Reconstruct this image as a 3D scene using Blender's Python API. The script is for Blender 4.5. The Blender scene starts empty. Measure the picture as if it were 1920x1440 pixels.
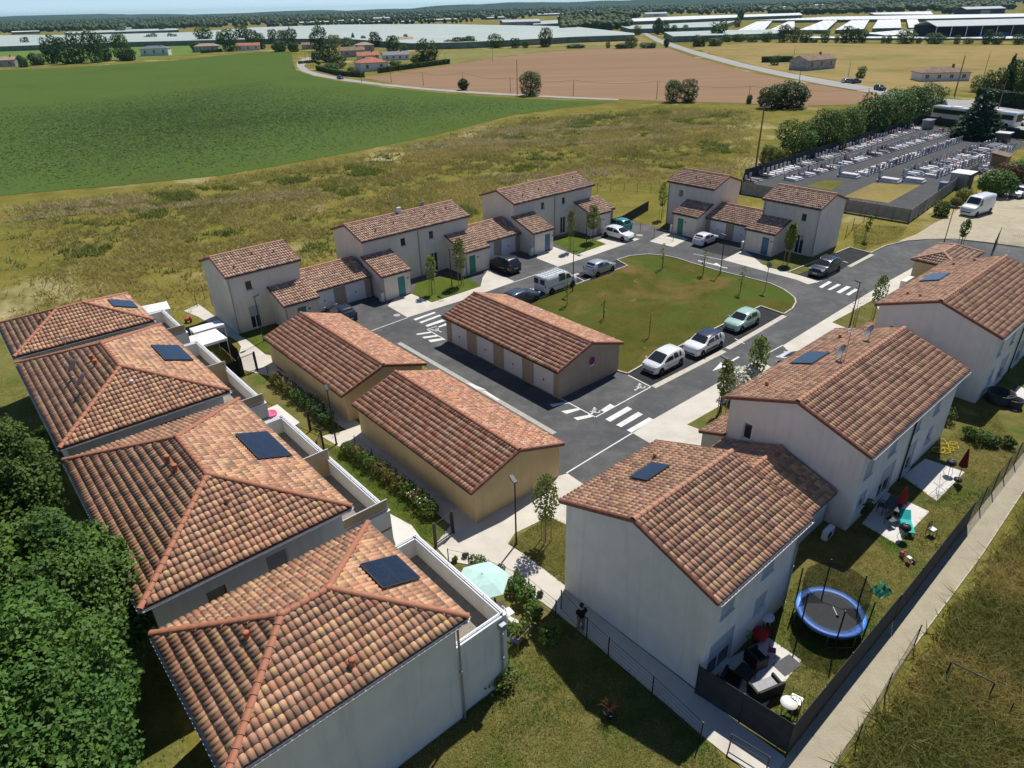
import bpy, math, random
import numpy as np
from mathutils import Matrix, Vector

# ------------------------------------------------------------------ camera, sky, sun, exposure
SC = bpy.context.scene
COL = SC.collection
CAM_H, FPX, PITCH, ROLL = 26.0, 1285.0, 0.504, 0.025
_cp, _sp, _cr, _sr = math.cos(PITCH), math.sin(PITCH), math.cos(ROLL), math.sin(ROLL)
_r = np.array([1, 0, 0.]); _d = np.array([0, -_sp, -_cp]); _f = np.array([0, _cp, -_sp])
CM = np.array([_cr * _r + _sr * _d, -_sr * _r + _cr * _d, _f])      # right, down, forward
cam_data = bpy.data.cameras.new('camera')
cam_data.sensor_width = 36.0
cam_data.lens = FPX / 1920 * 36
cam_data.clip_start = 0.5
cam_data.clip_end = 60000
cam = bpy.data.objects.new('camera', cam_data)
COL.objects.link(cam)
_rt, _up, _bk = CM[0], -CM[1], -CM[2]
cam.matrix_world = Matrix(((_rt[0], _up[0], _bk[0], 0), (_rt[1], _up[1], _bk[1], 0), (_rt[2], _up[2], _bk[2], CAM_H), (0, 0, 0, 1)))
SC.camera = cam

SUN_ELEV, SUN_AZ = math.radians(58.8), math.radians(60.3)            # azimuth from +X, counter-clockwise
to_sun = Vector((math.cos(SUN_ELEV) * math.cos(SUN_AZ), math.cos(SUN_ELEV) * math.sin(SUN_AZ), math.sin(SUN_ELEV)))
world = bpy.data.worlds.new('World'); SC.world = world; world.use_nodes = True
wn = world.node_tree.nodes; wl = world.node_tree.links
sky = wn.new('ShaderNodeTexSky'); sky.sky_type = 'NISHITA'; sky.sun_disc = False
sky.sun_elevation = SUN_ELEV; sky.sun_rotation = math.pi / 2 - SUN_AZ
sky.air_density = 0.5; sky.dust_density = 0.0; sky.ozone_density = 4.5; sky.altitude = 30
wl.new(sky.outputs[0], wn['Background'].inputs[0]); wn['Background'].inputs[1].default_value = 0.12
sd = bpy.data.lights.new('sun', 'SUN'); sd.energy = 5.0; sd.angle = math.radians(0.53); sd.color = (1.0, 0.955, 0.88)
sun = bpy.data.objects.new('sun', sd); COL.objects.link(sun)
sun.rotation_euler = to_sun.to_track_quat('Z', 'Y').to_euler(); sun.location = (40, 60, 120)
SC.view_settings.view_transform = 'Standard'; SC.view_settings.look = 'None'
SC.view_settings.exposure = 0.0; SC.view_settings.gamma = 1.0; SC.view_settings.use_curve_mapping = False
SC.render.engine = 'CYCLES'
SC.cycles.use_denoising = True
SC.cycles.max_bounces = 5; SC.cycles.diffuse_bounces = 3; SC.cycles.glossy_bounces = 2; SC.cycles.transmission_bounces = 3
SC.cycles.transparent_max_bounces = 6; SC.cycles.volume_bounces = 0
SC.cycles.use_adaptive_sampling = True

# ------------------------------------------------------------------ measuring: a pixel of the photograph to a point on a level or a wall
def G(x, y, z=0.0):
    d = CM.T @ np.array([(x - 960) / FPX, (y - 720) / FPX, 1.0]); t = (z - CAM_H) / d[2]
    return np.array([d[0] * t, d[1] * t, z])
def topz(x, y, base):
    d = CM.T @ np.array([(x - 960) / FPX, (y - 720) / FPX, 1.0])
    return CAM_H + d[2] * math.hypot(base[0], base[1]) / math.hypot(d[0], d[1])
def mperpx(p):
    return float(CM[2] @ (np.array([p[0], p[1], p[2] if len(p) > 2 else 0.0]) - [0, 0, CAM_H])) / FPX

# ------------------------------------------------------------------ objects
RNG = random.Random(11)
NPR = np.random.default_rng(5)
def link(o, parent=None):
    COL.objects.link(o)
    if parent is not None: o.parent = parent
    return o
def tag(o, label=None, cat=None, group=None, kind=None):
    if label: o['label'] = label
    if cat: o['category'] = cat
    if group: o['group'] = group
    if kind: o['kind'] = kind
    return o
def thing(name, label, cat, loc=(0, 0, 0), rz=0.0, group=None, scale=1.0):
    o = bpy.data.objects.new(name, None); o.empty_display_size = 0.3
    o.location = loc; o.rotation_euler = (0, 0, rz); o.scale = (scale,) * 3
    link(o); return tag(o, label, cat, group)
def inst(name, mesh, parent=None, loc=(0, 0, 0), rz=0.0, scale=None, mat4=None):
    o = bpy.data.objects.new(name, mesh)
    if mat4 is not None: o.matrix_basis = mat4
    else:
        o.location = loc; o.rotation_euler = (0, 0, rz)
        if scale is not None: o.scale = scale if hasattr(scale, '__len__') else (scale,) * 3
    return link(o, parent)
def copy_tree(o, parent=None, skip=()):
    c = o.copy(); COL.objects.link(c); c.parent = parent
    for ch in list(o.children): copy_tree(ch, c)
    return c

class MB:
    """collects polygons; build() links them as one mesh object"""
    def __init__(s): s.v = []; s.f = []; s.m = []; s.mats = []; s.sm = []
    def mat(s, m):
        if m not in s.mats: s.mats.append(m)
        return s.mats.index(m)
    def add(s, vs, fs, m, smooth=False):
        b = len(s.v); k = s.mat(m); s.v.extend([tuple(p) for p in vs])
        for f in fs: s.f.append([b + i for i in f]); s.m.append(k); s.sm.append(smooth)
        return s
    def box(s, x0, x1, y0, y1, z0, z1, m):
        vs = [(x0, y0, z0), (x1, y0, z0), (x1, y1, z0), (x0, y1, z0), (x0, y0, z1), (x1, y0, z1), (x1, y1, z1), (x0, y1, z1)]
        return s.add(vs, [(3, 2, 1, 0), (4, 5, 6, 7), (0, 1, 5, 4), (1, 2, 6, 5), (2, 3, 7, 6), (3, 0, 4, 7)], m)
    def cbox(s, c, size, m, rz=0.0, rx=0.0, ry=0.0, bev=0.0):
        R = (Matrix.Rotation(rz, 3, 'Z') @ Matrix.Rotation(ry, 3, 'Y') @ Matrix.Rotation(rx, 3, 'X'))
        hx, hy, hz = size[0] / 2, size[1] / 2, size[2] / 2
        if bev <= 0:
            vs = [(-hx, -hy, -hz), (hx, -hy, -hz), (hx, hy, -hz), (-hx, hy, -hz), (-hx, -hy, hz), (hx, -hy, hz), (hx, hy, hz), (-hx, hy, hz)]
            fs = [(3, 2, 1, 0), (4, 5, 6, 7), (0, 1, 5, 4), (1, 2, 6, 5), (2, 3, 7, 6), (3, 0, 4, 7)]
        else:
            b = min(bev, hx * .9, hy * .9, hz * .9); vs = []; fs = []
            def ring(z, i):
                x, y = hx - i, hy - i
                return [(-x, -y + b, z), (-x + b, -y, z), (x - b, -y, z), (x, -y + b, z), (x, y - b, z), (x - b, y, z), (-x + b, y, z), (-x, y - b, z)]
            for z, i in ((-hz, b * .6), (-hz + b, 0), (hz - b, 0), (hz, b * .6)): vs += ring(z, i)
            for r in range(3):
                for k in range(8): fs.append((r * 8 + k, r * 8 + (k + 1) % 8, r * 8 + 8 + (k + 1) % 8, r * 8 + 8 + k))
            fs.append(tuple(range(7, -1, -1))); fs.append(tuple(range(24, 32)))
        vs = [tuple(R @ Vector(v) + Vector(c)) for v in vs]
        return s.add(vs, fs, m)
    def prism(s, poly, z0, z1, m, top=None):
        n = len(poly); vs = [(p[0], p[1], z0) for p in poly] + [(p[0], p[1], z1) for p in poly]
        a = sum(poly[i][0] * poly[(i + 1) % n][1] - poly[(i + 1) % n][0] * poly[i][1] for i in range(n))
        idx = list(range(n)) if a > 0 else list(range(n - 1, -1, -1))
        fs = [tuple(n + i for i in idx)]
        for k in range(n): i, j = idx[k], idx[(k + 1) % n]; fs.append((i, j, n + j, n + i))
        return s.add(vs, fs, m)
    def tube(s, p0, p1, r0, m, r1=None, n=8, caps=True, smooth=True):
        r1 = r0 if r1 is None else r1
        a, b = Vector(p0), Vector(p1); d = (b - a)
        if d.length < 1e-6: return s
        d.normalize(); u = d.orthogonal().normalized(); w = d.cross(u)
        vs = []
        for p, r in ((a, r0), (b, r1)):
            for k in range(n):
                t = 2 * math.pi * k / n; vs.append(tuple(p + u * (r * math.cos(t)) + w * (r * math.sin(t))))
        fs = [(k, (k + 1) % n, n + (k + 1) % n, n + k) for k in range(n)]
        s.add(vs, fs, m, smooth)
        if caps: s.add(vs, [tuple(range(n - 1, -1, -1)), tuple(range(n, 2 * n))], m)
        return s
    def path(s, pts, r, m, n=6):
        for a, b in zip(pts[:-1], pts[1:]): s.tube(a, b, r, m, n=n, caps=True)
        return s
    def lathe(s, prof, m, n=16, c=(0, 0, 0), smooth=True, sx=1.0, sy=1.0, caps=True):
        vs = []
        for r, z in prof:
            for k in range(n):
                t = 2 * math.pi * k / n; vs.append((c[0] + sx * r * math.cos(t), c[1] + sy * r * math.sin(t), c[2] + z))
        fs = []
        for i in range(len(prof) - 1):
            for k in range(n): fs.append((i * n + k, i * n + (k + 1) % n, (i + 1) * n + (k + 1) % n, (i + 1) * n + k))
        s.add(vs, fs, m, smooth)
        if caps and prof[0][0] > 1e-4: s.add(vs[:n], [tuple(range(n - 1, -1, -1))], m)
        if caps and prof[-1][0] > 1e-4: s.add(vs[-n:], [tuple(range(n))], m)
        return s
    def ball(s, c, r, m, n=10, sz=1.0):
        k = n // 2; return s.lathe([(max(r * math.sin(math.pi * i / k), 1e-5), -r * sz * math.cos(math.pi * i / k)) for i in range(k + 1)], m, n, c)
    def build(s, name, parent=None, loc=None, rz=0.0):
        return inst(name, s.mesh(name), parent, loc or (0, 0, 0), rz)
    def mesh(s, name):
        me = bpy.data.meshes.new(name); me.from_pydata(s.v, [], s.f)
        for m in s.mats: me.materials.append(m)
        me.polygons.foreach_set('material_index', s.m); me.polygons.foreach_set('use_smooth', s.sm)
        me.update(); return me

def np_mesh(name, verts, faces_flat, nside, mat, attrs=None, smooth=False):
    """fast mesh: verts (N,3), faces (M,nside)"""
    me = bpy.data.meshes.new(name); V = np.ascontiguousarray(verts, dtype=np.float32); F = np.ascontiguousarray(faces_flat, dtype=np.int32).reshape(-1, nside)
    me.vertices.add(len(V)); me.vertices.foreach_set('co', V.ravel())
    me.loops.add(F.size); me.loops.foreach_set('vertex_index', F.ravel())
    me.polygons.add(len(F)); me.polygons.foreach_set('loop_start', np.arange(0, F.size, nside, dtype=np.int32))
    if smooth: me.polygons.foreach_set('use_smooth', np.ones(len(F), dtype=bool))
    me.materials.append(mat); me.update(calc_edges=True)
    for k, a in (attrs or {}).items():
        at = me.color_attributes.new(k, 'FLOAT_COLOR', 'POINT'); c = np.ones((len(V), 4), np.float32); c[:, :a.shape[1]] = a
        at.data.foreach_set('color', c.ravel())
    return me
# ------------------------------------------------------------------ materials (all procedural)
class NT:
    def __init__(s, name):
        s.m = bpy.data.materials.new(name); s.m.use_nodes = True; s.t = s.m.node_tree; s.n = s.t.nodes; s.l = s.t.links
        s.bsdf = s.n['Principled BSDF']; s.out = s.n['Material Output']
    def new(s, k, **kw):
        x = s.n.new('ShaderNode' + k)
        for a, b in kw.items(): setattr(x, a, b)
        return x
    def put(s, x, i, v):
        if isinstance(v, bpy.types.NodeSocket): s.l.new(v, x.inputs[i])
        else: x.inputs[i].default_value = v
        return x
    def coord(s, kind='Object'): return s.new('TexCoord').outputs[kind]
    def map(s, vec, scale=(1, 1, 1), rot=(0, 0, 0), loc=(0, 0, 0)):
        x = s.new('Mapping'); s.l.new(vec, x.inputs[0]); x.inputs['Scale'].default_value = scale; x.inputs['Rotation'].default_value = rot; x.inputs['Location'].default_value = loc
        return x.outputs[0]
    def noise(s, vec, scale, detail=4, rough=.55, dist=0.0):
        x = s.new('TexNoise'); s.l.new(vec, x.inputs['Vector']); x.inputs['Scale'].default_value = scale; x.inputs['Detail'].default_value = detail
        x.inputs['Roughness'].default_value = rough; x.inputs['Distortion'].default_value = dist; return x.outputs['Fac']
    def ramp(s, fac, stops):
        x = s.new('ValToRGB'); s.l.new(fac, x.inputs[0]); e = x.color_ramp.elements
        e[0].position, e[0].color = stops[0][0], (*c3(stops[0][1]), 1); e[1].position, e[1].color = stops[-1][0], (*c3(stops[-1][1]), 1)
        for p, c in stops[1:-1]: q = e.new(p); q.color = (*c3(c), 1)
        return x.outputs[0]
    def mix(s, fac, a, b, mode='MIX'):
        x = s.new('MixRGB', blend_type=mode); s.put(x, 0, fac)
        s.put(x, 1, a if isinstance(a, bpy.types.NodeSocket) else (*c3(a), 1)); s.put(x, 2, b if isinstance(b, bpy.types.NodeSocket) else (*c3(b), 1)); return x.outputs[0]
    def math(s, op, a, b=0.0, c=0.0, clamp=False):
        x = s.new('Math', operation=op, use_clamp=clamp); s.put(x, 0, a); s.put(x, 1, b)
        if op in ('MULTIPLY_ADD', 'SMOOTH_MIN'): s.put(x, 2, c)
        return x.outputs[0]
    def bump(s, h, strength=.3, dist=.02):
        x = s.new('Bump'); s.l.new(h, x.inputs['Height']); x.inputs['Strength'].default_value = strength; x.inputs['Distance'].default_value = dist
        s.l.new(x.outputs[0], s.bsdf.inputs['Normal']); return x
    def fin(s, col=None, rough=.8, spec=None, metal=None):
        if col is not None: s.put(s.bsdf, 'Base Color', col if isinstance(col, bpy.types.NodeSocket) else (*c3(col), 1))
        s.put(s.bsdf, 'Roughness', rough)
        if spec is not None: s.bsdf.inputs['Specular IOR Level'].default_value = spec
        if metal is not None: s.bsdf.inputs['Metallic'].default_value = metal
        return s.m
def c3(c): return c if hasattr(c, '__len__') else (c, c, c)
def scl(c, k): return tuple(min(1, x * k) for x in c3(c))

def plain(name, col, rough=.6, spec=.3, metal=0.0, var=.12, scale=6.0):
    t = NT(name); f = t.noise(t.coord(), scale, 3)
    return t.fin(t.ramp(f, [(.3, scl(col, 1 - var)), (.7, scl(col, 1 + var))]), rough, spec, metal)
def stucco(name, col):
    t = NT(name); c = t.coord(); f = t.noise(c, 1.1, 4); g = t.noise(c, 60, 2); st = t.noise(t.map(c, (2.2, 2.2, .22)), 1.2, 4)
    a = t.ramp(f, [(.3, scl(col, .94)), (.7, scl(col, 1.04))]); b = t.mix(t.math('MULTIPLY', t.math('SUBTRACT', st, .5, clamp=True), 2.2, clamp=True), a, scl(col, .78))
    h = t.math('ADD', t.math('MULTIPLY', g, 1.0), t.math('MULTIPLY', f, .5))
    t.bump(h, .35, .01); return t.fin(b, .92, .15)
M = {}
M['cream'] = stucco('cream_render', (.75, .69, .585))
M['white_render'] = stucco('white_render', (.74, .715, .66))
M['tan'] = stucco('tan_render', (.60, .455, .255))
M['taupe'] = stucco('taupe_render', (.40, .33, .25))
M['white'] = plain('white_coat', (.78, .78, .77), .45, .4, var=.04)
M['white_metal'] = plain('white_metal', (.75, .76, .78), .35, .5, var=.04)
M['plastic_white'] = plain('white_plastic', (.8, .8, .78), .4, .4, var=.03)
M['tent'] = plain('tent_fabric', (.82, .82, .82), .8, .2, var=.03)
M['shutter'] = plain('roller_shutter', (.42, .45, .50), .5, .4, var=.05)
M['zinc'] = plain('zinc', (.33, .35, .37), .45, .5, .5)
M['zinc_pale'] = plain('pale_gutter', (.52, .52, .50), .5, .4, .1)
M['dark'] = plain('dark_metal', (.022, .024, .027), .5, .4)
M['antra'] = plain('anthracite_frame', (.05, .055, .06), .5, .4)
M['rust'] = plain('rusty_post', (.16, .09, .05), .8, .2)
M['rubber'] = plain('rubber', (.018, .018, .018), .8, .2)
M['black_fabric'] = plain('black_fabric', (.012, .012, .013), .9, .1)
M['wicker'] = plain('dark_wicker', (.025, .022, .022), .7, .3, scale=60)
M['grey_cushion'] = plain('grey_cushion', (.36, .36, .37), .9, .1)
M['wood'] = plain('wood', (.24, .16, .09), .75, .25, scale=14)
M['wood_pale'] = plain('pale_stake', (.42, .31, .19), .8, .2, scale=14)
M['screen_tan'] = plain('tan_screen', (.42, .31, .17), .6, .3, var=.06)
M['teal'] = plain('teal_door', (.045, .22, .23), .45, .4, var=.05)
M['green_door'] = plain('green_door', (.04, .22, .15), .45, .4, var=.05)
M['blue_door'] = plain('blue_door', (.06, .17, .27), .45, .4, var=.05)
M['grey_door'] = plain('grey_door', (.26, .27, .28), .45, .4, var=.05)
M['clay'] = plain('clay_pipe', (.46, .17, .085), .75, .25, var=.2)
M['pot'] = plain('clay_pot', (.35, .13, .09), .7, .3)
t = NT('road_paint'); c = t.coord(); M['white_paint'] = t.fin(t.mix(t.math('MULTIPLY', t.math('SUBTRACT', t.noise(c, 5, 5, .7), .56, clamp=True), 5.0, clamp=True), t.ramp(t.noise(c, 1.2, 3), [(.3, (.62, .62, .60)), (.7, (.76, .76, .74))]), (.22, .22, .215)), .75, .15)
M['kerb'] = plain('kerb_concrete', (.52, .48, .41), .85, .2, var=.14, scale=3)
M['gutter_slab'] = plain('gutter_slab', (.40, .39, .35), .85, .2, var=.14, scale=4)
M['red'] = plain('red_cloth', (.42, .03, .025), .8, .2)
M['darkred'] = plain('dark_red_cloth', (.13, .012, .014), .85, .2)
M['mint'] = plain('mint_cloth', (.47, .68, .62), .8, .2, var=.05)
M['turquoise'] = plain('turquoise_cloth', (.03, .42, .40), .8, .2)
M['green_cover'] = plain('green_cover', (.02, .14, .085), .5, .4)
M['green_plastic'] = plain('green_plastic', (.08, .35, .05), .4, .4)
M['magenta'] = plain('magenta_plastic', (.30, .015, .12), .4, .4)
M['pink'] = plain('pink_plastic', (.68, .13, .28), .45, .4)
M['yellow'] = plain('yellow_hose', (.75, .58, .03), .5, .4)
M['blue_pad'] = plain('blue_pad', (.055, .22, .72), .4, .45, var=.35, scale=9)
M['blue_plastic'] = plain('blue_plastic', (.03, .10, .42), .45, .4)
M['tramp_bed'] = plain('trampoline_bed', (.085, .088, .093), .75, .3)
M['bin'] = plain('bin_plastic', (.19, .24, .31), .5, .4)
M['steel'] = plain('steel', (.42, .43, .44), .35, .5, .8)
M['dish'] = plain('dish_grey', (.30, .30, .31), .5, .4)
M['skin'] = plain('skin', (.42, .25, .18), .6, .3, var=.05)
M['hair'] = plain('hair', (.015, .012, .01), .7, .3)
M['shirt'] = plain('black_shirt', (.014, .014, .016), .9, .1)
M['trousers'] = plain('grey_trousers', (.17, .155, .14), .9, .1)
M['bark'] = plain('bark', (.11, .085, .062), .9, .1, var=.3, scale=5)
M['twig'] = plain('dry_twig', (.17, .09, .045), .9, .1, var=.3)
M['granite_grey'] = plain('grey_granite', (.30, .31, .33), .3, .5, var=.15, scale=12)
M['granite_black'] = plain('black_granite', (.045, .048, .055), .2, .5, var=.2, scale=12)
M['granite_pink'] = plain('pink_granite', (.36, .22, .19), .3, .5, var=.2, scale=12)
M['stone_white'] = plain('pale_gravestone', (.60, .60, .60), .6, .3, var=.12, scale=6)
M['panelwall'] = plain('concrete_panel', (.30, .29, .27), .9, .15, var=.22, scale=1.4)
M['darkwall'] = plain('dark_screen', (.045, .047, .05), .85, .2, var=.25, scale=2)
M['old_wall'] = plain('old_wall', (.42, .40, .36), .9, .15, var=.25, scale=.8)
M['old_roof'] = plain('old_roof', (.24, .17, .125), .9, .15, var=.3, scale=.9)
M['red_roof'] = plain('red_far_roof', (.42, .17, .11), .9, .15, var=.25, scale=.9)
M['buff_roof'] = plain('buff_far_roof', (.40, .29, .21), .9, .15, var=.25, scale=.9)
M['slate_roof'] = plain('slate_roof', (.15, .16, .19), .6, .3, var=.2, scale=.9)
M['shed_dark'] = plain('shed_dark', (.05, .06, .075), .7, .3)
M['shed_roof'] = plain('shed_roof', (.40, .43, .45), .55, .4, var=.08, scale=.2)
M['plastic_sheet'] = plain('plastic_sheet', (.72, .74, .74), .45, .4, var=.08, scale=.05)
M['paper'] = plain('notice_paper', (.7, .7, .68), .8, .2)
M['sign_blue'] = plain('sign_blue', (.05, .05, .34), .5, .4)
M['sign_red'] = plain('sign_red', (.50, .03, .04), .5, .4)
M['flower_pink'] = plain('flower_pink', (.55, .12, .18), .8, .2, var=.4, scale=20)
M['flower_white'] = plain('flower_white', (.72, .71, .62), .8, .2, var=.1, scale=20)
M['chrome_plate'] = plain('number_plate', (.62, .62, .58), .5, .4)
M['lamp_red'] = plain('tail_lamp', (.30, .012, .012), .2, .5)
M['lamp_clear'] = plain('head_lamp', (.55, .57, .60), .12, .6)

def glass(name, col=(.03, .035, .04)):
    t = NT(name); return t.fin(col, .06, .8)
M['glass'] = glass('window_glass'); M['car_glass'] = glass('car_glass', (.022, .027, .032)); M['green_glass'] = glass('tinted_van_glass', (.04, .10, .075))
def paint(name, col, rough=.28, metal=0.0):
    t = NT(name); t.bsdf.inputs['Coat Weight'].default_value = .6; t.bsdf.inputs['Coat Roughness'].default_value = .08
    f = t.noise(t.coord(), 3, 3); return t.fin(t.ramp(f, [(.3, scl(col, .94)), (.7, scl(col, 1.05))]), rough, .5, metal)
M['car_white'] = paint('car_white', (.76, .77, .78)); M['car_silver'] = paint('car_silver', (.46, .48, .50), .3, .4); M['car_black'] = paint('car_black', (.012, .013, .016))
M['car_navy'] = paint('car_navy', (.013, .018, .033)); M['car_mint'] = paint('car_mint', (.36, .55, .47)); M['car_teal'] = paint('car_teal', (.03, .26, .25)); M['car_slate'] = paint('car_slate', (.06, .085, .12), .3, .3)
M['van_white'] = paint('van_white', (.68, .69, .68), .4)
M['car_roofnavy'] = paint('car_roof_navy', (.025, .032, .065))

# solar panel: dark cells with thin pale grid
t = NT('solar_cells'); c = t.coord(); b = t.new('TexBrick'); t.l.new(t.map(c, (1, 1, 1)), b.inputs[0]); b.offset = 0; b.inputs['Scale'].default_value = 1.0
b.inputs['Brick Width'].default_value = .166; b.inputs['Row Height'].default_value = .166; b.inputs['Mortar Size'].default_value = .0035; b.inputs['Mortar Smooth'].default_value = .4
b.inputs['Color1'].default_value = (.014, .021, .036, 1); b.inputs['Color2'].default_value = (.018, .026, .042, 1); b.inputs['Mortar'].default_value = (.045, .055, .07, 1)
M['solar'] = t.fin(b.outputs[0], .12, .6)

# roof tiles: colour by tile (object random, or the 'tl' attribute in the joined field), ends fired darker / ochre
def tiles(name, stops, flame, flame_amt, spot=0.0, dirt=.35):
    t = NT(name); at = t.new('Attribute', attribute_name='tl'); sp = t.new('SeparateColor'); t.l.new(at.outputs['Color'], sp.inputs[0])
    oi = t.new('ObjectInfo'); rnd = t.math('MULTIPLY_ADD', t.math('SUBTRACT', sp.outputs[0], oi.outputs['Random']), sp.outputs[2], oi.outputs['Random'])
    r2 = t.math('FRACT', t.math('MULTIPLY', rnd, 17.31)); r3 = t.math('FRACT', t.math('MULTIPLY', rnd, 91.7))
    base = t.ramp(rnd, stops); vv = sp.outputs[1]
    geo = t.new('NewGeometry').outputs['Position']; n1 = t.noise(geo, 7, 4)
    # ochre flame on the middle of some tiles, smoky upper end
    sel = t.math('LESS_THAN', r2, flame_amt); mid = t.math('MULTIPLY_ADD', vv, 1.2, .15, clamp=True)
    c1 = t.mix(t.math('MULTIPLY', sel, t.math('MULTIPLY', mid, .85)), base, flame)
    smoke = t.math('MULTIPLY', t.math('LESS_THAN', r3, .62), t.math('MULTIPLY', t.math('SUBTRACT', .62, vv, clamp=True), 1.5))
    c2 = t.mix(t.math('MULTIPLY', smoke, .85), c1, (.15, .115, .088))
    c3_ = t.mix(t.math('MULTIPLY', t.math('SUBTRACT', n1, .45, clamp=True), dirt * 2.2), c2, (.20, .125, .09))
    lf_ = t.noise(geo, .55, 4, .6); c3_ = t.mix(t.math('MULTIPLY', t.math('SUBTRACT', lf_, .5, clamp=True), 1.6, clamp=True), c3_, t.mix(.5, c3_, (.25, .19, .15))); c3_ = t.mix(t.math('MULTIPLY', t.math('SUBTRACT', .47, lf_, clamp=True), 2.0, clamp=True), c3_, t.mix(.5, c3_, (.62, .36, .24)))
    if spot > 0:
        s2 = t.math('MULTIPLY', t.math('LESS_THAN', t.math('FRACT', t.math('MULTIPLY', rnd, 233.7)), spot), t.math('GREATER_THAN', t.noise(geo, 9, 2), .5))
        c3_ = t.mix(t.math('MULTIPLY', s2, .6), c3_, (.62, .5, .42))
    t.bump(t.noise(geo, 40, 3), .25, .006); return t.fin(c3_, .62, .35)
M['tile_l'] = tiles('roof_tile_flamed', [(0, (0.307, 0.164, 0.099)), (.3, (0.473, 0.230, 0.129)), (.6, (0.587, 0.308, 0.175)), (.85, (0.664, 0.393, 0.222)), (1, (0.435, 0.242, 0.146))], (.64, .41, .18), .14)
M['tile_g'] = tiles('roof_tile_red', [(0, (0.371, 0.160, 0.094)), (.35, (0.514, 0.227, 0.128)), (.7, (0.598, 0.289, 0.166)), (1, (0.670, 0.381, 0.228))], (.52, .31, .17), .15, spot=.09, dirt=.25)
M['tile_r'] = tiles('roof_tile_brown', [(0, (0.261, 0.140, 0.091)), (.3, (0.404, 0.207, 0.124)), (.65, (0.498, 0.267, 0.161)), (1, (0.593, 0.365, 0.215))], (.50, .32, .15), .16)
M['tile_h'] = tiles('roof_tile_buff', [(0, (0.302, 0.167, 0.117)), (.3, (0.465, 0.257, 0.172)), (.65, (0.581, 0.352, 0.234)), (1, (0.721, 0.501, 0.333))], (.56, .39, .24), .22)
M['cap'] = plain('ridge_tile_clay', (.42, .17, .095), .65, .35, var=.22, scale=2.5)
M['cap_r'] = plain('ridge_tile_pale', (.46, .23, .14), .65, .35, var=.2, scale=2.5)
M['verge'] = plain('verge_tile_clay', (.20, .085, .058), .75, .3, var=.25, scale=4)
M['batten'] = plain('roof_deck', (.12, .06, .045), .9, .1)

# foliage: colour varies leaf by leaf ('lf' attribute), some light comes through
def leafmat(name, dark, light, accent=None, trans=.28):
    t = NT(name); at = t.new('Attribute', attribute_name='lf'); sp = t.new('SeparateColor'); t.l.new(at.outputs['Color'], sp.inputs[0])
    oi = t.new('ObjectInfo'); col = t.ramp(sp.outputs[0], [(0, dark), (1, light)])
    if accent: col = t.mix(t.math('GREATER_THAN', sp.outputs[1], .93), col, accent)
    hs = t.new('HueSaturation'); t.put(hs, 'Value', t.math('MULTIPLY_ADD', oi.outputs['Random'], .3, .85)); t.l.new(col, hs.inputs['Color'])
    t.put(hs, 'Hue', t.math('MULTIPLY_ADD', oi.outputs['Random'], .03, .485))
    t.fin(hs.outputs[0], .6, .25); tr = t.new('BsdfTranslucent'); t.l.new(hs.outputs[0], tr.inputs[0])
    mx = t.new('MixShader'); mx.inputs[0].default_value = trans; t.l.new(t.bsdf.outputs[0], mx.inputs[1]); t.l.new(tr.outputs[0], mx.inputs[2]); t.l.new(mx.outputs[0], t.out.inputs[0])
    return t.m
M['oak'] = leafmat('oak_leaf', (.05, .11, .02), (.13, .22, .04))
M['leaf_dark'] = leafmat('leaf_dark', (.036, .08, .016), (.09, .155, .028))
M['leaf_mid'] = leafmat('leaf_mid', (.06, .12, .019), (.13, .20, .036))
M['leaf_light'] = leafmat('leaf_light', (.13, .19, .04), (.27, .30, .075), trans=.4)
M['leaf_olive'] = leafmat('leaf_olive', (.10, .11, .025), (.20, .19, .055), (.35, .22, .05))
M['leaf_yellow'] = leafmat('leaf_yellow', (.17, .18, .02), (.34, .33, .05))
M['leaf_rust'] = leafmat('leaf_rust', (.13, .06, .025), (.22, .11, .04))
M['leaf_blossom'] = leafmat('leaf_blossom', (.55, .55, .44), (.8, .79, .68), trans=.1)
M['needle'] = leafmat('conifer_leaf', (.018, .045, .018), (.04, .085, .03))
M['grass_blade'] = leafmat('grass_blade', (.16, .175, .032), (.47, .385, .125), (.55, .47, .26), trans=.45)
M['straw_blade'] = leafmat('straw_blade', (.42, .36, .17), (.66, .58, .33), trans=.4)
M['grass_green'] = leafmat('green_grass_blade', (.095, .15, .027), (.22, .24, .05), trans=.45)
M['maize'] = leafmat('crop_leaf', (.085, .14, .036), (.165, .23, .065), trans=.45)

# ground sheets
def ground(name, cols, s1=.08, s2=.6, s3=9.0, bump=.6, rough=.95, streak=None, patch=None, fine=.5):
    """cols: dark, mid, light; three scales of patchiness"""
    t = NT(name); c = t.coord(); p = c
    if streak: p = t.map(c, streak[1], (0, 0, streak[0]))
    a = t.noise(p, s1, 5, .6, .3); b = t.noise(p, s2, 5, .6); d = t.noise(c, s3, 4, .7)
    f = t.math('ADD', t.math('MULTIPLY', a, .45), t.math('MULTIPLY', b, .55))
    f2 = t.math('ADD', t.math('MULTIPLY', f, 1.0), t.math('MULTIPLY', t.math('SUBTRACT', d, .5), fine))
    col = t.ramp(f2, [(.28, cols[0]), (.5, cols[1]), (.72, cols[2])])
    if patch:
        for pc, sc_, lo, hi, seed in patch:
            q = t.noise(t.map(c, loc=(seed, seed * .7, 0)), sc_, 5, .62, .4); k = t.math('MULTIPLY', t.math('SUBTRACT', q, lo, clamp=True), 1 / (hi - lo), clamp=True)
            col = t.mix(k, col, pc)
    t.bump(t.math('ADD', t.math('MULTIPLY', d, .7), t.math('MULTIPLY', b, .6)), bump, .12); return t.fin(col, rough, .02)
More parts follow.
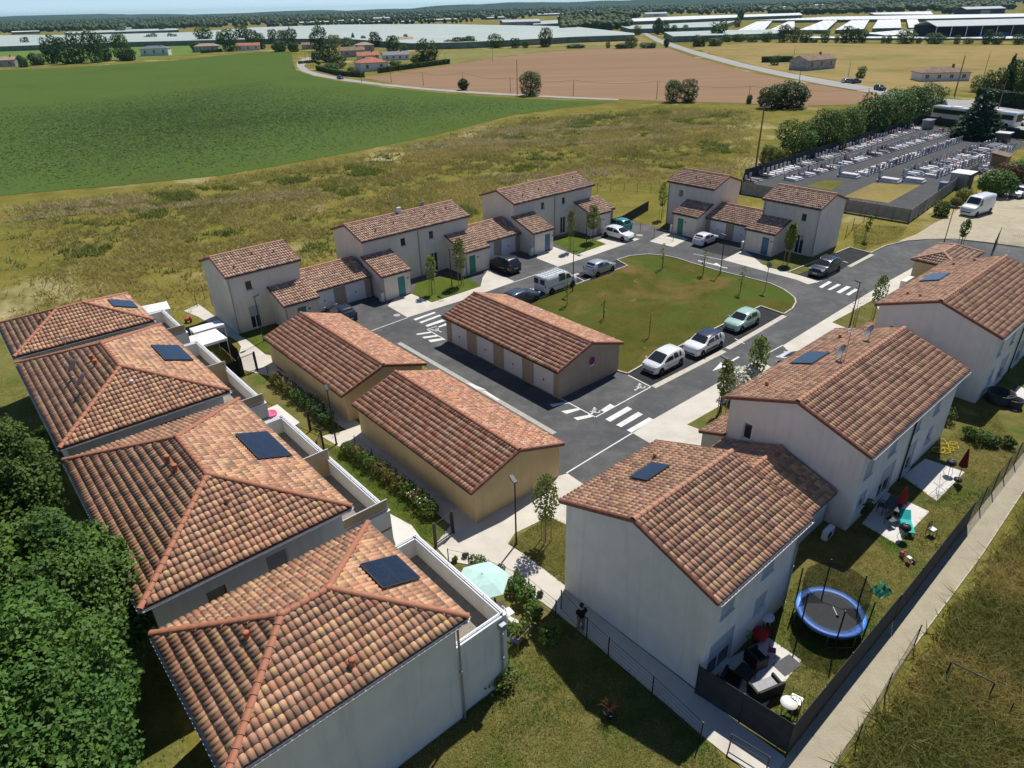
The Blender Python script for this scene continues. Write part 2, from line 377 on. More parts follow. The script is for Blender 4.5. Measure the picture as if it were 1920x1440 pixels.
M['meadow'] = ground('meadow_grass', ((.085, .10, .018), (.175, .155, .034), (.28, .23, .07)), .035, .22, 3.2, .9, fine=.7,
    patch=[((.42, .36, .19), .045, .56, .68, 13.0), ((.07, .125, .035), .03, .58, .72, 47.0), ((.20, .105, .04), .05, .62, .74, 81.0), ((.30, .25, .12), .5, .60, .75, 31.0)])
M['verge_grass'] = ground('verge_grass', ((.07, .10, .022), (.15, .15, .04), (.25, .21, .085)), .12, .7, 6.0, .8)
M['lawn'] = ground('dry_lawn', ((.075, .10, .02), (.145, .135, .04), (.225, .185, .075)), .16, .9, 9.0, .7, patch=[((.06, .12, .02), .22, .52, .66, 5.0), ((.27, .22, .10), .35, .62, .75, 9.0)])
M['green_lawn'] = ground('central_lawn', ((.048, .072, .012), (.09, .09, .019), (.14, .11, .035)), .09, .5, 7.0, .7, patch=[((.075, .115, .022), .11, .47, .62, 3.0), ((.19, .125, .05), .09, .55, .68, 23.0), ((.33, .27, .13), .5, .66, .76, 9.0)])
M['bright_lawn'] = ground('watered_lawn', ((.05, .09, .012), (.085, .12, .02), (.15, .145, .036)), .3, 1.2, 9.0, .7)
M['field_far'] = ground('far_pasture', ((.15, .155, .045), (.21, .20, .07), (.27, .235, .10)), .02, .09, 1.4, .6)
M['field_gold'] = ground('dry_pasture', ((.20, .165, .055), (.29, .22, .085), (.36, .26, .12)), .012, .08, 1.2, .6, patch=[((.15, .16, .05), .02, .52, .7, 3.0)])
M['field_green'] = ground('far_green_field', ((.09, .16, .035), (.13, .20, .045), (.18, .21, .06)), .02, .1, 1.5, .5)
M['plough'] = ground('bare_soil', ((.235, .150, .090), (.275, .178, .108), (.325, .215, .135)), .012, .10, 1.5, .7, streak=(math.radians(-12), (.12, 1.6, 1)), fine=.25)
M['gravel'] = ground('gravel', ((.36, .315, .22), (.44, .39, .28), (.52, .47, .36)), .1, .9, 14.0, .5, patch=[((.30, .26, .16), .12, .58, .72, 3.0)])
M['path_gravel'] = ground('path_gravel', ((.33, .29, .21), (.40, .355, .26), (.46, .41, .31)), .3, 1.5, 22.0, .5)
M['woodland'] = ground('hill_woodland', ((.022, .04, .016), (.045, .065, .025), (.09, .10, .045)), .0012, .006, .03, .8)

def crop_mat():
    t = NT('crop_rows'); c = t.coord(); a, b = G(1150, 190), G(650, 280); ang = math.atan2(a[1] - b[1], a[0] - b[0])
    p = t.map(c, rot=(0, 0, -ang)); w = t.new('TexWave', bands_direction='Y'); t.l.new(p, w.inputs[0]); w.inputs['Scale'].default_value = .42; w.inputs['Distortion'].default_value = .6; w.inputs['Detail'].default_value = 2
    n = t.noise(c, 2.4, 4, .7); big = t.noise(c, .02, 4); f = t.math('ADD', t.math('MULTIPLY', w.outputs['Fac'], .35), t.math('MULTIPLY', n, .65))
    col = t.ramp(f, [(.25, (.058, .10, .024)), (.55, (.092, .145, .038)), (.8, (.135, .185, .055))]); col = t.mix(t.math('MULTIPLY', t.math('SUBTRACT', big, .48, clamp=True), 2.4), col, (.075, .105, .022))
    w2 = t.new('TexWave', bands_direction='Y'); t.l.new(p, w2.inputs[0]); w2.inputs['Scale'].default_value = .0128; w2.inputs['Distortion'].default_value = .15; col = t.mix(t.math('MULTIPLY', t.math('SUBTRACT', w2.outputs['Fac'], .975, clamp=True), 22.0, clamp=True), col, (.10, .11, .035))
    t.bump(f, .9, .25); return t.fin(col, .9, .0)
M['crop'] = crop_mat()
def asphalt_mat():
    t = NT('asphalt'); c = t.coord(); a = t.noise(c, .25, 5, .65, .4); b = t.noise(c, 1.3, 5, .7); d = t.noise(c, 70, 2)
    f = t.math('ADD', t.math('ADD', t.math('MULTIPLY', a, .62), t.math('MULTIPLY', b, .28)), t.math('MULTIPLY', d, .1)); col = t.ramp(f, [(.3, (.055, .057, .06)), (.48, (.085, .087, .089)), (.7, (.165, .162, .155))])
    sc_ = t.noise(t.map(c, (1, 1, 1), loc=(7, 3, 0)), .5, 6, .75, 1.2); col = t.mix(t.math('MULTIPLY', t.math('SUBTRACT', sc_, .58, clamp=True), 3.0, clamp=True), col, (.23, .225, .21))
    t.bump(d, .5, .006); return t.fin(col, .85, .25)
M['asphalt'] = asphalt_mat()
M['asphalt_new'] = ground('new_asphalt', ((.035, .036, .038), (.046, .047, .049), (.065, .066, .066)), .3, 1.5, 40.0, .3)
M['old_road'] = ground('old_road', ((.30, .295, .28), (.36, .35, .33), (.42, .41, .38)), .05, .4, 6.0, .3)
def concrete_mat():
    t = NT('brushed_concrete'); c = t.coord(); a = t.noise(c, .5, 5, .65); d = t.noise(c, 35, 3)
    f = t.math('ADD', t.math('MULTIPLY', a, .75), t.math('MULTIPLY', d, .25)); col = t.ramp(f, [(.3, (.47, .43, .37)), (.5, (.58, .54, .47)), (.7, (.65, .61, .54))])
    t.bump(d, .3, .006); return t.fin(col, .85, .2)
M['concrete'] = concrete_mat()
M['patio'] = plain('patio_concrete', (.62, .60, .56), .8, .2, var=.06, scale=2)

def sheet(name, pts, z, m, px=True, parent=None):
    w = [G(p[0], p[1], z) for p in pts] if px else [(p[0], p[1], z) for p in pts]
    a = sum(w[i][0] * w[(i + 1) % len(w)][1] - w[(i + 1) % len(w)][0] * w[i][1] for i in range(len(w)))
    if a < 0: w = w[::-1]
    me = bpy.data.meshes.new(name); me.from_pydata([tuple(p) for p in w], [], [list(range(len(w)))]); me.materials.append(m); me.update()
    o = inst(name, me, parent)
    if parent is None: tag(o, kind='structure')
    return o

# ------------------------------------------------------------------ terrain and fields
sheet('ground', [(-16000, -2500), (16000, -2500), (16000, 16000), (-16000, 16000)], -.02, M['meadow'], px=False)
sheet('crop_field', [(-260, 152), (0, 131), (120, 127), (330, 113), (420, 103), (500, 96), (545, 97), (548, 118), (556, 132), (585, 142), (640, 153), (720, 164), (900, 181), (1060, 188), (1155, 191), (1040, 205), (960, 216), (820, 252), (690, 279), (560, 303), (420, 328), (250, 345), (120, 356), (-60, 372), (-420, 420)], .02, M['crop'])
sheet('ploughed_field', [(683, 146), (720, 140), (842, 122), (905, 112), (1010, 98), (1110, 91), (1250, 90), (1300, 107), (1400, 134), (1500, 154), (1600, 170), (1650, 180), (1600, 196), (1480, 199), (1380, 193), (1240, 190), (1160, 186), (1060, 182), (900, 173), (760, 161)], .03, M['plough'])
sheet('pasture', [(842, 121), (820, 110), (830, 95), (960, 91), (1110, 86), (1245, 86), (1250, 89.5), (1110, 90.5), (1010, 97), (905, 111)], .02, M['field_far'])
sheet('pasture', [(950, 88), (980, 78), (1185, 68), (1205, 70), (1240, 84), (1110, 85)], .02, M['field_gold'])
sheet('pasture', [(1300, 88), (1420, 80), (1600, 82), (1760, 84), (1930, 85), (2050, 88), (2050, 190), (1900, 176), (1790, 168), (1700, 176), (1560, 150), (1420, 124), (1330, 100)], .02, M['field_gold'])
sheet('green_field', [(-200, 96), (0, 91), (240, 80), (370, 76), (480, 74), (470, 90), (330, 105), (230, 113), (0, 126), (-250, 135)], .02, M['field_green'])
sheet('far_field', [(280, 31), (360, 30), (400, 33), (300, 34)], .02, M['field_far'])
sheet('country_road', [(556, 118), (566, 110), (585, 106), (600, 104), (604, 107), (590, 110), (576, 116), (570, 124), (580, 132), (600, 138), (645, 147), (720, 157), (800, 165), (900, 172.5), (1060, 181), (1160, 185.5), (1160, 188), (1060, 184), (900, 176), (800, 168.5), (720, 161), (640, 151), (590, 142), (566, 134), (557, 126)], .05, M['old_road'])
sheet('country_road', [(1196, 58), (1205, 58), (1240, 74), (1300, 94), (1400, 120), (1480, 137), (1560, 151), (1620, 161), (1680, 171), (1780, 186), (1860, 191), (1990, 205), (2000, 245), (1900, 222), (1860, 212), (1770, 199), (1690, 186), (1600, 168), (1540, 158), (1460, 142), (1380, 124), (1300, 102), (1232, 79)], .06, M['old_road'])
sheet('country_road', [(1660, 186), (1720, 196), (1800, 206), (1900, 218), (1990, 236), (1990, 262), (1900, 246), (1800, 232), (1740, 226), (1700, 205)], .055, M['old_road'])
sheet('gravel_yard', [(1684, 452), (1720, 438), (1752, 418), (1790, 400), (1812, 372), (1850, 352), (1930, 330), (2100, 330), (2100, 490), (1990, 476), (1900, 462), (1830, 452), (1780, 449), (1730, 450)], .01, M['gravel'])

# hills on the horizon, wooded
def hills():
    xs = np.linspace(-9500, 11500, 190); V = []; F = []
    rows = [(5200, .0), (5700, .25), (6400, .8), (7200, 1.0), (8500, 1.1)]
    for yy, k in rows:
        for i, x in enumerate(xs):
            hgt = 24 + 26 * (1 / (1 + math.exp(-(x - 500) / 900))) + 10 * math.sin(x * .0011 + 1) + 7 * math.sin(x * .0031 + 2) + 4 * math.sin(x * .0083) + RNG.random() * 6
            V.append((x + RNG.random() * 40, yy + 160 * math.sin(x * .0017 + yy), k * hgt - (1 if k == 0 else 0)))
    n = len(xs)
    for r in range(len(rows) - 1):
        for i in range(n - 1): F.append((r * n + i, r * n + i + 1, (r + 1) * n + i + 1, (r + 1) * n + i))
    o = inst('hills', np_mesh('hills', np.array(V), np.array(F), 4, M['woodland'])); tag(o, kind='structure')
hills()

# ------------------------------------------------------------------ the estate: roads, pavements, lawns
ROAD = [(540, 622), (600, 585), (690, 548), (760, 520), (900, 490), (1000, 455), (1110, 430), (1176, 412), (1250, 430), (1310, 432), (1400, 455), (1470, 500), (1478, 512), (1592, 463.5), (1632, 475), (1660, 462), (1700, 452.5), (1740, 449.5), (1790, 449), (1850, 456), (1940, 468), (2040, 486), (2040, 510), (1900, 492), (1800, 488), (1715, 500), (1650, 536), (1560, 590.6), (1500, 650), (1440, 700), (1342, 730), (1225, 800), (1230, 840), (1140, 890), (1096, 912), (1045, 905), (1040, 830), (745, 655), (700, 640), (620, 640)]
sheet('road', ROAD, .004, M['asphalt'])
sheet('parking_bays', [(1178, 702), (1210, 683), (1338, 619), (1427, 575), (1469.4, 590), (1222, 727)], .008, M['asphalt_new'])
sheet('parking_bays', [(996, 566), (1096.7, 528), (1176.7, 499), (1157, 488), (1085, 512), (1000, 540), (955, 556)], .008, M['asphalt_new'])
sheet('parking_bays', [(1478, 511), (1593, 465), (1632, 475), (1537, 528), (1497, 516)], .008, M['asphalt_new'])
sheet('driveway', [(1318, 470), (1420, 494), (1400, 470), (1310, 445), (1300, 452)], .008, M['asphalt_new'])
PAVE = [
    [(345, 583), (372, 570), (402, 592), (447, 625), (497, 664), (512, 668), (520, 690), (560, 715), (640, 770), (672, 792), (680, 800), (720, 810), (760, 860), (850, 930), (893, 978), (960, 940), (1042, 894), (1064, 887.5), (1094, 908), (1085, 960), (1063, 985), (1030, 968), (965, 1000), (952, 1020), (985, 1040), (1060, 1098), (1062, 1107), (1300, 1291), (1468, 1417), (1500, 1450), (1405, 1450), (1326, 1387), (1180, 1262), (1100, 1195), (1042, 1147), (985, 1108), (900, 1062), (842, 1052), (815, 1022), (845, 985), (805, 950), (700, 868), (668, 838), (640, 840), (603, 818), (650, 806), (560, 752), (505, 705), (440, 690), (452, 650), (445, 640), (400, 612), (372, 594)],
    [(726.7, 573.3), (764, 595), (870, 562), (966, 528), (916, 505), (905, 520), (901, 537), (810, 567), (772, 551), (740, 560)],
    [(1006, 484), (1046.7, 500), (1120, 476), (1200, 448), (1160, 440), (1116, 451), (1137, 457.5), (1079, 478), (1036, 462), (1010, 470)],
    [(1218, 452.5), (1262, 463), (1290, 448), (1262, 438), (1245, 438)],
    [(1355, 487), (1400, 499), (1443, 511), (1492, 524), (1515, 533), (1537, 528), (1498, 516), (1430, 496), (1395, 468)],
    [(1186, 812), (1225, 786), (1342, 720), (1421, 673), (1452, 692), (1400, 745), (1330, 800), (1320, 840), (1217, 830)],
    [(1467.5, 648), (1560, 590.6), (1650, 536), (1715, 500), (1760, 512), (1640, 590), (1510, 690)],
]
for p in PAVE: sheet('pavement', p, .012, M['concrete'])
LAWN_C = [(1157, 696), (1176.7, 701.6), (1210.6, 682), (1272, 651), (1338, 618), (1426, 574.7), (1469.4, 589.7), (1485, 580), (1492, 568), (1490, 560), (1484.4, 555), (1469, 543.7), (1445, 532.5), (1400, 521), (1349, 509), (1297, 494), (1270, 485), (1246.7, 480), (1213, 477.5), (1180, 480.8), (1157, 488), (1176.7, 499), (1096.7, 528), (996, 566), (960, 580), (1060, 640)]
sheet('central_lawn', LAWN_C, .05, M['green_lawn'])
for p, m in (([(773, 551), (810, 566.7), (901, 536.7), (880, 522), (850, 515), (780, 530)], 'bright_lawn'), ([(1036, 452), (1079, 478), (1137, 457.5), (1112, 448), (1080, 440)], 'bright_lawn'),
             ([(447, 628), (470, 640), (500, 664), (545, 650), (520, 610), (480, 605)], 'bright_lawn'), ([(1425, 493), (1447, 503), (1497, 514), (1550, 494), (1520, 470), (1450, 480)], 'lawn'),
             ([(955, 1018), (1030, 968), (1064, 985), (1062, 1098), (988, 1042)], 'lawn'), ([(1288, 796), (1330, 772), (1372, 748), (1400, 760), (1330, 812)], 'lawn'), ([(1560, 604), (1590, 588), (1640, 560), (1650, 590), (1600, 620)], 'lawn'),
             ([(430, 690), (505, 705), (640, 800), (600, 818), (560, 800), (470, 730)], 'lawn'), ([(603, 830), (640, 842), (668, 838), (805, 952), (845, 985), (815, 1022), (760, 985), (610, 850)], 'bright_lawn'),
             ([(842, 1056), (900, 1066), (985, 1110), (1042, 1149), (1100, 1198), (1180, 1265), (1330, 1390), (1380, 1450), (700, 1600), (400, 1480), (860, 1346), (948, 1270), (955, 1160)], 'lawn'),
             ([(1303, 1296), (1470, 1407), (1670, 1150), (1800, 1000), (1920, 850), (2100, 640), (2000, 600), (1900, 640), (1600, 900)], 'lawn'),
             ([(0, 620), (40, 700), (110, 850), (120, 900), (260, 1150), (300, 1300), (380, 1480), (-100, 1600), (-250, 900), (-150, 640)], 'verge_grass')):
    sheet('lawn', p, .016, M[m])
sheet('gravel_path', [(1477, 1414), (1669, 1168), (1800, 1001), (1920, 848), (2080, 640), (2130, 640), (2020, 780), (1920, 917), (1839, 1041), (1710, 1215), (1568, 1428), (1540, 1480), (1440, 1480)], .02, M['path_gravel'])

def kerb(pts, w=.14, h=.1, m='kerb', name='kerb', z0=0.0):
    """a run of kerb stones: short blocks with joints, one object each run"""
    mb = MB(); P = [G(*p)[:2] for p in pts]
    for a, b in zip(P[:-1], P[1:]):
        L = np.linalg.norm(b - a); n = max(1, int(round(L / 1.0))); d = (b - a) / L; ang = math.atan2(d[1], d[0])
        for i in range(n):
            c = a + d * L * (i + .5) / n; mb.cbox((c[0], c[1], z0 + h / 2), (L / n - .012, w, h), M[m], rz=ang, bev=.015)
    return tag(mb.build(name), kind='structure')
kerb(LAWN_C[:25], h=.11)
kerb([(1478, 511), (1593, 464.5), (1632, 475), (1660, 461.5), (1700, 452), (1740, 449), (1790, 448.5), (1850, 455), (1940, 467)], h=.11)
kerb([(1710, 1217), (1839, 1043), (1920, 919)], w=.06, h=.06)
# flush bands and gutter slabs
def band(pts, w, z, m, name):
    mb = MB(); P = [G(*p)[:2] for p in pts]
    for a, b in zip(P[:-1], P[1:]):
        d = (b - a) / np.linalg.norm(b - a); nn = np.array([-d[1], d[0]]) * w / 2
        mb.add([(*(a - nn), z), (*(b - nn), z), (*(b + nn), z), (*(a + nn), z)], [(0, 1, 2, 3)], M[m])
    return tag(mb.build(name), kind='structure')
band([(1225, 726), (1358, 658)], .5, .016, 'kerb', 'parking_edge'); band([(1364, 654), (1471, 592)], .5, .016, 'kerb', 'parking_edge')
band([(1592, 500), (1636, 477)], .45, .016, 'kerb', 'parking_edge'); band([(991, 546), (1000, 543), (1085, 513)], .4, .016, 'kerb', 'parking_edge')
band([(1537, 527), (1572, 508)], .3, .016, 'kerb', 'parking_edge')
band([(748, 643), (900, 731), (1040, 813)], .42, .016, 'gutter_slab', 'gutter_strip')
# painted markings
def mark(polys, name='road_marking', z=.02, m='white_paint'):
    mb = MB()
    for p in polys:
        w = [tuple(G(q[0], q[1], z)) for q in p]; a = sum(w[i][0] * w[(i + 1) % len(w)][1] - w[(i + 1) % len(w)][0] * w[i][1] for i in range(len(w)))
        mb.add(w if a > 0 else w[::-1], [tuple(range(len(w)))], M[m])
    return tag(mb.build(name), kind='structure')
CROSS = [[[(775, 598.3), (814, 584.7), (817.5, 586.7), (779, 600.8)], [(785.8, 604), (824, 590), (827.5, 592), (790, 606)], [(797.5, 610), (829, 598.7), (835, 601.7), (801, 612.8)], [(821, 612.5), (836, 606), (840, 609), (823, 614)]],
    [[(780, 625.8), (806.7, 621.7), (809, 624), (782.5, 628)], [(791.7, 631.7), (818, 628), (821.7, 630.8), (795, 634.7)], [(803, 637.5), (829, 634), (834, 636.7), (807.5, 641.7)]],
    [[(1030.6, 758), (1062, 753.6), (1066, 756), (1035.6, 763)], [(1052, 771), (1085, 765), (1089, 768), (1062, 776)], [(1075, 783), (1106.7, 777.5), (1112, 781.4), (1082.7, 788)], [(1126, 769), (1144, 757), (1152.7, 761.7), (1134, 772.7)]],
    [[(1135, 785.8), (1176.7, 762), (1185.5, 767), (1144, 791)], [(1155, 796.7), (1196.4, 772), (1205.6, 777), (1164.7, 801)], [(1175, 806.6), (1217, 782.5), (1226, 787), (1184.4, 811)]],
    [[(1535, 538), (1553.8, 527), (1560, 529), (1541.6, 540)], [(1551, 543), (1570.6, 532), (1577, 534), (1557.5, 544)], [(1568, 547.5), (1587.5, 536), (1596, 538), (1575, 550)], [(1585.6, 552), (1603, 541), (1610, 543), (1592, 554)]],
    [[(1335.3, 695.9), (1352, 679), (1360.6, 687)], [(1357, 684), (1384, 668), (1387, 670), (1359, 686)]],
    [[(1309, 488), (1336, 494.5), (1336, 496), (1309, 489.5)], [(1333, 495.6), (1344, 493), (1354, 500)], [(1348, 499), (1364, 502), (1364, 503.3), (1348, 500)]],
    [[(874, 717), (884, 719), (912, 731), (893, 730)], [(905, 734), (910, 732), (938, 750), (932, 751)]]]
for c in CROSS: mark(c)
for l in ([(835, 637.5), (801, 618), (820, 611.7)], [(1051, 747.5), (1116.6, 782.5), (1220.5, 725.6), (1177.8, 703.7)], [(1062, 887.5), (1186, 812)], [(1422.5, 672), (1467.5, 647.5)], [(690, 623), (764, 596)], [(966, 528.5), (1046, 501)], [(1096, 527), (1078, 518)], [(1300, 476), (1355, 488)], [(1378, 635), (1396, 645)], [(1270, 655), (1262, 668)], [(1590, 493), (1575, 488)], [(1000, 545), (1022, 556)]):
    band(l, .1, .022, 'white_paint', 'road_marking')
def wheelchair(x, y, rz, s=1.0):
    c = G(x, y, .024); mb = MB(); m = M['white_paint']; n = 14; vs = []
    for k in range(n):
        t = math.radians(-60 + 300 * k / (n - 1)); vs += [(.30 * s * math.cos(t), .30 * s * math.sin(t), 0), (.22 * s * math.cos(t), .22 * s * math.sin(t), 0)]
    mb.add(vs, [(2 * k + 1, 2 * k, 2 * k + 2, 2 * k + 3) for k in range(n - 1)], m)
    for x0, y0, x1, y1 in ((-.05, .0, .05, .62), (.05, .3, .3, .38), (.0, .0, .36, .08), (.30, -.3, .38, .08), (.38, -.3, .5, -.22)):
        mb.add([(x0 * s, y0 * s, 0), (x1 * s, y0 * s, 0), (x1 * s, y1 * s, 0), (x0 * s, y1 * s, 0)], [(0, 1, 2, 3)], m)
    mb.add([(.1 * s * math.cos(k * .785), (.76 + .1 * math.sin(k * .785)) * s, 0) for k in range(8)], [tuple(range(8))], m)
    o = mb.build('road_marking', loc=tuple(c), rz=rz); tag(o, kind='structure')
wheelchair(817, 617.5, 3.85); wheelchair(1118, 770.5, 2.3); wheelchair(1203, 724.5, 2.3)
# manhole and drain covers
for x, y, s in ((1199, 441, .45), (630, 733, .3), (827, 563.5, .3), (744, 591, .35), (1088, 478, .3)):
    mb = MB(); mb.lathe([(s, 0), (s, .006), (s * .9, .008), (.001, .008)], M['gutter_slab'], 18); o = mb.build('manhole_cover', loc=tuple(G(x, y, .02))); tag(o, kind='structure')
# ------------------------------------------------------------------ roofs of half-round tiles
TW, TH = .242, .385
def tile_geo(w=TW, h=TH, hump=.060, isj=0.0):
    """one tile in (along eave, up slope, normal); lower end proud of the row below"""
    prof = [(-.5, .0), (-.44, .0)] + [(-.44 * math.cos(math.pi * k / 6), math.sin(math.pi * k / 6) * hump) for k in range(1, 6)] + [(.44, .0), (.5, .0)]
    V = []; T = []
    for s_, lift in ((-.5 * h, .035), (.5 * h * 1.16, -.004)):
        for x, z in prof: V.append((x * w, s_, z * 1.0 + lift)); T.append(0.0 if s_ < 0 else 1.0)
    n = len(prof)
    for x, z in prof: V.append((x * w, -.5 * h, (z if z > .02 else 0) * .62 + .0)); T.append(0.0)     # thickness seen at the lower end
    F = [(k, k + 1, n + k + 1, n + k) for k in range(n - 1)] + [(2 * n + k, 2 * n + k + 1, k + 1, k) for k in range(n - 1)]
    return np.array(V), np.array(F), np.array(T)
TV, TF, TT = tile_geo()
TILE_MESH = {}
def tile_mesh(mname):
    if mname not in TILE_MESH:
        a = np.zeros((len(TV), 3)); a[:, 1] = TT
        TILE_MESH[mname] = np_mesh('tile', TV, TF, 4, M[mname], {'tl': a})
    return TILE_MESH[mname]
CAPM = {}
def cap_mesh(m, r=.13, L=.42):
    if (m, r) not in CAPM:
        mb = MB(); n = 7; vs = []
        for x, k in ((-.5 * L, 1.12), (.5 * L * 1.1, .94)):
            for i in range(n): t = math.pi * (.04 + .92 * i / (n - 1)); vs.append((x, r * k * math.cos(t), r * k * math.sin(t) * .85 - .02))
        mb.add(vs, [(i, i + 1, n + i + 1, n + i)[::-1] for i in range(n - 1)], M[m], True); mb.add(vs[:n], [tuple(range(n - 1, -1, -1))], M['batten'])
        CAPM[(m, r)] = mb.mesh('ridge_tile')
    return CAPM[(m, r)]
def inpoly(px, py, poly):
    c = np.zeros(px.shape, bool); n = len(poly)
    for i in range(n):
        x0, y0 = poly[i]; x1, y1 = poly[(i + 1) % n]
        if abs(y1 - y0) < 1e-12: continue
        k = ((y0 > py) != (y1 > py)) & (px < (x1 - x0) * (py - y0) / (y1 - y0) + x0); c ^= k
    return c
def frame(p):
    p = [np.array(q, float) for q in p]; e = (p[1] - p[0]) / np.linalg.norm(p[1] - p[0])
    n = np.cross(e, p[2] - p[0]); n /= np.linalg.norm(n)
    if n[2] < 0: n = -n
    s = np.cross(n, e)
    if s[2] < 0: s = -s; e = -e
    return p[0], e, s, n, [((q - p[0]) @ e, (q - p[0]) @ s) for q in p]
def tiled_roof(root, planes, tmat, capm='cap', caps=(), single=0, verge=(), thick=.10, name='roof', slab='batten', fine=True):
    """planes: polygons (eave start, eave end, ...) in the thing's own space; caps: segments; single: how many tiles are objects of their own"""
    mb = MB()
    for p in planes:
        O, e, s, n, q = frame(p); lo = [np.array(v) - n * .035 for v in p]; dn = [v - np.array((0, 0, thick)) for v in lo]
        k = len(p); vs = lo + dn; f = list(range(k)); nn = np.cross(lo[1] - lo[0], lo[2] - lo[0])
        if nn[2] < 0: f = f[::-1]
        mb.add(vs, [tuple(f), tuple(k + i for i in reversed(f))] + [(f[i], k + f[i], k + f[(i + 1) % k], f[(i + 1) % k]) for i in range(k)], M[slab])
    roof = mb.build(name, root)
    mw = np.array(Matrix.Translation(root.location) @ Matrix.Rotation(root.rotation_euler.z, 4, 'Z')); cam_p = np.array([0, 0, CAM_H])
    cells = []
    for p in planes:
        O, e, s, n, q = frame(p); xs = [a for a, b in q]; ys = [b for a, b in q]
        i0, i1 = math.floor(min(xs) / TW) , math.ceil(max(xs) / TW); wfit = (max(xs) - min(xs)) / max(1, round((max(xs) - min(xs)) / TW)); rows = max(1, round((max(ys) - min(ys)) / TH)); hfit = (max(ys) - min(ys)) / rows
        X, Y = np.meshgrid(min(xs) + wfit * (np.arange(round((max(xs) - min(xs)) / wfit)) + .5), min(ys) + hfit * (np.arange(rows) + .5)); X = X.ravel(); Y = Y.ravel()
        ok = inpoly(X, Y, q); X, Y = X[ok], Y[ok]
        C = O[None] + X[:, None] * e + Y[:, None] * s
        Wc = C @ mw[:3, :3].T + mw[:3, 3]; Wn = mw[:3, :3] @ n; d = cam_p - Wc; dist = np.linalg.norm(d, axis=1); facing = (d @ Wn) / dist
        for k in range(len(X)): cells.append((dist[k] if facing[k] > .08 else dist[k] + 500, C[k], e, s, n, wfit / TW, hfit / TH))
    cells.sort(key=lambda t: t[0])
    me = tile_mesh(tmat)
    for _, c, e, s, n, sx, sy in cells[:single]:
        jx, jr = RNG.gauss(0, .004), RNG.gauss(0, .012)
        e2 = e * math.cos(jr) + s * math.sin(jr); s2 = s * math.cos(jr) - e * math.sin(jr)
        inst('tile', me, roof, mat4=Matrix(((e2[0] * sx, s2[0] * sy, n[0], c[0] + e[0] * jx), (e2[1] * sx, s2[1] * sy, n[1], c[1] + e[1] * jx), (e2[2] * sx, s2[2] * sy, n[2], c[2] + n[2] * RNG.random() * .006), (0, 0, 0, 1))))
    rest = cells[single:]
    if rest:
        C = np.array([r[1] for r in rest]); E = np.array([r[2] * r[5] for r in rest]); S = np.array([r[3] * r[6] for r in rest]); N = np.array([r[4] for r in rest]); m = len(rest)
        jit = NPR.normal(0, .004, (m, 1, 1))
        V = C[:, None] + (TV[None, :, 0:1] + jit) * E[:, None] + TV[None, :, 1:2] * S[:, None] + TV[None, :, 2:3] * N[:, None]
        F = TF[None] + (np.arange(m) * len(TV))[:, None, None]; a = np.ones((m, len(TV), 3)); a[:, :, 0] = NPR.random((m, 1)); a[:, :, 1] = TT[None]
        o = inst('tile_field', np_mesh('tile_field', V.reshape(-1, 3), F.reshape(-1, 4), 4, M[tmat], {'tl': a.reshape(-1, 3)}), roof); tag(o, kind='stuff')
    # ridge and hip tiles
    for a, b in caps:
        a, b = np.array(a, float), np.array(b, float); L = np.linalg.norm(b - a); nn = max(1, round(L / .40)); d = (b - a) / L
        side = np.cross((0, 0, 1.0), d); side /= np.linalg.norm(side); up = np.cross(d, side)
        if fine:
            for i in range(nn):
                c = a + d * L * (i + .5) / nn + up * .055
                inst('ridge_tile', cap_mesh(capm), roof, mat4=Matrix(((d[0] * L / nn / .40, side[0], up[0], c[0]), (d[1] * L / nn / .40, side[1], up[1], c[1]), (d[2] * L / nn / .40, side[2], up[2], c[2] + RNG.random() * .008), (0, 0, 0, 1))))
        else:
            m2 = MB(); m2.tube(a + up * .03, b + up * .03, .13, M[capm], n=8); m2.build('ridge_tile', roof)
    if verge:
        for a, b in verge:
            m2 = MB(); a, b = np.array(a, float), np.array(b, float); L = np.linalg.norm(b - a); nn = max(1, round(L / .38)); d = (b - a) / L; up = np.array((0, 0, 1.0)); up = up - d * (up @ d); up /= np.linalg.norm(up); sd_ = np.cross(d, up)
            for i in range(nn):
                p0 = a + d * L * i / nn; p1 = a + d * L * (i + 1.05) / nn; r0, r1 = .07, .06
                vs = []
                for p in (p0, p1):
                    k = .008 * (p is p0)
                    vs += [p - sd_ * (.06 + k) - up * .13, p + sd_ * (.06 + k) - up * .13, p + sd_ * (.075 + k) + up * (.05 + k), p + up * (.095 + k), p - sd_ * (.075 + k) + up * (.05 + k)]
                m2.add(vs, [(0, 1, 6, 5), (1, 2, 7, 6), (2, 3, 8, 7), (3, 4, 9, 8), (4, 0, 5, 9), (4, 3, 2, 1, 0), (5, 6, 7, 8, 9)], M['verge'])
            m2.build('verge', roof)
    return roof

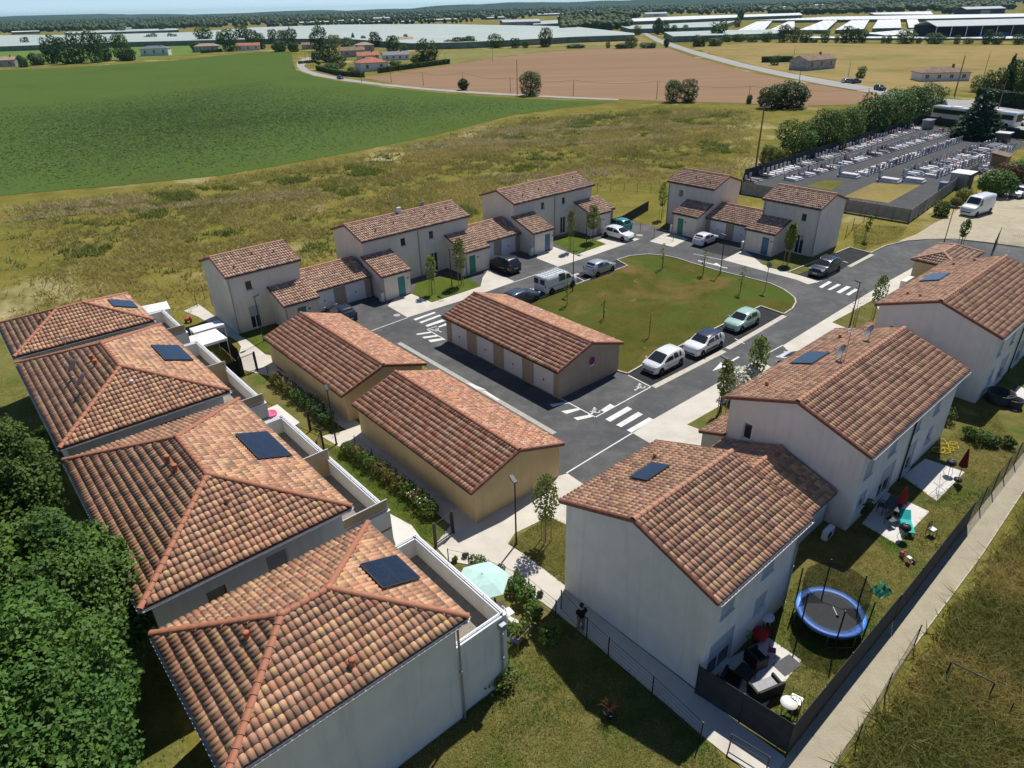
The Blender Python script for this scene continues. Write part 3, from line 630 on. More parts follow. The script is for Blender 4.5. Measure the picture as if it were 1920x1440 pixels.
# ------------------------------------------------------------------ walls with real openings
class Walls:
    def __init__(s, root, mat, name='wall'): s.mb = MB(); s.root = root; s.m = mat; s.name = name
    def panel(s, O, e, w, h, holes=(), depth=.16, top=None):
        """O lower left seen from outside; e along the wall; outward normal = e x up. holes: (x0, x1, z0, z1)"""
        O = np.array(O, float); e = np.array(e, float); up = np.array((0, 0, 1.0)); n = np.cross(e, up)
        xs = sorted({0, w, *[v for q in holes for v in q[:2]]}); zs = sorted({0, h, *[v for q in holes for v in q[2:4]]})
        P = lambda x, z, dd=0.0: O + e * x + up * z - n * dd
        for i in range(len(xs) - 1):
            for j in range(len(zs) - 1):
                cx, cz = (xs[i] + xs[i + 1]) / 2, (zs[j] + zs[j + 1]) / 2
                if any(q[0] < cx < q[1] and q[2] < cz < q[3] for q in holes): continue
                s.mb.add([P(xs[i], zs[j]), P(xs[i + 1], zs[j]), P(xs[i + 1], zs[j + 1]), P(xs[i], zs[j + 1])], [(0, 1, 2, 3)], s.m)
        for x0, x1, z0, z1 in [q[:4] for q in holes]:
            for a, b in (((x0, z0), (x1, z0)), ((x1, z0), (x1, z1)), ((x1, z1), (x0, z1)), ((x0, z1), (x0, z0))):
                s.mb.add([P(*a), P(*b), P(*b, depth), P(*a, depth)], [(3, 2, 1, 0)], s.m)
            s.mb.add([P(x0, z0, depth), P(x1, z0, depth), P(x1, z1, depth), P(x0, z1, depth)], [(0, 1, 2, 3)], M['dark'])
        if top is not None:
            s.mb.add([P(0, h), P(w, h), np.array(top, float)], [(0, 1, 2)], s.m)
    def done(s): return s.mb.build(s.name, s.root)
def opening(root, O, e, hole, kind, depth=.16, mat=None, frame_m='white', shutter=0.0):
    """fills a hole: window / door / garage door, set back in the wall"""
    O = np.array(O, float); e = np.array(e, float); up = np.array((0, 0, 1.0)); n = np.cross(e, up); x0, x1, z0, z1 = hole[:4]; rz = math.atan2(e[1], e[0])
    base = O + e * x0 - n * (depth - .03) + up * z0; w, h = x1 - x0, z1 - z0
    def loc(o): o.location = tuple(base); o.rotation_euler = (0, 0, rz); return o
    if kind == 'window':
        mb = MB(); f = .055 if w > .5 else .045; m = M[frame_m]
        mb.box(0, w, -.04, .0, 0, f, m); mb.box(0, w, -.04, .0, h - f, h, m); mb.box(0, f, -.04, 0, f, h - f, m); mb.box(w - f, w, -.04, 0, f, h - f, m)
        if w > .85: mb.box(w / 2 - .04, w / 2 + .04, -.042, 0, f, h - f, m)
        win = loc(mb.build('window', root))
        pb = MB(); pb.box(f, w - f, -.018, -.010, f, h - f, M['glass']); pb.build('pane', win)
        sb = MB(); sb.box(-.05, w + .05, -(depth + .05), -.0, -.05, -.004, M['white_render']); sb.build('sill', win)
        if shutter > 0:
            rb = MB(); k = max(2, int(h * shutter / .085))
            for i in range(k): zt = h - .02 - i * .085; rb.box(f * .4, w - f * .4, -.062, -.048, zt - .08, zt, M['shutter'])
            rb.build('roller_shutter', win)
        return win
    if kind == 'door':
        mb = MB(); m = M[mat]; mb.box(.05, w - .05, -.05, -.005, .02, h - .05, m); mb.box(.18, w - .18, -.058, -.048, .25, h - .3, m)
        d = loc(mb.build('door', root)); fb = MB(); fm = M['white']
        fb.box(0, .05, -.07, 0, 0, h, fm); fb.box(w - .05, w, -.07, 0, 0, h, fm); fb.box(.05, w - .05, -.07, 0, h - .05, h, fm); fb.build('frame', d)
        hb = MB(); hb.tube((w - .15, -.1, 1.0), (w - .28, -.1, 1.0), .014, M['steel']); hb.tube((w - .15, -.1, 1.0), (w - .15, -.05, 1.0), .012, M['steel']); hb.build('handle', d)
        return d
    if kind == 'garage':
        mb = MB(); m = M['white_metal']; k = 9
        for i in range(k): xa = .04 + (w - .08) * i / k; mb.box(xa + .006, xa + (w - .08) / k - .006, -.052 - .008 * (i % 2), -.01, .03, h - .05, m)
        mb.box(.03, w - .03, -.046, -.006, .02, h - .03, m)
        d = loc(mb.build('garage_door', root)); hb = MB(); hb.cbox((w / 2, -.075, .95), (.09, .03, .16), M['dark']); hb.build('handle', d)
        fb = MB(); fb.box(0, .04, -.07, 0, 0, h, m); fb.box(w - .04, w, -.07, 0, 0, h, m); fb.box(.04, w - .04, -.07, 0, h - .04, h, m); fb.build('frame', d); return d
def gutter(root, a, b, m='zinc_pale', r=.07, name='gutter'):
    a, b = np.array(a, float), np.array(b, float); d = (b - a) / np.linalg.norm(b - a); sd_ = np.cross(d, (0, 0, 1.0)); mb = MB(); n = 6; vs = []
    for p in (a, b):
        for rr in (r, r * .86):
            for i in range(n): t = math.pi * (1 + i / (n - 1)); vs.append(p + sd_ * rr * math.cos(t) + np.array((0, 0, rr * math.sin(t))))
    fs = []
    for o in (0, n):
        for i in range(n - 1): fs.append((o + i, o + i + 1, 2 * n + o + i + 1, 2 * n + o + i))
    fs += [(0, n, 3 * n, 2 * n), (n - 1, 2 * n - 1, 4 * n - 1, 3 * n - 1)]
    mb.add(vs, fs, M[m]); return mb.build(name, root)
def downpipe(root, p, z0, z1, m='zinc', r=.05):
    mb = MB(); mb.tube((p[0], p[1], z0), (p[0], p[1], z1), r, M[m], n=10)
    for z in np.linspace(z0 + .4, z1 - .4, 3): mb.tube((p[0], p[1], z - .03), (p[0], p[1], z + .03), r * 1.35, M[m], n=10)
    return mb.build('downpipe', root)
def plane_z(v, ve, ze, slope): return ze + slope * abs(ve - v)
def vent(roof_root, p, h=.32, r=.08, m='clay', tilt=0):
    mb = MB(); mb.lathe([(r * 1.5, -.12), (r * 1.3, .0), (r, .06), (r, h * .8), (r * 1.18, h * .8), (r * 1.18, h), (r * .6, h + .03), (.001, h + .03)], M[m], 12, p); return mb.build('vent_pipe', roof_root)
def solar(root, c, e, s, n, w, h, split=2):
    e, s, n, c = (np.array(v, float) for v in (e, s, n, c)); o = bpy.data.objects.new('solar_panel', None)
    mb = MB(); T = lambda a, b, d: tuple(c + e * a + s * b + n * d)
    mb.add([T(x, y, z) for z in (.12, .16) for x, y in ((-w / 2, -h / 2), (w / 2, -h / 2), (w / 2, h / 2), (-w / 2, h / 2))], [(3, 2, 1, 0), (4, 5, 6, 7), (0, 1, 5, 4), (1, 2, 6, 5), (2, 3, 7, 6), (3, 0, 4, 7)], M['antra'])
    for x in (-w * .3, w * .3): mb.add([T(x + dx, y, z) for z in (.03, .12) for dx, y in ((-.02, -h / 2), (.02, -h / 2), (.02, h / 2), (-.02, h / 2))], [(0, 1, 5, 4), (1, 2, 6, 5), (2, 3, 7, 6), (3, 0, 4, 7)], M['steel'])
    pan = mb.build('solar_panel', root)
    for k in range(split):
        y0 = -h / 2 + .02 + (h - .04) * k / split; y1 = y0 + (h - .04) / split - .012; me = MB(); hw = w / 2 - .02; L = y1 - y0
        me.add([(-hw, -L / 2, 0), (hw, -L / 2, 0), (hw, L / 2, 0), (-hw, L / 2, 0)], [(0, 1, 2, 3)], M['solar']); cc = c + s * (y0 + y1) / 2 + n * .163
        inst('panel', me.mesh('panel'), pan, mat4=Matrix(((e[0], s[0], n[0], cc[0]), (e[1], s[1], n[1], cc[1]), (e[2], s[2], n[2], cc[2]), (0, 0, 0, 1))))
    return pan
def dish(root, p, az, mast=1.0, r=.42):
    mb = MB(); p = np.array(p, float); mb.tube(p - (0, 0, .1), p + (0, 0, mast), .025, M['steel'], n=6); d = mb.build('satellite_dish', root)
    rb = MB(); vs = []; n = 16; rings = [(0.001, 0), (r * .5, .03), (r, .11)]
    for rr, dz in rings:
        for k in range(n): t = 2 * math.pi * k / n; vs.append((dz, rr * math.cos(t), rr * math.sin(t) * 1.08))
    rb.add(vs, [(i * n + k, i * n + (k + 1) % n, (i + 1) * n + (k + 1) % n, (i + 1) * n + k) for i in range(2) for k in range(n)], M['dish'], True)
    o = rb.build('reflector', d); o.location = tuple(p + (0, 0, mast * .72)); o.rotation_euler = (0, -.5, az)
    ab = MB(); ab.tube((.02, 0, -r * .9), (.5, 0, -.1), .014, M['steel'], n=5); ab.cbox((.52, 0, -.06), (.1, .07, .07), M['dish']); o2 = ab.build('feed_arm', d); o2.location = o.location; o2.rotation_euler = o.rotation_euler
    return d
def antenna(root, p, az, h=1.4):
    p = np.array(p, float); mb = MB(); mb.tube(p - (0, 0, .1), p + (0, 0, h), .02, M['steel'], n=6); c, s_ = math.cos(az), math.sin(az); top = p + (0, 0, h - .1)
    mb.tube(top - np.array((c, s_, 0)) * .5, top + np.array((c, s_, 0)) * .5, .012, M['steel'], n=5)
    for k in range(7):
        q = top + np.array((c, s_, 0)) * (-.45 + k * .15); L = .22 - .015 * k; mb.tube(q - np.array((-s_, c, 0)) * L, q + np.array((-s_, c, 0)) * L, .008, M['steel'], n=4)
    return mb.build('antenna', root)
# ------------------------------------------------------------------ garages and two-storey gable houses
SLOPE = .335
def gable_planes(L, W, ze, zr, v0=0.0, u0=0.0):
    return [[(u0 - L / 2, v0 - W / 2, ze), (u0 + L / 2, v0 - W / 2, ze), (u0 + L / 2, v0, zr), (u0 - L / 2, v0, zr)],
            [(u0 + L / 2, v0 + W / 2, ze), (u0 - L / 2, v0 + W / 2, ze), (u0 - L / 2, v0, zr), (u0 + L / 2, v0, zr)]]
def gable_trim(L, W, ze, zr, v0=0.0, u0=0.0, ends=(-1, 1)):
    caps = [((u0 - L / 2, v0, zr), (u0 + L / 2, v0, zr))]; verge = []
    for k in ends:
        for s in (-1, 1): verge.append(((u0 + k * (L / 2 - .03), v0 + s * W / 2, ze), (u0 + k * (L / 2 - .03), v0, zr)))
    return caps, verge
def gable_walls(root, L, W, ze, zr, OU, OV, mat, holes=None, v0=0.0, u0=0.0, mats=None):
    """walls under the eaves: fronts at v = +-(W/2-OV), gables at u = +-(L/2-OU). holes: {'f','b','l','r': [(x0,x1,z0,z1,kind,kw)]} (x from the left seen from outside)"""
    holes = holes or {}; a, b = L / 2 - OU, W / 2 - OV; zw = ze + (zr - ze) * OV / (W / 2) - .14; zt = zr - .14
    wl_ = Walls(root, M[mat]); spec = {'f': ((u0 - a, v0 - b, 0), (1, 0, 0), 2 * a), 'b': ((u0 + a, v0 + b, 0), (-1, 0, 0), 2 * a), 'r': ((u0 + a, v0 - b, 0), (0, 1, 0), 2 * b), 'l': ((u0 - a, v0 + b, 0), (0, -1, 0), 2 * b)}
    for k, (O, e, w) in spec.items():
        top = (u0 + (a if k == 'r' else -a), v0, zt) if k in 'lr' else None
        wl_.panel(O, e, w, zw, [h[:4] for h in holes.get(k, [])], top=top)
        for h in holes.get(k, []): opening(root, O, e, h[:4], h[4], **(h[5] if len(h) > 5 else {}))
    return wl_.done()

def garage(label, x, y, yaw, L, W, ze, zr, doors, single, extra=None):
    r = thing('garage_block', label, 'garage', (x, y, 0), yaw); hs = {}
    OU, OV = .12, .35
    if doors:
        a = L / 2 - OU; w = 2 * a; n = 4; hs['b'] = []   # doors on the +v side
        for k in range(n): c = w * (k + .5) / n; hs['b'].append((c - 1.15, c + 1.15, .02, 2.02, 'garage', {}))
        gable_walls(r, L, W, ze, zr, OU, OV, 'taupe', hs)
    else: gable_walls(r, L, W, ze, zr, OU, OV, 'tan', hs)
    caps, verge = gable_trim(L, W, ze, zr)
    tiled_roof(r, gable_planes(L, W, ze, zr), 'tile_g', 'cap', caps, single, verge)
    return r
g1 = garage('tan garage block with blank side walls beside the house with a raised white shutter', -13.53, 49.14, 2.274, 13.34, 7.25, 2.33, 3.52, False, 200)
g2 = garage('tan garage block with blank side walls, between the path lamp and the road', -3.94, 37.80, 2.271, 13.29, 7.3, 2.37, 3.58, False, 300)
g3 = garage('taupe garage block with four white doors and a round no-parking sign', 1.47, 52.14, 2.275, 14.39, 7.35, 2.42, 3.63, True, 300)
downpipe(g2, (-6.45, 3.22), 0, 2.3); downpipe(g1, (6.45, 3.22), 0, 2.3); downpipe(g1, (-6.45, 3.22), 0, 2.3); downpipe(g3, (7.0, 3.25), 0, 2.3)
# no-parking roundel on the gable of the third block
mb = MB(); mb.lathe([(.32, 0), (.32, .02), (.001, .02)], M['sign_red'], 24); o = mb.build('no_parking_sign', g3); o.location = (-7.10, -.15, 2.05); o.rotation_euler = (0, -math.pi / 2, 0)
m2 = MB(); m2.lathe([(.25, .022), (.001, .022)], M['sign_blue'], 24); m2.build('disc', o); m3 = MB(); m3.cbox((0, 0, .027), (.5, .06, .004), M['sign_red'], rz=.785); m3.build('bar', o)
m4 = MB(); m4.cbox((-.40, 0, .01), (.1, .4, .012), M['white']); m4.build('plate', o)

def porch(root, u0, u1, vf, vb, ze, door_u, dm, side=-1, tmat='tile_h', name_wall='cream', left=True, right=True, trim=(1, 1)):
    """lean-to entrance: walls u0..u1, front wall at vf, against the house at vb; roof falls to the front. side=-1 front towards -v, +1 towards +v"""
    s = side; zt = ze + SLOPE * (abs(vf - vb) + .15); f = vf; O1 = {'f': None}
    wl_ = Walls(root, M[name_wall], 'porch_wall'); hz = ze - .08; d = abs(vb - vf)
    if s < 0: O, e = np.array((u0, f, 0.)), np.array((1., 0, 0)); dx = door_u - u0
    else: O, e = np.array((u1, f, 0.)), np.array((-1., 0, 0)); dx = u1 - door_u
    hole = (dx - .47, dx + .47, .02, 2.12); wl_.panel(O, e, u1 - u0, hz, [hole]); opening(root, O, e, hole, 'door', mat=dm)
    for u in (u0, u1):
        q = [(u, f, 0), (u, vb, 0), (u, vb, zt - .14), (u, f, hz)]; up = (u == u1) == (s < 0)
        wl_.mb.add(q, [(0, 1, 2, 3) if up else (3, 2, 1, 0)], wl_.m)
    wl_.done()
    ov = .12; pl = [(u0 - ov, f + s * .15, ze), (u1 + ov, f + s * .15, ze), (u1 + ov, vb, zt), (u0 - ov, vb, zt)]
    if s > 0: pl = [pl[1], pl[0], pl[3], pl[2]]
    vg = [((u, f + s * .15, ze), (u, vb, zt)) for u, k in ((u0 - ov + .03, trim[0]), (u1 + ov - .03, trim[1])) if k]
    rf = tiled_roof(root, [pl], tmat, 'cap_r', (), 0, vg, name='porch_roof')
    downpipe(root, (u0 + .06 if s < 0 else u1 - .06, f + s * .06), 0, ze - .1, 'zinc'); gutter(root, (u0 - ov, f + s * .2, ze - .1), (u1 + ov, f + s * .2, ze - .1), 'zinc')
    mb = MB(); mb.cbox((door_u + (.75 if s < 0 else -.75), f + s * .012, 1.75), (.2, .03, .14), M['antra']); mb.build('house_number', root)
    mb = MB(); mb.box((u0 - .34) if s < 0 else (u1 + .02), (u0 - .02) if s < 0 else (u1 + .34), min(f, f - s * .55), max(f, f - s * .55), 0, .95, M['white_render']); mb.build('meter_box', root)
    return rf
def garage_link(root, u0, u1, v0, W=7.1, ze=2.3, side=-1, tmat='tile_h', doors=2, mat='taupe', single=0):
    """low garage with its own ridge, closing the gap between two houses"""
    zr = ze + SLOPE * W / 2 ; L = u1 - u0; uc = (u0 + u1) / 2; hs = []
    w = L
    if doors: hs = [((w * (k + .5) / doors) - 1.12, (w * (k + .5) / doors) + 1.12, .02, 2.02, 'garage', {}) for k in range(doors)]
    b = W / 2 - .4; zw = ze + SLOPE * .4 - .14; wl_ = Walls(root, M[mat], 'garage_wall')
    for s in (-1, 1):
        O, e = ((u0, v0 - b, 0.), (1., 0, 0)) if s < 0 else ((u1, v0 + b, 0.), (-1., 0, 0))
        hh = hs if s == side else []
        wl_.panel(O, e, L, zw, [h[:4] for h in hh])
        for h in hh: opening(root, O, e, h[:4], 'garage')
    wl_.done()
    rf = tiled_roof(root, gable_planes(L, W, ze, zr, v0, uc), tmat, 'cap_r', [((u0, v0, zr), (u1, v0, zr))], single, (), name='garage_roof', fine=single > 0)
    gutter(root, (u0, v0 + side * (W / 2 + .05), ze - .1), (u1, v0 + side * (W / 2 + .05), ze - .1), 'zinc')
    return rf
def wall_uv(root, px, py, v):
    """where a pixel meets the wall plane v = const of a thing: (u, z)"""
    d = CM.T @ np.array([(px - 960) / FPX, (py - 720) / FPX, 1.0]); a = root.rotation_euler.z; c, s = math.cos(a), math.sin(a); X, Y = root.location.x, root.location.y
    o = np.array([0, 0, CAM_H]); ov = -(o[0] - X) * s + (o[1] - Y) * c; dv = -d[0] * s + d[1] * c; t = (v - ov) / dv; p = o + d * t
    return ((p[0] - X) * c + (p[1] - Y) * s, p[2])

def roof_hit(root, zf, px, py):
    a = root.rotation_euler.z; c, s = math.cos(a), math.sin(a); z = 6.0
    for _ in range(25): p = G(px, py, z); dx, dy = p[0] - root.location.x, p[1] - root.location.y; u, v = dx * c + dy * s, -dx * s + dy * c; z += .7 * (zf(u, v) - z)
    return (u, v, zf(u, v))
# --- the row of houses along the meadow: front is -v
def row_house(label, x, y, yaw, L, W, ze, side=-1, wins=(), tall=(), shutter=0.0, name='terrace_house'):
    r = thing(name, label, 'house', (x, y, 0), yaw); zr = ze + SLOPE * W / 2; a = L / 2 - .15; holes = {'f' if side < 0 else 'b': []}; k = 'f' if side < 0 else 'b'
    for u in wins:
        xx = u + a if side < 0 else a - u; holes[k].append((xx - .33, xx + .33, 3.8, 4.7, 'window', {}))
    for u in tall:
        xx = u + a if side < 0 else a - u; holes[k].append((xx - .48, xx + .48, .05 if not shutter else .1, 2.2 if not shutter else 2.3, 'window', {'shutter': shutter}))
    holes['b' if side < 0 else 'f'] = [(L * q - .6, L * q + .3, zz, zz + 1.15, 'window', {}) for q in (.3, .7) for zz in (1.0, 3.4)]
    gable_walls(r, L, W, ze, zr, .15, .35, 'cream', holes); caps, verge = gable_trim(L, W, ze, zr)
    rf = tiled_roof(r, gable_planes(L, W, ze, zr), 'tile_h', 'cap_r', caps, 0, verge, fine=False)
    gutter(r, (-L / 2, side * (W / 2 + .05), ze - .1), (L / 2, side * (W / 2 + .05), ze - .1), 'zinc')
    return r, rf, zr
W_ = 6.62
h1, rf, zr = row_house('single tile-roofed house with a half-raised white shutter, at the meadow end of the row', -24.43, 62.49, .705, 7.15, W_, 5.55, wins=(-1.57,), tall=(-1.57,), shutter=.5)
downpipe(h1, (-3.35, -3.05), 0, 5.4); porch(h1, .15, 3.5, -5.95, -2.96, 2.6, 1.75, 'teal', trim=(1, 0)); garage_link(h1, 3.5, 10.45, -.3)
for u, v in ((-2.3, -2.3), (1.9, -1.4), (.0, -1.0)): vent(rf, (u, v, zr - SLOPE * abs(v)), .25, .07, 'verge')
h2, rf, zr = row_house('long double house with antenna and box on its ridge and two porches', -11.68, 74.77, .709, 13.96, W_, 5.42, wins=(-1.88, 1.77), tall=(1.95,))
downpipe(h2, (0, -3.05), 0, 5.3); porch(h2, -7.0, -3.75, -6.6, -2.96, 2.6, -4.8, 'teal', trim=(1, 1)); porch(h2, 3.6, 6.95, -6.5, -2.96, 2.6, 4.55, 'green_door', trim=(1, 0)); garage_link(h2, 6.95, 13.6, -.9)
for u, v in ((-4.6, -2.2), (-2.0, -1.6), (2.0, -1.6), (5.2, -1.2)): vent(rf, (u, v, zr - SLOPE * abs(v)), .25, .07, 'verge')
antenna(h2, (-.2, .15, zr), .4, 1.3); mb = MB(); mb.cbox((-.25, -.05, zr + .3), (.5, .3, .6), M['white_metal'], bev=.03); mb.build('roof_box', h2); mb = MB(); mb.cbox((2.9, .1, zr + .3), (.6, .1, .55), M['dish'], bev=.03); mb.build('roof_box', h2)
h3, rf, zr = row_house('long double house with four roof vents beside the fenced play garden', 3.95, 88.37, .706, 13.88, W_, 5.40, wins=(-1.96, 1.66), tall=(1.6,))
downpipe(h3, (0, -3.05), 0, 5.3); porch(h3, -7.0, -3.8, -6.7, -2.96, 2.6, -4.7, 'blue_door', trim=(1, 1)); porch(h3, 3.6, 6.95, -6.3, -2.96, 2.6, 4.8, 'grey_door', trim=(1, 0)); garage_link(h3, 6.95, 9.2, -2.0, W=6.2, doors=1 if 0 else 0)
for u, v in ((-4.6, -2.2), (-1.6, -1.8), (2.0, -1.4), (5.2, -1.0)): vent(rf, (u, v, zr - SLOPE * abs(v)), .25, .07, 'verge')
h4, rf, zr = row_house('single house with green door, backing on the cemetery corner by the meadow', 25.71, 90.28, 2.30, 7.05, W_, 5.55, side=1, wins=(1.51,))
porch(h4, -3.35, .2, 6.1, 2.96, 2.6, -.95, 'green_door', side=1, trim=(1, 1)); downpipe(h4, (3.35, 3.05), 0, 5.4)
for u, v in ((.3, 1.6), (-2.2, 2.2)): vent(rf, (u, v, zr - SLOPE * abs(v)), .25, .07, 'verge')
garage_link(h4, -10.0, -3.4, .85, side=1)
h5, rf, zr = row_house('single house with blue porch door beside the dark car bay', 34.73, 80.01, 2.289, 7.2, W_, 5.55, side=1, wins=(-1.64,), tall=(-1.62,))
porch(h5, -.1, 3.55, 6.05, 2.96, 2.6, .9, 'blue_door', side=1, trim=(1, 0)); downpipe(h5, (-3.4, 3.05), 0, 5.4); downpipe(h5, (3.3, 3.05), 2.5, 5.4)
for u, v in ((.3, 1.4), (2.8, 1.0)): vent(rf, (u, v, zr - SLOPE * abs(v)), .25, .07, 'verge')

# --- the row along the gravel path: gardens on -v, street on +v
def street_house(label, x, y, yaw, L, W, ze, single, gard, street=(), lw=(), pan=None):
    r = thing('gable_house', label, 'house', (x, y, 0), yaw); zr = ze + .343 * W / 2; a = L / 2 - .15
    holes = {'f': [(u + a - w / 2, u + a + w / 2, z0, z1, 'window', {'frame_m': 'white', 'shutter': .96 if z0 > 1 else .55}) for u, w, z0, z1 in gard], 'l': [(u - .28, u + .28, z0, z1, 'window', {}) for u, z0, z1 in lw]}
    gable_walls(r, L, W, ze, zr, .15, .35, 'white_render', holes); caps, verge = gable_trim(L, W, ze, zr)
    rf = tiled_roof(r, gable_planes(L, W, ze, zr), 'tile_r', 'cap_r', caps, single, verge)
    gutter(r, (-L / 2 + .1, -W / 2 - .05, ze - .1), (L / 2, -W / 2 - .05, ze - .1)); gutter(r, (-L / 2 + .1, W / 2 + .05, ze - .1), (L / 2, W / 2 + .05, ze - .1), 'zinc')
    return r, rf, zr
def slope_pt(u, v, W, ze, zr): return (u, v, ze + (zr - ze) * (1 - abs(v) / (W / 2)))
def sp(root, px, py, W, ze, zr): return roof_hit(root, lambda u, v: ze + (zr - ze) * (1 - abs(v) / (W / 2)), px, py)
sl = math.atan(.343); SB = (0, -math.cos(sl), math.sin(sl)); NB = (0, math.sin(sl), math.cos(sl))   # street slope (+v): up-slope direction and normal
r1, rf, zr = street_house('white gable house with one small solar panel, by the lawn in front of the man', 7.70, 24.72, .716, 7.34, 8.72, 5.55, 300, [(-2.14, 1.0, 3.6, 4.8), (.97, 1.0, 3.75, 4.85), (.89, 1.0, 1.5, 2.6), (-2.1, 1.9, .05, 2.3)])
solar(r1, sp(r1, 1219, 888, 8.72, 5.55, zr), (1, 0, 0), SB, NB, 1.75, 1.1, 1); vent(rf, sp(r1, 1227, 860, 8.72, 5.55, zr), .3, .09); vent(rf, sp(r1, 1280, 856, 8.72, 5.55, zr), .12, .07, 'cap_r')
garage_link(r1, 3.55, 10.8, .85, W=7.2, ze=2.35, side=1, tmat='tile_r', single=120, mat='white_render'); downpipe(r1, (3.4, -4.08), 0, 5.4)
r2, rf, zr = street_house('long white gable house with two dishes and an antenna on its roof', 20.87, 36.76, .717, 14.0, 8.75, 5.2, 300, [(-5.75, 1.0, 3.2, 4.3), (-2.7, 1.0, 3.2, 4.3), (.75, 1.0, 3.2, 4.3), (3.8, 1.0, 3.2, 4.3), (-5.65, 1.0, .9, 2.1), (3.85, 1.0, 1.0, 2.2), (-2.35, 1.9, .05, 2.3), (.95, 1.5, .05, 2.3)], lw=((1.35, 2.9, 4.0),))
solar(r2, sp(r2, 1519, 674, 8.75, 5.2, zr), (1, 0, 0), SB, NB, 2.3, 1.5, 2)
for u, v, m in ((1437, 724, 'clay'), (1574, 635, 'clay')): vent(rf, sp(r2, u, v, 8.75, 5.2, zr), .3, .1, m)
vent(rf, sp(r2, 1455, 735, 8.75, 5.2, zr), .12, .07, 'cap_r'); dish(r2, sp(r2, 1576, 677, 8.75, 5.2, zr), 2.2, .9); dish(r2, sp(r2, 1628, 639, 8.75, 5.2, zr), 2.2, .9); antenna(r2, sp(r2, 1584, 671, 8.75, 5.2, zr), .5, 2.0)
downpipe(r2, (0, -4.1), 0, 5.1, 'dark'); garage_link(r2, 6.9, 13.2, .85, W=7.2, ze=2.35, side=1, tmat='tile_r', mat='white_render')
r3, rf, zr = street_house('long white gable house with solar panel, next to the small hip-roofed store', 36.12, 50.03, .717, 14.1, 8.72, 5.35, 0, [(-4.9, .9, 3.2, 4.3), (-2.1, .9, 3.2, 4.3), (-4.9, .9, .9, 2.1), (-2.2, 1.8, .05, 2.2), (2.0, .9, 3.2, 4.3), (2.0, 1.8, .05, 2.2)], lw=((1.35, 2.9, 4.0),))
solar(r3, sp(r3, 1753, 522, 8.72, 5.35, zr), (1, 0, 0), SB, NB, 2.3, 1.5, 2); downpipe(r3, (0, -4.1), 0, 5.2, 'dark')
for u, v, m in ((1701, 553, 'clay'), (1787, 498, 'clay'), (1724, 557, 'cap_r'), (1826, 490, 'cap_r')): vent(rf, sp(r3, u, v, 8.72, 5.35, zr), .25, .09, m)
def street_porch(root, u0, u1, vb, vf, ze, zt):
    wl_ = Walls(root, M['white_render'], 'porch_wall'); hole = (.7, 1.65, .02, 2.0); O, e = (u1, vf - .2, 0.), (-1., 0, 0); wl_.panel(O, e, u1 - u0, ze - .1, [hole]); opening(root, O, e, hole, 'door', mat='grey_door')
    for u in (u0, u1): wl_.mb.add([(u, vb, 0), (u, vf - .2, 0), (u, vf - .2, ze - .1), (u, vb, zt - .15)], [(0, 1, 2, 3) if u == u0 else (3, 2, 1, 0)], wl_.m)
    wl_.done(); tiled_roof(root, [[(u1 + .12, vf, ze), (u0 - .12, vf, ze), (u0 - .12, vb, zt), (u1 + .12, vb, zt)]], 'tile_r', 'cap_r', (), 0, [((u0 - .09, vf, ze), (u0 - .09, vb, zt))], name='porch_roof')
street_porch(r2, -6.95, -3.6, 4.0, 5.75, 2.15, 2.72); street_porch(r3, -6.95, -3.6, 4.0, 5.75, 2.3, 2.87)

# --- hip roofs
def hip_planes(L, W, ze, zr, rl):
    a, b = L / 2, W / 2
    return ([[(-a, -b, ze), (a, -b, ze), (rl, 0, zr), (-rl, 0, zr)], [(a, b, ze), (-a, b, ze), (-rl, 0, zr), (rl, 0, zr)], [(a, -b, ze), (a, b, ze), (rl, 0, zr)], [(-a, b, ze), (-a, -b, ze), (-rl, 0, zr)]],
            [((-rl, 0, zr), (rl, 0, zr))] + [((s * a, t * b, ze), (s * rl, 0, zr)) for s in (-1, 1) for t in (-1, 1)])
st = thing('bin_store', 'small low tan store with hip roof at the road bend', 'store', (44.97, 67.31, 0), .715)
wl_ = Walls(st, M['tan']); a, b = 3.3, 1.9
for O, e, w in (((-a, -b, 0), (1, 0, 0), 2 * a), ((a, b, 0), (-1, 0, 0), 2 * a), ((a, -b, 0), (0, 1, 0), 2 * b), ((-a, b, 0), (0, -1, 0), 2 * b)): wl_.panel(O, e, w, 2.55)
wl_.done(); pl, cp = hip_planes(7.17, 4.38, 2.6, 3.34, 1.66); tiled_roof(st, pl, 'tile_h', 'cap_r', cp, 0, fine=False)
mb = MB(); mb.cbox((-5.4, 1.4, .6), (2.2, .5, 1.2), M['white_render']); mb.build('screen_wall', st)

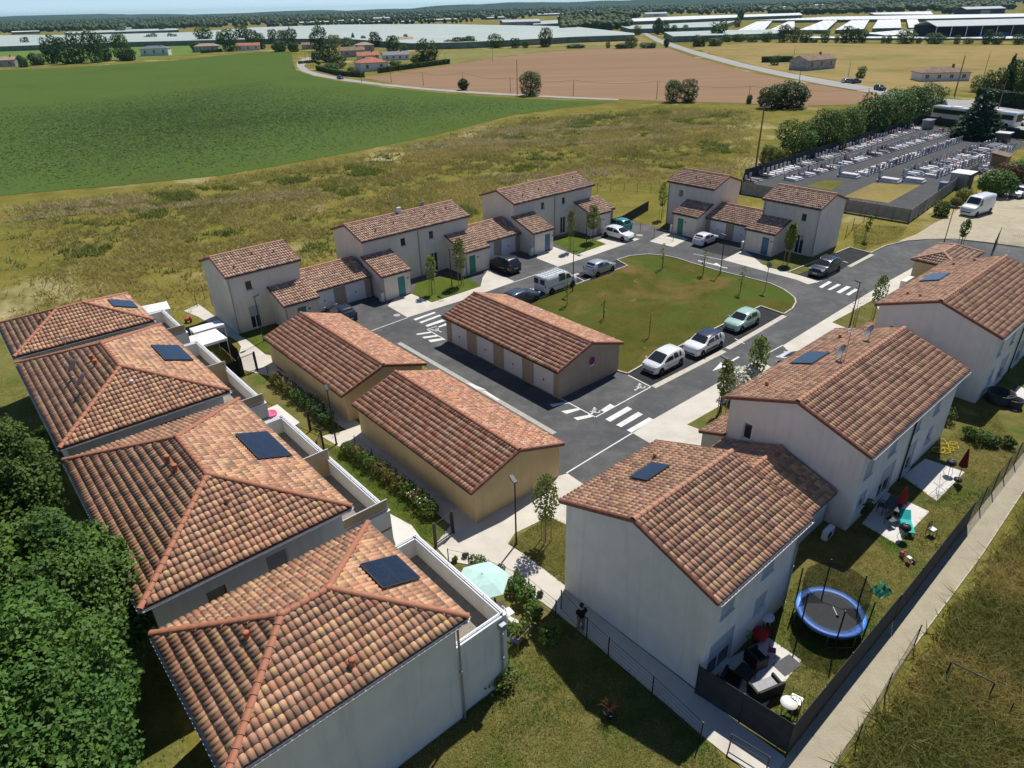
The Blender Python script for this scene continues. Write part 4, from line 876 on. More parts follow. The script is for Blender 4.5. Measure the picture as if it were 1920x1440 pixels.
def flats(label, x, y, yaw, L, W, ze, zr, rl, single, terr, walls_holes, tface):
    """two-storey flats under a hip roof with a terrace block on one side. terr: rectangle (u0,u1,v0,v1) of the terrace block"""
    r = thing('hip_roofed_flats', label, 'house', (x, y, 0), yaw); pl, cp = hip_planes(L, W, ze, zr, rl)
    wl_ = Walls(r, M['white_render']); a, b = L / 2 - .4, W / 2 - .4
    spec = {'f': ((-a, -b, 0), (1, 0, 0), 2 * a), 'b': ((a, b, 0), (-1, 0, 0), 2 * a), 'r': ((a, -b, 0), (0, 1, 0), 2 * b), 'l': ((-a, b, 0), (0, -1, 0), 2 * b)}
    for k, (O, e, w) in spec.items():
        hs = walls_holes.get(k, []); wl_.panel(O, e, w, ze - .02, [h[:4] for h in hs])
        for h in hs: opening(r, O, e, h[:4], h[4], **(h[5] if len(h) > 5 else {}))
    wl_.done(); rf = tiled_roof(r, pl, 'tile_l', 'cap', cp, single)
    for s in (-1, 1):
        gutter(r, (-L / 2, s * (W / 2 + .05), ze - .1), (L / 2, s * (W / 2 + .05), ze - .1)); gutter(r, (s * (L / 2 + .05), -W / 2, ze - .1), (s * (L / 2 + .05), W / 2, ze - .1))
    # balls where hips meet the ridge
    for s in (-1, 1): mb = MB(); mb.ball((s * rl, 0, zr + .06), .17, M['cap'], 12, .8); mb.build('ridge_knob', rf)
    # terrace block: floor, parapet, rail
    u0, u1, v0, v1 = terr; fl, pt, th = 3.05, 4.05, .2
    tb = MB(); m = M['white_render']; tb.box(u0, u1, v0, v1, 0, fl - .12, m)
    sides = []
    if tface == 'u+': segs = [((u1 - th, u1, v0, v1)), ((u0, u1 - th, v0, v0 + th)), ((u0, u1 - th, v1 - th, v1))]; rail = [(u0, v1 - th / 2), (u1 - th / 2, v1 - th / 2), (u1 - th / 2, v0 + th / 2), (u0, v0 + th / 2)]
    else: segs = [((u0, u1, v0, v0 + th)), ((u0, u0 + th, v0 + th, v1)), ((u1 - th, u1, v0 + th, v1))]; rail = [(u0 + th / 2, v1), (u0 + th / 2, v0 + th / 2), (u1 - th / 2, v0 + th / 2), (u1 - th / 2, v1)]
    for s in segs: tb.box(*s, fl - .122, pt, m)
    tb.build('terrace_wall', r); fb = MB(); fb.box(u0, u1, v0 + .01, v1 - .01, fl - .13, fl, M['taupe_floor']); fb.build('terrace_floor', r)
    rb = MB(); zz = pt + .13
    cb = MB()
    for s in segs: cb.box(s[0] - .03, s[1] + .03, s[2] - .03, s[3] + .03, pt, pt + .035, M['white_metal'])
    cb.build('coping', r)
    rb.path([(p[0], p[1], zz) for p in rail], .028, M['white_metal'], 6)
    for p, q in zip(rail[:-1], rail[1:]):
        n = max(2, int(math.hypot(q[0] - p[0], q[1] - p[1]) / 1.2))
        for k in range(n + 1): rb.tube((p[0] + (q[0] - p[0]) * k / n, p[1] + (q[1] - p[1]) * k / n, pt + .03), (p[0] + (q[0] - p[0]) * k / n, p[1] + (q[1] - p[1]) * k / n, zz), .016, M['white_metal'], n=5)
    rb.build('rail', r)
    return r, rf
M['taupe_floor'] = plain('terrace_floor', (.27, .235, .20), .85, .2, var=.15, scale=3)
def screen(root, p, q, z0, z1):
    mb = MB(); p, q = np.array(p, float), np.array(q, float); L = np.linalg.norm(q - p); rz = math.atan2(*(q - p)[::-1]); c = (p + q) / 2
    mb.cbox((*c, (z0 + z1) / 2), (L - .08, .03, z1 - z0 - .08), M['screen_tan'], rz=rz); s = mb.build('privacy_screen', root); fb = MB()
    for t in (0, 1): e = p + (q - p) * t; fb.cbox((*e, (z0 + z1) / 2), (.05, .06, z1 - z0), M['zinc_pale'], rz=rz)
    for z in (z0 + .02, z1 - .02): fb.cbox((*c, z), (L - .06, .062, .045), M['zinc_pale'], rz=rz)
    fb.build('frame', s)
def hipz(u, v, L, W, ze, zr, rl):
    return min(ze + (zr - ze) * (1 - abs(v) / (W / 2)), ze + (zr - ze) * (L / 2 - abs(u)) / (L / 2 - rl))
def hp(root, px, py, *a): return roof_hit(root, lambda u, v: hipz(u, v, *a), px, py)
wn1 = [(1.2, 1.9, 3.9, 4.8, 'window', {'frame_m': 'antra'})]
l1, rf = flats('hip-roofed flats with flamed tiles and solar panel, behind the mint parasol', -7.70, 18.09, .707, 9.19, 7.27, 5.97, 7.20, .93, 300, (4.05, 6.85, -3.1, 3.45), {'l': [(2, 3.0, 3.6, 4.8, 'window', {})], 'b': [(3.0, 3.9, 3.2, 5.3, 'door', {'mat': 'grey_door'})]}, 'u+')
sA = math.atan((7.20 - 5.97) / (9.19 / 2 - .93)); solar(l1, hp(l1, 730, 1076, 9.19, 7.27, 5.97, 7.2, .93), (0, 1, 0), (-math.cos(sA), 0, math.sin(sA)), (math.sin(sA), 0, math.cos(sA)), 1.75, 1.75, 2)
for u, v in ((661, 1249), (464, 1198)): vent(rf, hp(l1, u, v, 9.19, 7.27, 5.97, 7.2, .93), .34, .1)
downpipe(l1, (4.26, -3.32), 0, 5.85); downpipe(l1, (6.5, -3.2), 0, 3.6); mb = MB(); mb.cbox((6.5, -3.25, 3.7), (.28, .24, .3), M['zinc']); mb.build('hopper', l1)
screen(l1, (4.3, 3.3), (6.7, 3.3), 3.05, 3.5)
l2, rf = flats('large hip-roofed flats with two clay pipes and a solar panel of three modules', -15.34, 27.13, 2.273, 13.44, 9.18, 6.0, 7.6, 2.11, 300, (-5.95, 6.4, -6.85, -4.05), {'l': [(2.0, 2.8, 3.9, 4.9, 'window', {'frame_m': 'antra'}), (4.6, 5.6, 3.1, 5.2, 'door', {'mat': 'grey_door'})], 'r': [(3.0, 3.9, 3.9, 4.9, 'window', {})], 'b': [(2, 3, 3.6, 4.8, 'window', {}), (8, 9, 3.6, 4.8, 'window', {})]}, 'v-')
sB2 = math.atan((7.6 - 6.0) / (9.18 / 2)); solar(l2, hp(l2, 493, 838, 13.44, 9.18, 6, 7.6, 2.11), (1, 0, 0), (0, math.cos(sB2), math.sin(sB2)), (0, -math.sin(sB2), math.cos(sB2)), 3.05, 1.75, 2)
for u, v in ((316, 868), (330, 885)): vent(rf, hp(l2, u, v, 13.44, 9.18, 6, 7.6, 2.11), .42, .11)
vent(rf, hp(l2, 428, 943, 13.44, 9.18, 6, 7.6, 2.11), .25, .09, 'cap_r')
screen(l2, (-5.85, -4.3), (-5.85, -6.8), 3.05, 4.75); screen(l2, (.2, -4.3), (.2, -6.75), 3.05, 4.75); downpipe(l2, (-6.25, -4.1), 0, 5.9)
l3, rf = flats('large hip-roofed flats with two grey satellite dishes on the roof', -24.90, 38.52, 2.271, 13.54, 9.14, 6.0, 7.55, 2.19, 300, (-6.2, 6.4, -6.7, -4.05), {'l': [(2.0, 2.8, 3.9, 4.9, 'window', {'frame_m': 'antra'}), (4.6, 6.0, 4.4, 5.2, 'window', {'frame_m': 'antra'})], 'r': [(3.0, 3.9, 3.9, 4.9, 'window', {})]}, 'v-')
solar(l3, hp(l3, 322, 664, 13.54, 9.14, 6, 7.55, 2.19), (1, 0, 0), (0, math.cos(sB2), math.sin(sB2)), (0, -math.sin(sB2), math.cos(sB2)), 3.0, 1.75, 2)
zf = lambda u, v: hipz(u, v, 13.54, 9.14, 6, 7.55, 2.19)
dish(l3, roof_hit(l3, zf, 147, 708), .9, 1.1, .45); dish(l3, roof_hit(l3, zf, 163, 735), .9, 1.1, .45); antenna(l3, roof_hit(l3, zf, 143, 700), 1.0, 2.4)
for u, v in ((173, 677), (180, 686)): vent(rf, roof_hit(l3, zf, u, v), .4, .1)
vent(rf, roof_hit(l3, zf, 248, 720), .25, .1, 'white'); screen(l3, (-6.1, -4.3), (-6.1, -6.6), 3.05, 4.75); screen(l3, (.2, -4.3), (.2, -6.55), 3.05, 4.75); downpipe(l3, (-6.3, -4.1), 0, 5.9)
l4, rf = flats('hip-roofed flats with a small solar panel, nearest the meadow', -32.48, 47.52, .694, 8.98, 7.6, 6.0, 7.3, .88, 120, (4.0, 6.7, -3.0, 3.2), {'l': [(2, 3.0, 3.6, 4.8, 'window', {})]}, 'u+')
sA4 = math.atan(1.3 / (8.98 / 2 - .88)); solar(l4, hp(l4, 230, 572, 8.98, 7.6, 6, 7.3, .88), (0, 1, 0), (-math.cos(sA4), 0, math.sin(sA4)), (math.sin(sA4), 0, math.cos(sA4)), 1.9, 1.7, 2)
vent(rf, hp(l4, 76, 603, 8.98, 7.6, 6, 7.3, .88), .25, .09); screen(l4, (4.2, -2.9), (6.6, -2.9), 3.05, 4.75)
# ------------------------------------------------------------------ trees, shrubs and grass
def leaf_quads(P, N, size, rng, elong=1.5, fold=.25, bright=None):
    """P (n,3) leaf centres, N (n,3) facing; returns verts, faces, attr"""
    n = len(P); N = N / np.linalg.norm(N, axis=1, keepdims=True); r = rng.normal(size=(n, 3)); T = np.cross(N, r); T /= np.linalg.norm(T, axis=1, keepdims=True) + 1e-9; B = np.cross(N, T)
    s = size * rng.uniform(.65, 1.3, (n, 1)); a = T * s * elong / 2; b = B * s / 2; k = N * s * fold * rng.uniform(-1, 1, (n, 1))
    V = np.stack([P - a, P - b + k, P + a, P + b + k], 1).reshape(-1, 3); F = np.arange(4 * n).reshape(n, 4)
    c = rng.random((n, 1)) if bright is None else np.clip(bright[:, None] + rng.normal(0, .16, (n, 1)), 0, 1)
    A = np.repeat(np.concatenate([c, rng.random((n, 2))], 1), 4, 0); return V, F, A
def lobes_round(rng, H, R, n=14, base=.35, squash=.8):
    L = [(np.array([0, 0, H * (base + (1 - base) * .5)]), R * .72)]
    for k in range(n):
        t = 2 * math.pi * (k * .618 + rng.random() * .15); ph = rng.uniform(-1.25 if base < .1 else -.45, 1.05); rr = R * rng.uniform(.34, .52)
        c = np.array([math.cos(t) * math.cos(ph) * (R - rr * .8), math.sin(t) * math.cos(ph) * (R - rr * .8), H * (base + (1 - base) * .5) + math.sin(ph) * (H * (1 - base) * .5 - rr * .55)]); L.append((c, rr))
    if base < .1: L += [(np.array([math.cos(k * 1.57) * R * .4, math.sin(k * 1.57) * R * .4, H * .2]), R * .5) for k in range(4)]
    return L
def crown_pts(L, n, rng, shell=(.72, 1.06), keep_in=.12, zs=.9):
    w = np.array([r ** 2 for c, r in L]); w /= w.sum(); idx = rng.choice(len(L), n * 2, p=w); C = np.array([c for c, r in L]); R = np.array([r for c, r in L])
    d = rng.normal(size=(n * 2, 3)); d /= np.linalg.norm(d, axis=1, keepdims=True); rad = R[idx] * rng.uniform(*shell, n * 2) * (1 + .14 * np.sin(d[:, 0] * 7 + idx) * np.cos(d[:, 1] * 6 + idx * 2)); P = C[idx] + d * rad[:, None] * np.array([1, 1, zs])
    inside = np.zeros(len(P), int)
    for c, r in L: inside += (np.linalg.norm((P - c) / np.array([1, 1, zs]), axis=1) < r * .72)
    ok = (inside == 0) | (rng.random(len(P)) < keep_in); P, d, idx = P[ok][:n], d[ok][:n], idx[ok][:n]
    return P, d, idx
def make_crown(name, mat, H, R, nleaf, lsize, seed, base=.3, nlobe=14, lobes=None, elong=1.5):
    rng = np.random.default_rng(seed); L = lobes or lobes_round(rng, H, R, nlobe, base); P, d, idx = crown_pts(L, nleaf, rng)
    lb = rng.uniform(.2, .8, len(L)); N = d * .9 + rng.normal(size=d.shape) * .55 + np.array([0, 0, .45])
    V, F, A = leaf_quads(P, N, lsize, rng, elong, bright=lb[idx]); return np_mesh(name, V, F, 4, M[mat], {'lf': A})
def make_trunk(H, R, r0, seed, nb=6, mat='bark', base=.3):
    rng = random.Random(seed); mb = MB(); p = Vector((0, 0, -.1)); top = Vector((rng.uniform(-.05, .05) * H, rng.uniform(-.05, .05) * H, H * .72)); mid = Vector((rng.uniform(-.04, .04) * H, rng.uniform(-.04, .04) * H, H * .36))
    mb.tube(p, mid, r0, M[mat], r0 * .7, 7); mb.tube(mid, top, r0 * .7, M[mat], r0 * .25, 6)
    for k in range(nb):
        t = 2 * math.pi * k / nb + rng.random(); z = H * (base * .7 + .35 * k / nb); s = Vector((mid.x * z / (H * .36) if z < H * .36 else mid.x, mid.y, z)); e = s + Vector((math.cos(t) * R * .62, math.sin(t) * R * .62, H * rng.uniform(.12, .28))); mb.tube(s, e, r0 * .38, M[mat], r0 * .1, 5)
    return mb.mesh('trunk')
TREE = {}
def template(key):
    if key in TREE: return TREE[key]
    kind, mat, res, seed = key
    n, ls = {'hi': (4200, .30), 'mid': (1700, .48), 'lo': (620, .78)}[res]
    if kind == 'round': c = make_crown('crown', mat, 10, 4.4, n, ls, seed, .02, 18); t = make_trunk(10, 3.6, .28, seed)
    elif kind == 'tall': c = make_crown('crown', mat, 10, 2.7, n, ls, seed, .1, lobes=[(np.array([0.35 * math.sin(k * 2.1), .35 * math.cos(k * 1.7), 1.6 + 7.2 * k / 9]), 2.3 * math.sin(math.pi * (.2 + .75 * k / 9)) + .3) for k in range(10)]); t = make_trunk(10, 2, .25, seed)
    elif kind == 'cone': c = make_crown('crown', mat, 10, 2.6, n, ls * .9, seed, .05, lobes=[(np.array([.2 * math.sin(k * 2.4), .2 * math.cos(k * 2.4), .8 + 8.4 * k / 11]), 2.7 * (1 - k / 11.8) + .15) for k in range(12)], elong=2.2); t = make_trunk(10, 1.5, .25, seed, 3)
    elif kind == 'spire': c = make_crown('crown', mat, 10, 1.3, n, ls * .8, seed, .05, lobes=[(np.array([0.05 * math.sin(k * 2.4), .05 * math.cos(k * 2.4), .7 + 8.6 * k / 11]), 1.25 * math.sin(math.pi * (.22 + .74 * k / 11)) + .1) for k in range(12)], elong=2.2); t = make_trunk(10, .6, .2, seed, 2)
    elif kind == 'bush': c = make_crown('crown', mat, 4, 2.4, n, ls * .6, seed, .02, 12); t = make_trunk(3, 1.6, .1, seed, 5)
    elif kind == 'ball':
        c = make_crown('crown', mat, 3, 1.5, n, ls * .45, seed, .0, lobes=[(np.array([0, 0, 1.45]), 1.42)] + [(np.array([math.cos(k) * .5, math.sin(k) * .5, 1.3 + .3 * math.sin(k * 3)]), 1.05) for k in range(6)]); t = make_trunk(2, 1, .1, seed, 4)
    TREE[key] = (c, t); return TREE[key]
HT = {'round': 10, 'tall': 10, 'cone': 10, 'spire': 10, 'bush': 4, 'ball': 3}
WD = {'round': 9.2, 'tall': 5.2, 'cone': 5.6, 'spire': 2.8, 'bush': 5.0, 'ball': 3.0}
KN = {'round': 'round-crowned tree', 'tall': 'tall oval tree', 'cone': 'pointed conifer', 'bush': 'low spreading bush', 'ball': 'ball shrub', 'spire': 'spire tree'}
MN = {'leaf_dark': 'dark green', 'leaf_mid': 'mid green', 'leaf_light': 'bright green', 'needle': 'blackish green'}
def kl(m, k, tail): return f'{MN[m]} {KN[k]} {tail}'
def tree_at(px, py, hpx, wpx, kind, mat, res, label, group=None, name='tree', cat='tree', seed=None):
    b = G(px, py); k = mperpx(b); elev = math.atan2(CAM_H, math.hypot(b[0], b[1])); h = hpx * k / max(.3, math.cos(elev)); w = wpx * k
    sd_ = (seed if seed is not None else RNG.randrange(3)); c, t = template((kind, mat, res, sd_))
    o = thing(name, label, cat, (b[0], b[1], 0), RNG.random() * 6.28, group); sxy, sz = w / WD[kind], h / HT[kind]
    inst('crown', c, o, scale=(sxy, sxy, sz)); inst('trunk', t, o, scale=(sxy, sxy, sz)); return o
# trees along the cemetery's long wall
for x, y, h, w, m in ((1487, 294, 70, 74, 'leaf_mid'), (1518, 286, 60, 60, 'leaf_dark'), (1546, 280, 74, 74, 'leaf_mid'), (1584, 268, 64, 66, 'leaf_mid'), (1622, 254, 76, 80, 'leaf_dark'), (1648, 247, 60, 60, 'leaf_mid'), (1672, 240, 70, 76, 'leaf_mid'), (1706, 228, 64, 66, 'leaf_dark'), (1742, 216, 58, 62, 'leaf_dark')):
    tree_at(x, y, h, w, 'round', m, 'hi', kl(m, 'round', 'in the dense row behind the long dark cemetery wall'), 'cemetery row: ' + kl(m, 'round', 'group'))
tree_at(1444, 308, 34, 46, 'bush', 'leaf_light', 'hi', 'low bright green shrub at the foot of the wooden power pole', name='shrub', cat='shrub')
tree_at(1566, 282, 24, 34, 'bush', 'leaf_light', 'hi', 'bright green shrub leaning over the dark cemetery wall', name='shrub', cat='shrub')
tree_at(1828, 258, 86, 84, 'cone', 'needle', 'hi', 'broad dark conifer at the cemetery end beside the white coach', name='conifer_tree'); tree_at(1690, 240, 22, 24, 'bush', 'leaf_mid', 'mid', 'low green shrub at the far corner of the cemetery wall', name='shrub', cat='shrub')
# shrubs beside the gravel yard
for x, y, h, w, k, m, l in ((1863, 366, 50, 62, 'ball', 'leaf_mid', 'large clipped green ball shrub beside the gravel yard'), (1880, 348, 44, 50, 'ball', 'leaf_rust', 'rust-red rounded shrub behind the large green ball shrub'), (1908, 346, 50, 52, 'ball', 'leaf_mid', 'bright green clipped shrub beyond the rust-red shrub'),
                         (1805, 381, 30, 30, 'ball', 'leaf_yellow', 'yellow-green ball shrub against the concrete panel wall'), (1790, 388, 20, 20, 'ball', 'leaf_olive', 'small olive ball shrub next to the yellow one'), (1763, 404, 28, 32, 'bush', 'leaf_mid', 'dark green leafy shrub against the panel wall near the parked van')):
    tree_at(x, y, h, w, k, m, 'hi', l, name='shrub', cat='shrub')
# bushes and trees in the fields
for x, y, h, w, k, m, l in ((869, 169, 22, 19, 'tall', 'leaf_dark', 'narrow round-topped bush between road and ploughed field'), (995, 179, 44, 44, 'round', 'leaf_dark', 'lone round tree beside a pole at the ploughed field'), (1261, 191, 40, 34, 'round', 'leaf_dark', 'left half of the twin bushes at the ploughed field edge'), (1290, 191, 40, 36, 'round', 'leaf_dark', 'right half of the twin bushes at the ploughed field edge'),
                         (1478, 201, 46, 74, 'bush', 'leaf_dark', 'wide dark thicket at the ploughed field corner'), (1446, 203, 38, 56, 'bush', 'leaf_mid', 'dark thicket touching the wide one at the field corner'), (1404, 194, 16, 12, 'bush', 'leaf_dark', 'tiny bush round a short post beside the thicket'), (1613, 146, 22, 21, 'round', 'leaf_mid', 'small round tree standing alone near the pale parked cars'), (1452, 122, 17, 20, 'round', 'leaf_dark', 'small tree beside the low dark hedge of the gabled barn')):
    tree_at(x, y, h, w, k, m, 'hi' if h > 30 else 'mid', l, name='shrub' if k == 'bush' else 'tree', cat='shrub' if k == 'bush' else 'tree')
for x, y, h, w, k, m in ((1885, 168, 64, 26, 'cone', 'needle'), (1860, 172, 44, 40, 'round', 'leaf_mid'), (1905, 170, 56, 44, 'round', 'leaf_dark'), (1835, 172, 30, 36, 'round', 'leaf_light'), (1925, 178, 60, 50, 'round', 'leaf_dark')):
    tree_at(x, y, h, w, k, m, 'mid', kl(m, k, 'in the clump beside the grey hip-roofed house'), 'garden clump: ' + kl(m, k, 'group'))
# tree belt in front of the plastic tunnels
for x, h, w in ((1437, 19, 22), (1468, 31, 26), (1488, 27, 20), (1509, 22, 26), (1546, 21, 18), (1568, 13, 10), (1585, 29, 26), (1601, 26, 20), (1616, 24, 18), (1655, 13, 10), (1666, 14, 12), (1697, 24, 36), (1722, 11, 12), (1752, 20, 36), (1793, 15, 14), (1848, 25, 18), (1868, 22, 24), (1909, 19, 24), (1815, 11, 20), (1525, 9, 18), (1410, 12, 26), (1385, 14, 24), (1362, 13, 22)):
    tree_at(x, 79 + (x - 1440) * .009, h, w, 'round', RNG.choice(['leaf_dark', 'leaf_mid']), 'mid', 'roadside tree of the belt before the white crop tunnels', 'trees before the crop tunnels')
for x, y, h, w, k in ((1346, 73, 33, 36, 'round'), (1233, 65, 30, 18, 'tall'), (1246, 64, 24, 18, 'round'), (1263, 62, 14, 14, 'round'), (1285, 60, 13, 12, 'round'), (1195, 66, 18, 16, 'round'), (1382, 51, 17, 14, 'round'), (1388, 38, 20, 12, 'tall'), (1023, 88, 33, 28, 'round'), (930, 90, 26, 30, 'round'), (966, 90, 18, 20, 'round'), (985, 90, 13, 14, 'round'), (880, 89, 20, 30, 'bush'), (860, 90, 18, 30, 'bush'), (840, 90, 14, 20, 'bush'), (1183, 90, 20, 26, 'round'), (1249, 89, 18, 10, 'tall'), (1140, 90, 11, 10, 'round'), (1215, 90, 10, 34, 'bush'), (1165, 91, 9, 26, 'bush'), (1080, 90, 7, 40, 'bush'), (1310, 87, 20, 30, 'bush'), (1340, 86, 14, 30, 'bush')):
    m = RNG.choice(['leaf_dark', 'leaf_mid']); tree_at(x, y, h, w, k, m, 'mid', kl(m, k, 'in the hedgerows between pasture, soil and netted orchards'), 'hedgerows: ' + kl(m, k, 'group'))
# trees round the hamlet and the farms
for x, y, h, w, k, m in ((102, 119, 52, 34, 'round', 'leaf_dark'), (128, 120, 46, 36, 'round', 'leaf_dark'), (152, 118, 52, 36, 'round', 'leaf_mid'), (182, 117, 56, 32, 'round', 'leaf_dark'), (200, 115, 48, 26, 'round', 'leaf_dark'), (72, 122, 22, 30, 'bush', 'leaf_mid'), (45, 126, 20, 20, 'bush', 'leaf_mid'), (232, 112, 46, 36, 'round', 'leaf_mid'), (240, 114, 22, 34, 'bush', 'leaf_dark'),
    (385, 82, 30, 34, 'round', 'leaf_dark'), (372, 97, 17, 26, 'bush', 'leaf_dark'), (433, 96, 38, 32, 'round', 'leaf_dark'), (415, 84, 24, 18, 'round', 'leaf_dark'), (457, 80, 32, 26, 'round', 'leaf_dark'), (474, 84, 28, 26, 'round', 'leaf_dark'), (491, 92, 28, 20, 'round', 'leaf_dark'), (513, 82, 26, 18, 'round', 'leaf_mid'), (530, 84, 26, 20, 'round', 'leaf_mid'), (547, 90, 34, 28, 'round', 'leaf_dark'), (525, 97, 20, 28, 'bush', 'leaf_dark'), (552, 97, 17, 22, 'bush', 'leaf_dark'), (543, 62, 12, 6, 'cone', 'needle'),
    (600, 96, 46, 32, 'round', 'leaf_dark'), (628, 88, 22, 24, 'round', 'leaf_light'), (655, 96, 24, 22, 'round', 'leaf_mid'), (663, 80, 18, 11, 'cone', 'needle'), (683, 82, 14, 14, 'round', 'leaf_mid'), (705, 88, 26, 26, 'round', 'leaf_dark'), (737, 97, 28, 30, 'round', 'leaf_dark'), (757, 100, 16, 16, 'round', 'leaf_mid'), (762, 80, 15, 12, 'round', 'leaf_mid'), (803, 120, 46, 40, 'round', 'leaf_dark'), (785, 120, 18, 30, 'bush', 'leaf_mid'), (620, 116, 32, 40, 'round', 'leaf_dark'), (634, 128, 24, 36, 'round', 'leaf_dark'), (650, 104, 28, 20, 'tall', 'leaf_mid'), (742, 126, 12, 24, 'bush', 'leaf_mid'), (620, 132, 13, 36, 'bush', 'leaf_mid'), (658, 134, 9, 14, 'bush', 'leaf_light'), (595, 112, 14, 26, 'bush', 'leaf_dark')):
    tree_at(x, y, h, w, k, m, 'mid', kl(m, k, 'among the hamlet houses beyond the crop'), 'hamlet: ' + kl(m, k, 'group'))
for x, y, h, w in ((50, 88, 17, 16), (25, 90, 8, 11), (286, 77, 15, 20), (273, 77, 8, 8), (325, 76, 14, 18), (258, 79, 7, 6), (228, 62, 11, 22), (257, 59, 10, 12), (277, 58, 9, 12), (305, 60, 17, 12)):
    tree_at(x, y, h, w, 'round', 'leaf_dark', 'lo', 'small field tree in front of the pale netted orchards', 'field trees before the orchards')

# far woodland: one mass of tree crowns down to the hills
def far_wood():
    rng = np.random.default_rng(77); base = []
    import itertools
    t = (1 + 5 ** .5) / 2; V0 = np.array([(-1, t, 0), (1, t, 0), (-1, -t, 0), (1, -t, 0), (0, -1, t), (0, 1, t), (0, -1, -t), (0, 1, -t), (t, 0, -1), (t, 0, 1), (-t, 0, -1), (-t, 0, 1)]) / math.sqrt(1 + t * t)
    F0 = np.array([(0, 11, 5), (0, 5, 1), (0, 1, 7), (0, 7, 10), (0, 10, 11), (1, 5, 9), (5, 11, 4), (11, 10, 2), (10, 7, 6), (7, 1, 8), (3, 9, 4), (3, 4, 2), (3, 2, 6), (3, 6, 8), (3, 8, 9), (4, 9, 5), (2, 4, 11), (6, 2, 10), (8, 6, 7), (9, 8, 1)])
    P = []
    def bandpx(x0, x1, ya, yb, n, h0, h1):
        """ya/yb are offsets below the horizon in pixels"""
        for _ in range(n):
            x = rng.uniform(x0, x1); hy = 11.3 + (960 - x) * .025; f = rng.random(); y = hy + ya + (yb - ya) * f; g = G(x, y); P.append((g[0], g[1], rng.uniform(h0, h1)))
    bandpx(-150, 420, 20, 27, 620, 7, 12); bandpx(-150, 700, 11, 20, 900, 8, 14); bandpx(300, 1000, 15, 25, 500, 7, 12); bandpx(-200, 2100, 7.5, 13, 1900, 8, 15); bandpx(-300, 2300, 5, 8, 2600, 9, 18)
    bandpx(700, 1300, 12, 20, 420, 7, 12); bandpx(1050, 1180, 28, 52, 240, 7, 11); bandpx(1050, 1200, 14, 30, 160, 8, 14); bandpx(1180, 2050, 12, 24, 700, 8, 14); bandpx(1440, 1900, 22, 31, 420, 8, 13); bandpx(500, 900, 26, 30, 90, 6, 9); bandpx(1300, 1420, 18, 26, 70, 7, 10); bandpx(1770, 1850, 27, 36, 60, 7, 11)
    P = np.array(P); n = len(P); R = P[:, 2] * rng.uniform(.42, .62, n)
    S = np.stack([R, R, P[:, 2] * .55], 1)[:, None, :]; V = V0[None] * S * rng.uniform(.72, 1.25, (n, 12, 1)); V[:, :, 0] += P[:, 0:1]; V[:, :, 1] += P[:, 1:2]; V[:, :, 2] += P[:, 2:3] * .5
    V[:, :, 2] = np.maximum(V[:, :, 2], 0); F = F0[None] + (np.arange(n) * 12)[:, None, None]; A = np.repeat(np.stack([rng.random(n), rng.random(n), rng.random(n)], 1), 12, 0)
    o = inst('far_wood', np_mesh('far_wood', V.reshape(-1, 3), F.reshape(-1, 3), 3, M['leaf_dark'], {'lf': A})); tag(o, 'distant mass of woodland and tree belts below the hills', 'woodland', kind='stuff')
far_wood()

# big oaks at the corner of the flats
def oak(px, py, zc, R, H, seed, label):
    c = G(px, py, zc); rng = np.random.default_rng(seed); base = .22
    L = lobes_round(rng, H, R, 34, base); L = [(c_ + rng.normal(0, R * .06, 3), r_ * rng.uniform(.7, 1.12)) for c_, r_ in L] + [(c_ + (lambda v: v / np.linalg.norm(v) * r_ * .95)(rng.normal(size=3) + np.array([0, 0, .5])), r_ * rng.uniform(.3, .45)) for c_, r_ in L for _ in range(3)]; n = int(21000 * R)
    P, d, idx = crown_pts(L, n, rng, (.66, 1.08), .10); lb = rng.uniform(.15, .85, len(L))
    # leaves gather in sprigs
    k = n // 6; sp = P[rng.integers(0, len(P), k)]; j = rng.integers(0, k, len(P)); P = P * .35 + (sp[j] + rng.normal(0, .16, P.shape)) * .65 if False else P + rng.normal(0, .05, P.shape)
    N = d * .6 + rng.normal(size=d.shape) * .6 + np.array([0, 0, .6]); V, F, A = leaf_quads(P, N, .125, rng, 1.5, .35, lb[idx])
    o = thing('oak_tree', label, 'tree', (c[0], c[1], 0)); inst('crown', np_mesh('crown', V, F, 4, M['oak'], {'lf': A}), o); inst('trunk', make_trunk(H, R, .34, seed, 9, base=.25), o)
oak(-40, 1455, 5.0, 4.5, 9.6, 1, 'dense green oak beside the flats with the solar panel and mint parasol')
oak(62, 1190, 4.6, 4.0, 8.6, 2, 'dense green oak beside the large flats with two clay pipes')
oak(-45, 965, 4.2, 3.9, 8.4, 3, 'green oak beside the gap between the two large flats')
oak(-170, 1300, 5.5, 4.8, 10.0, 4, 'tall green oak standing behind the oaks along the flats')
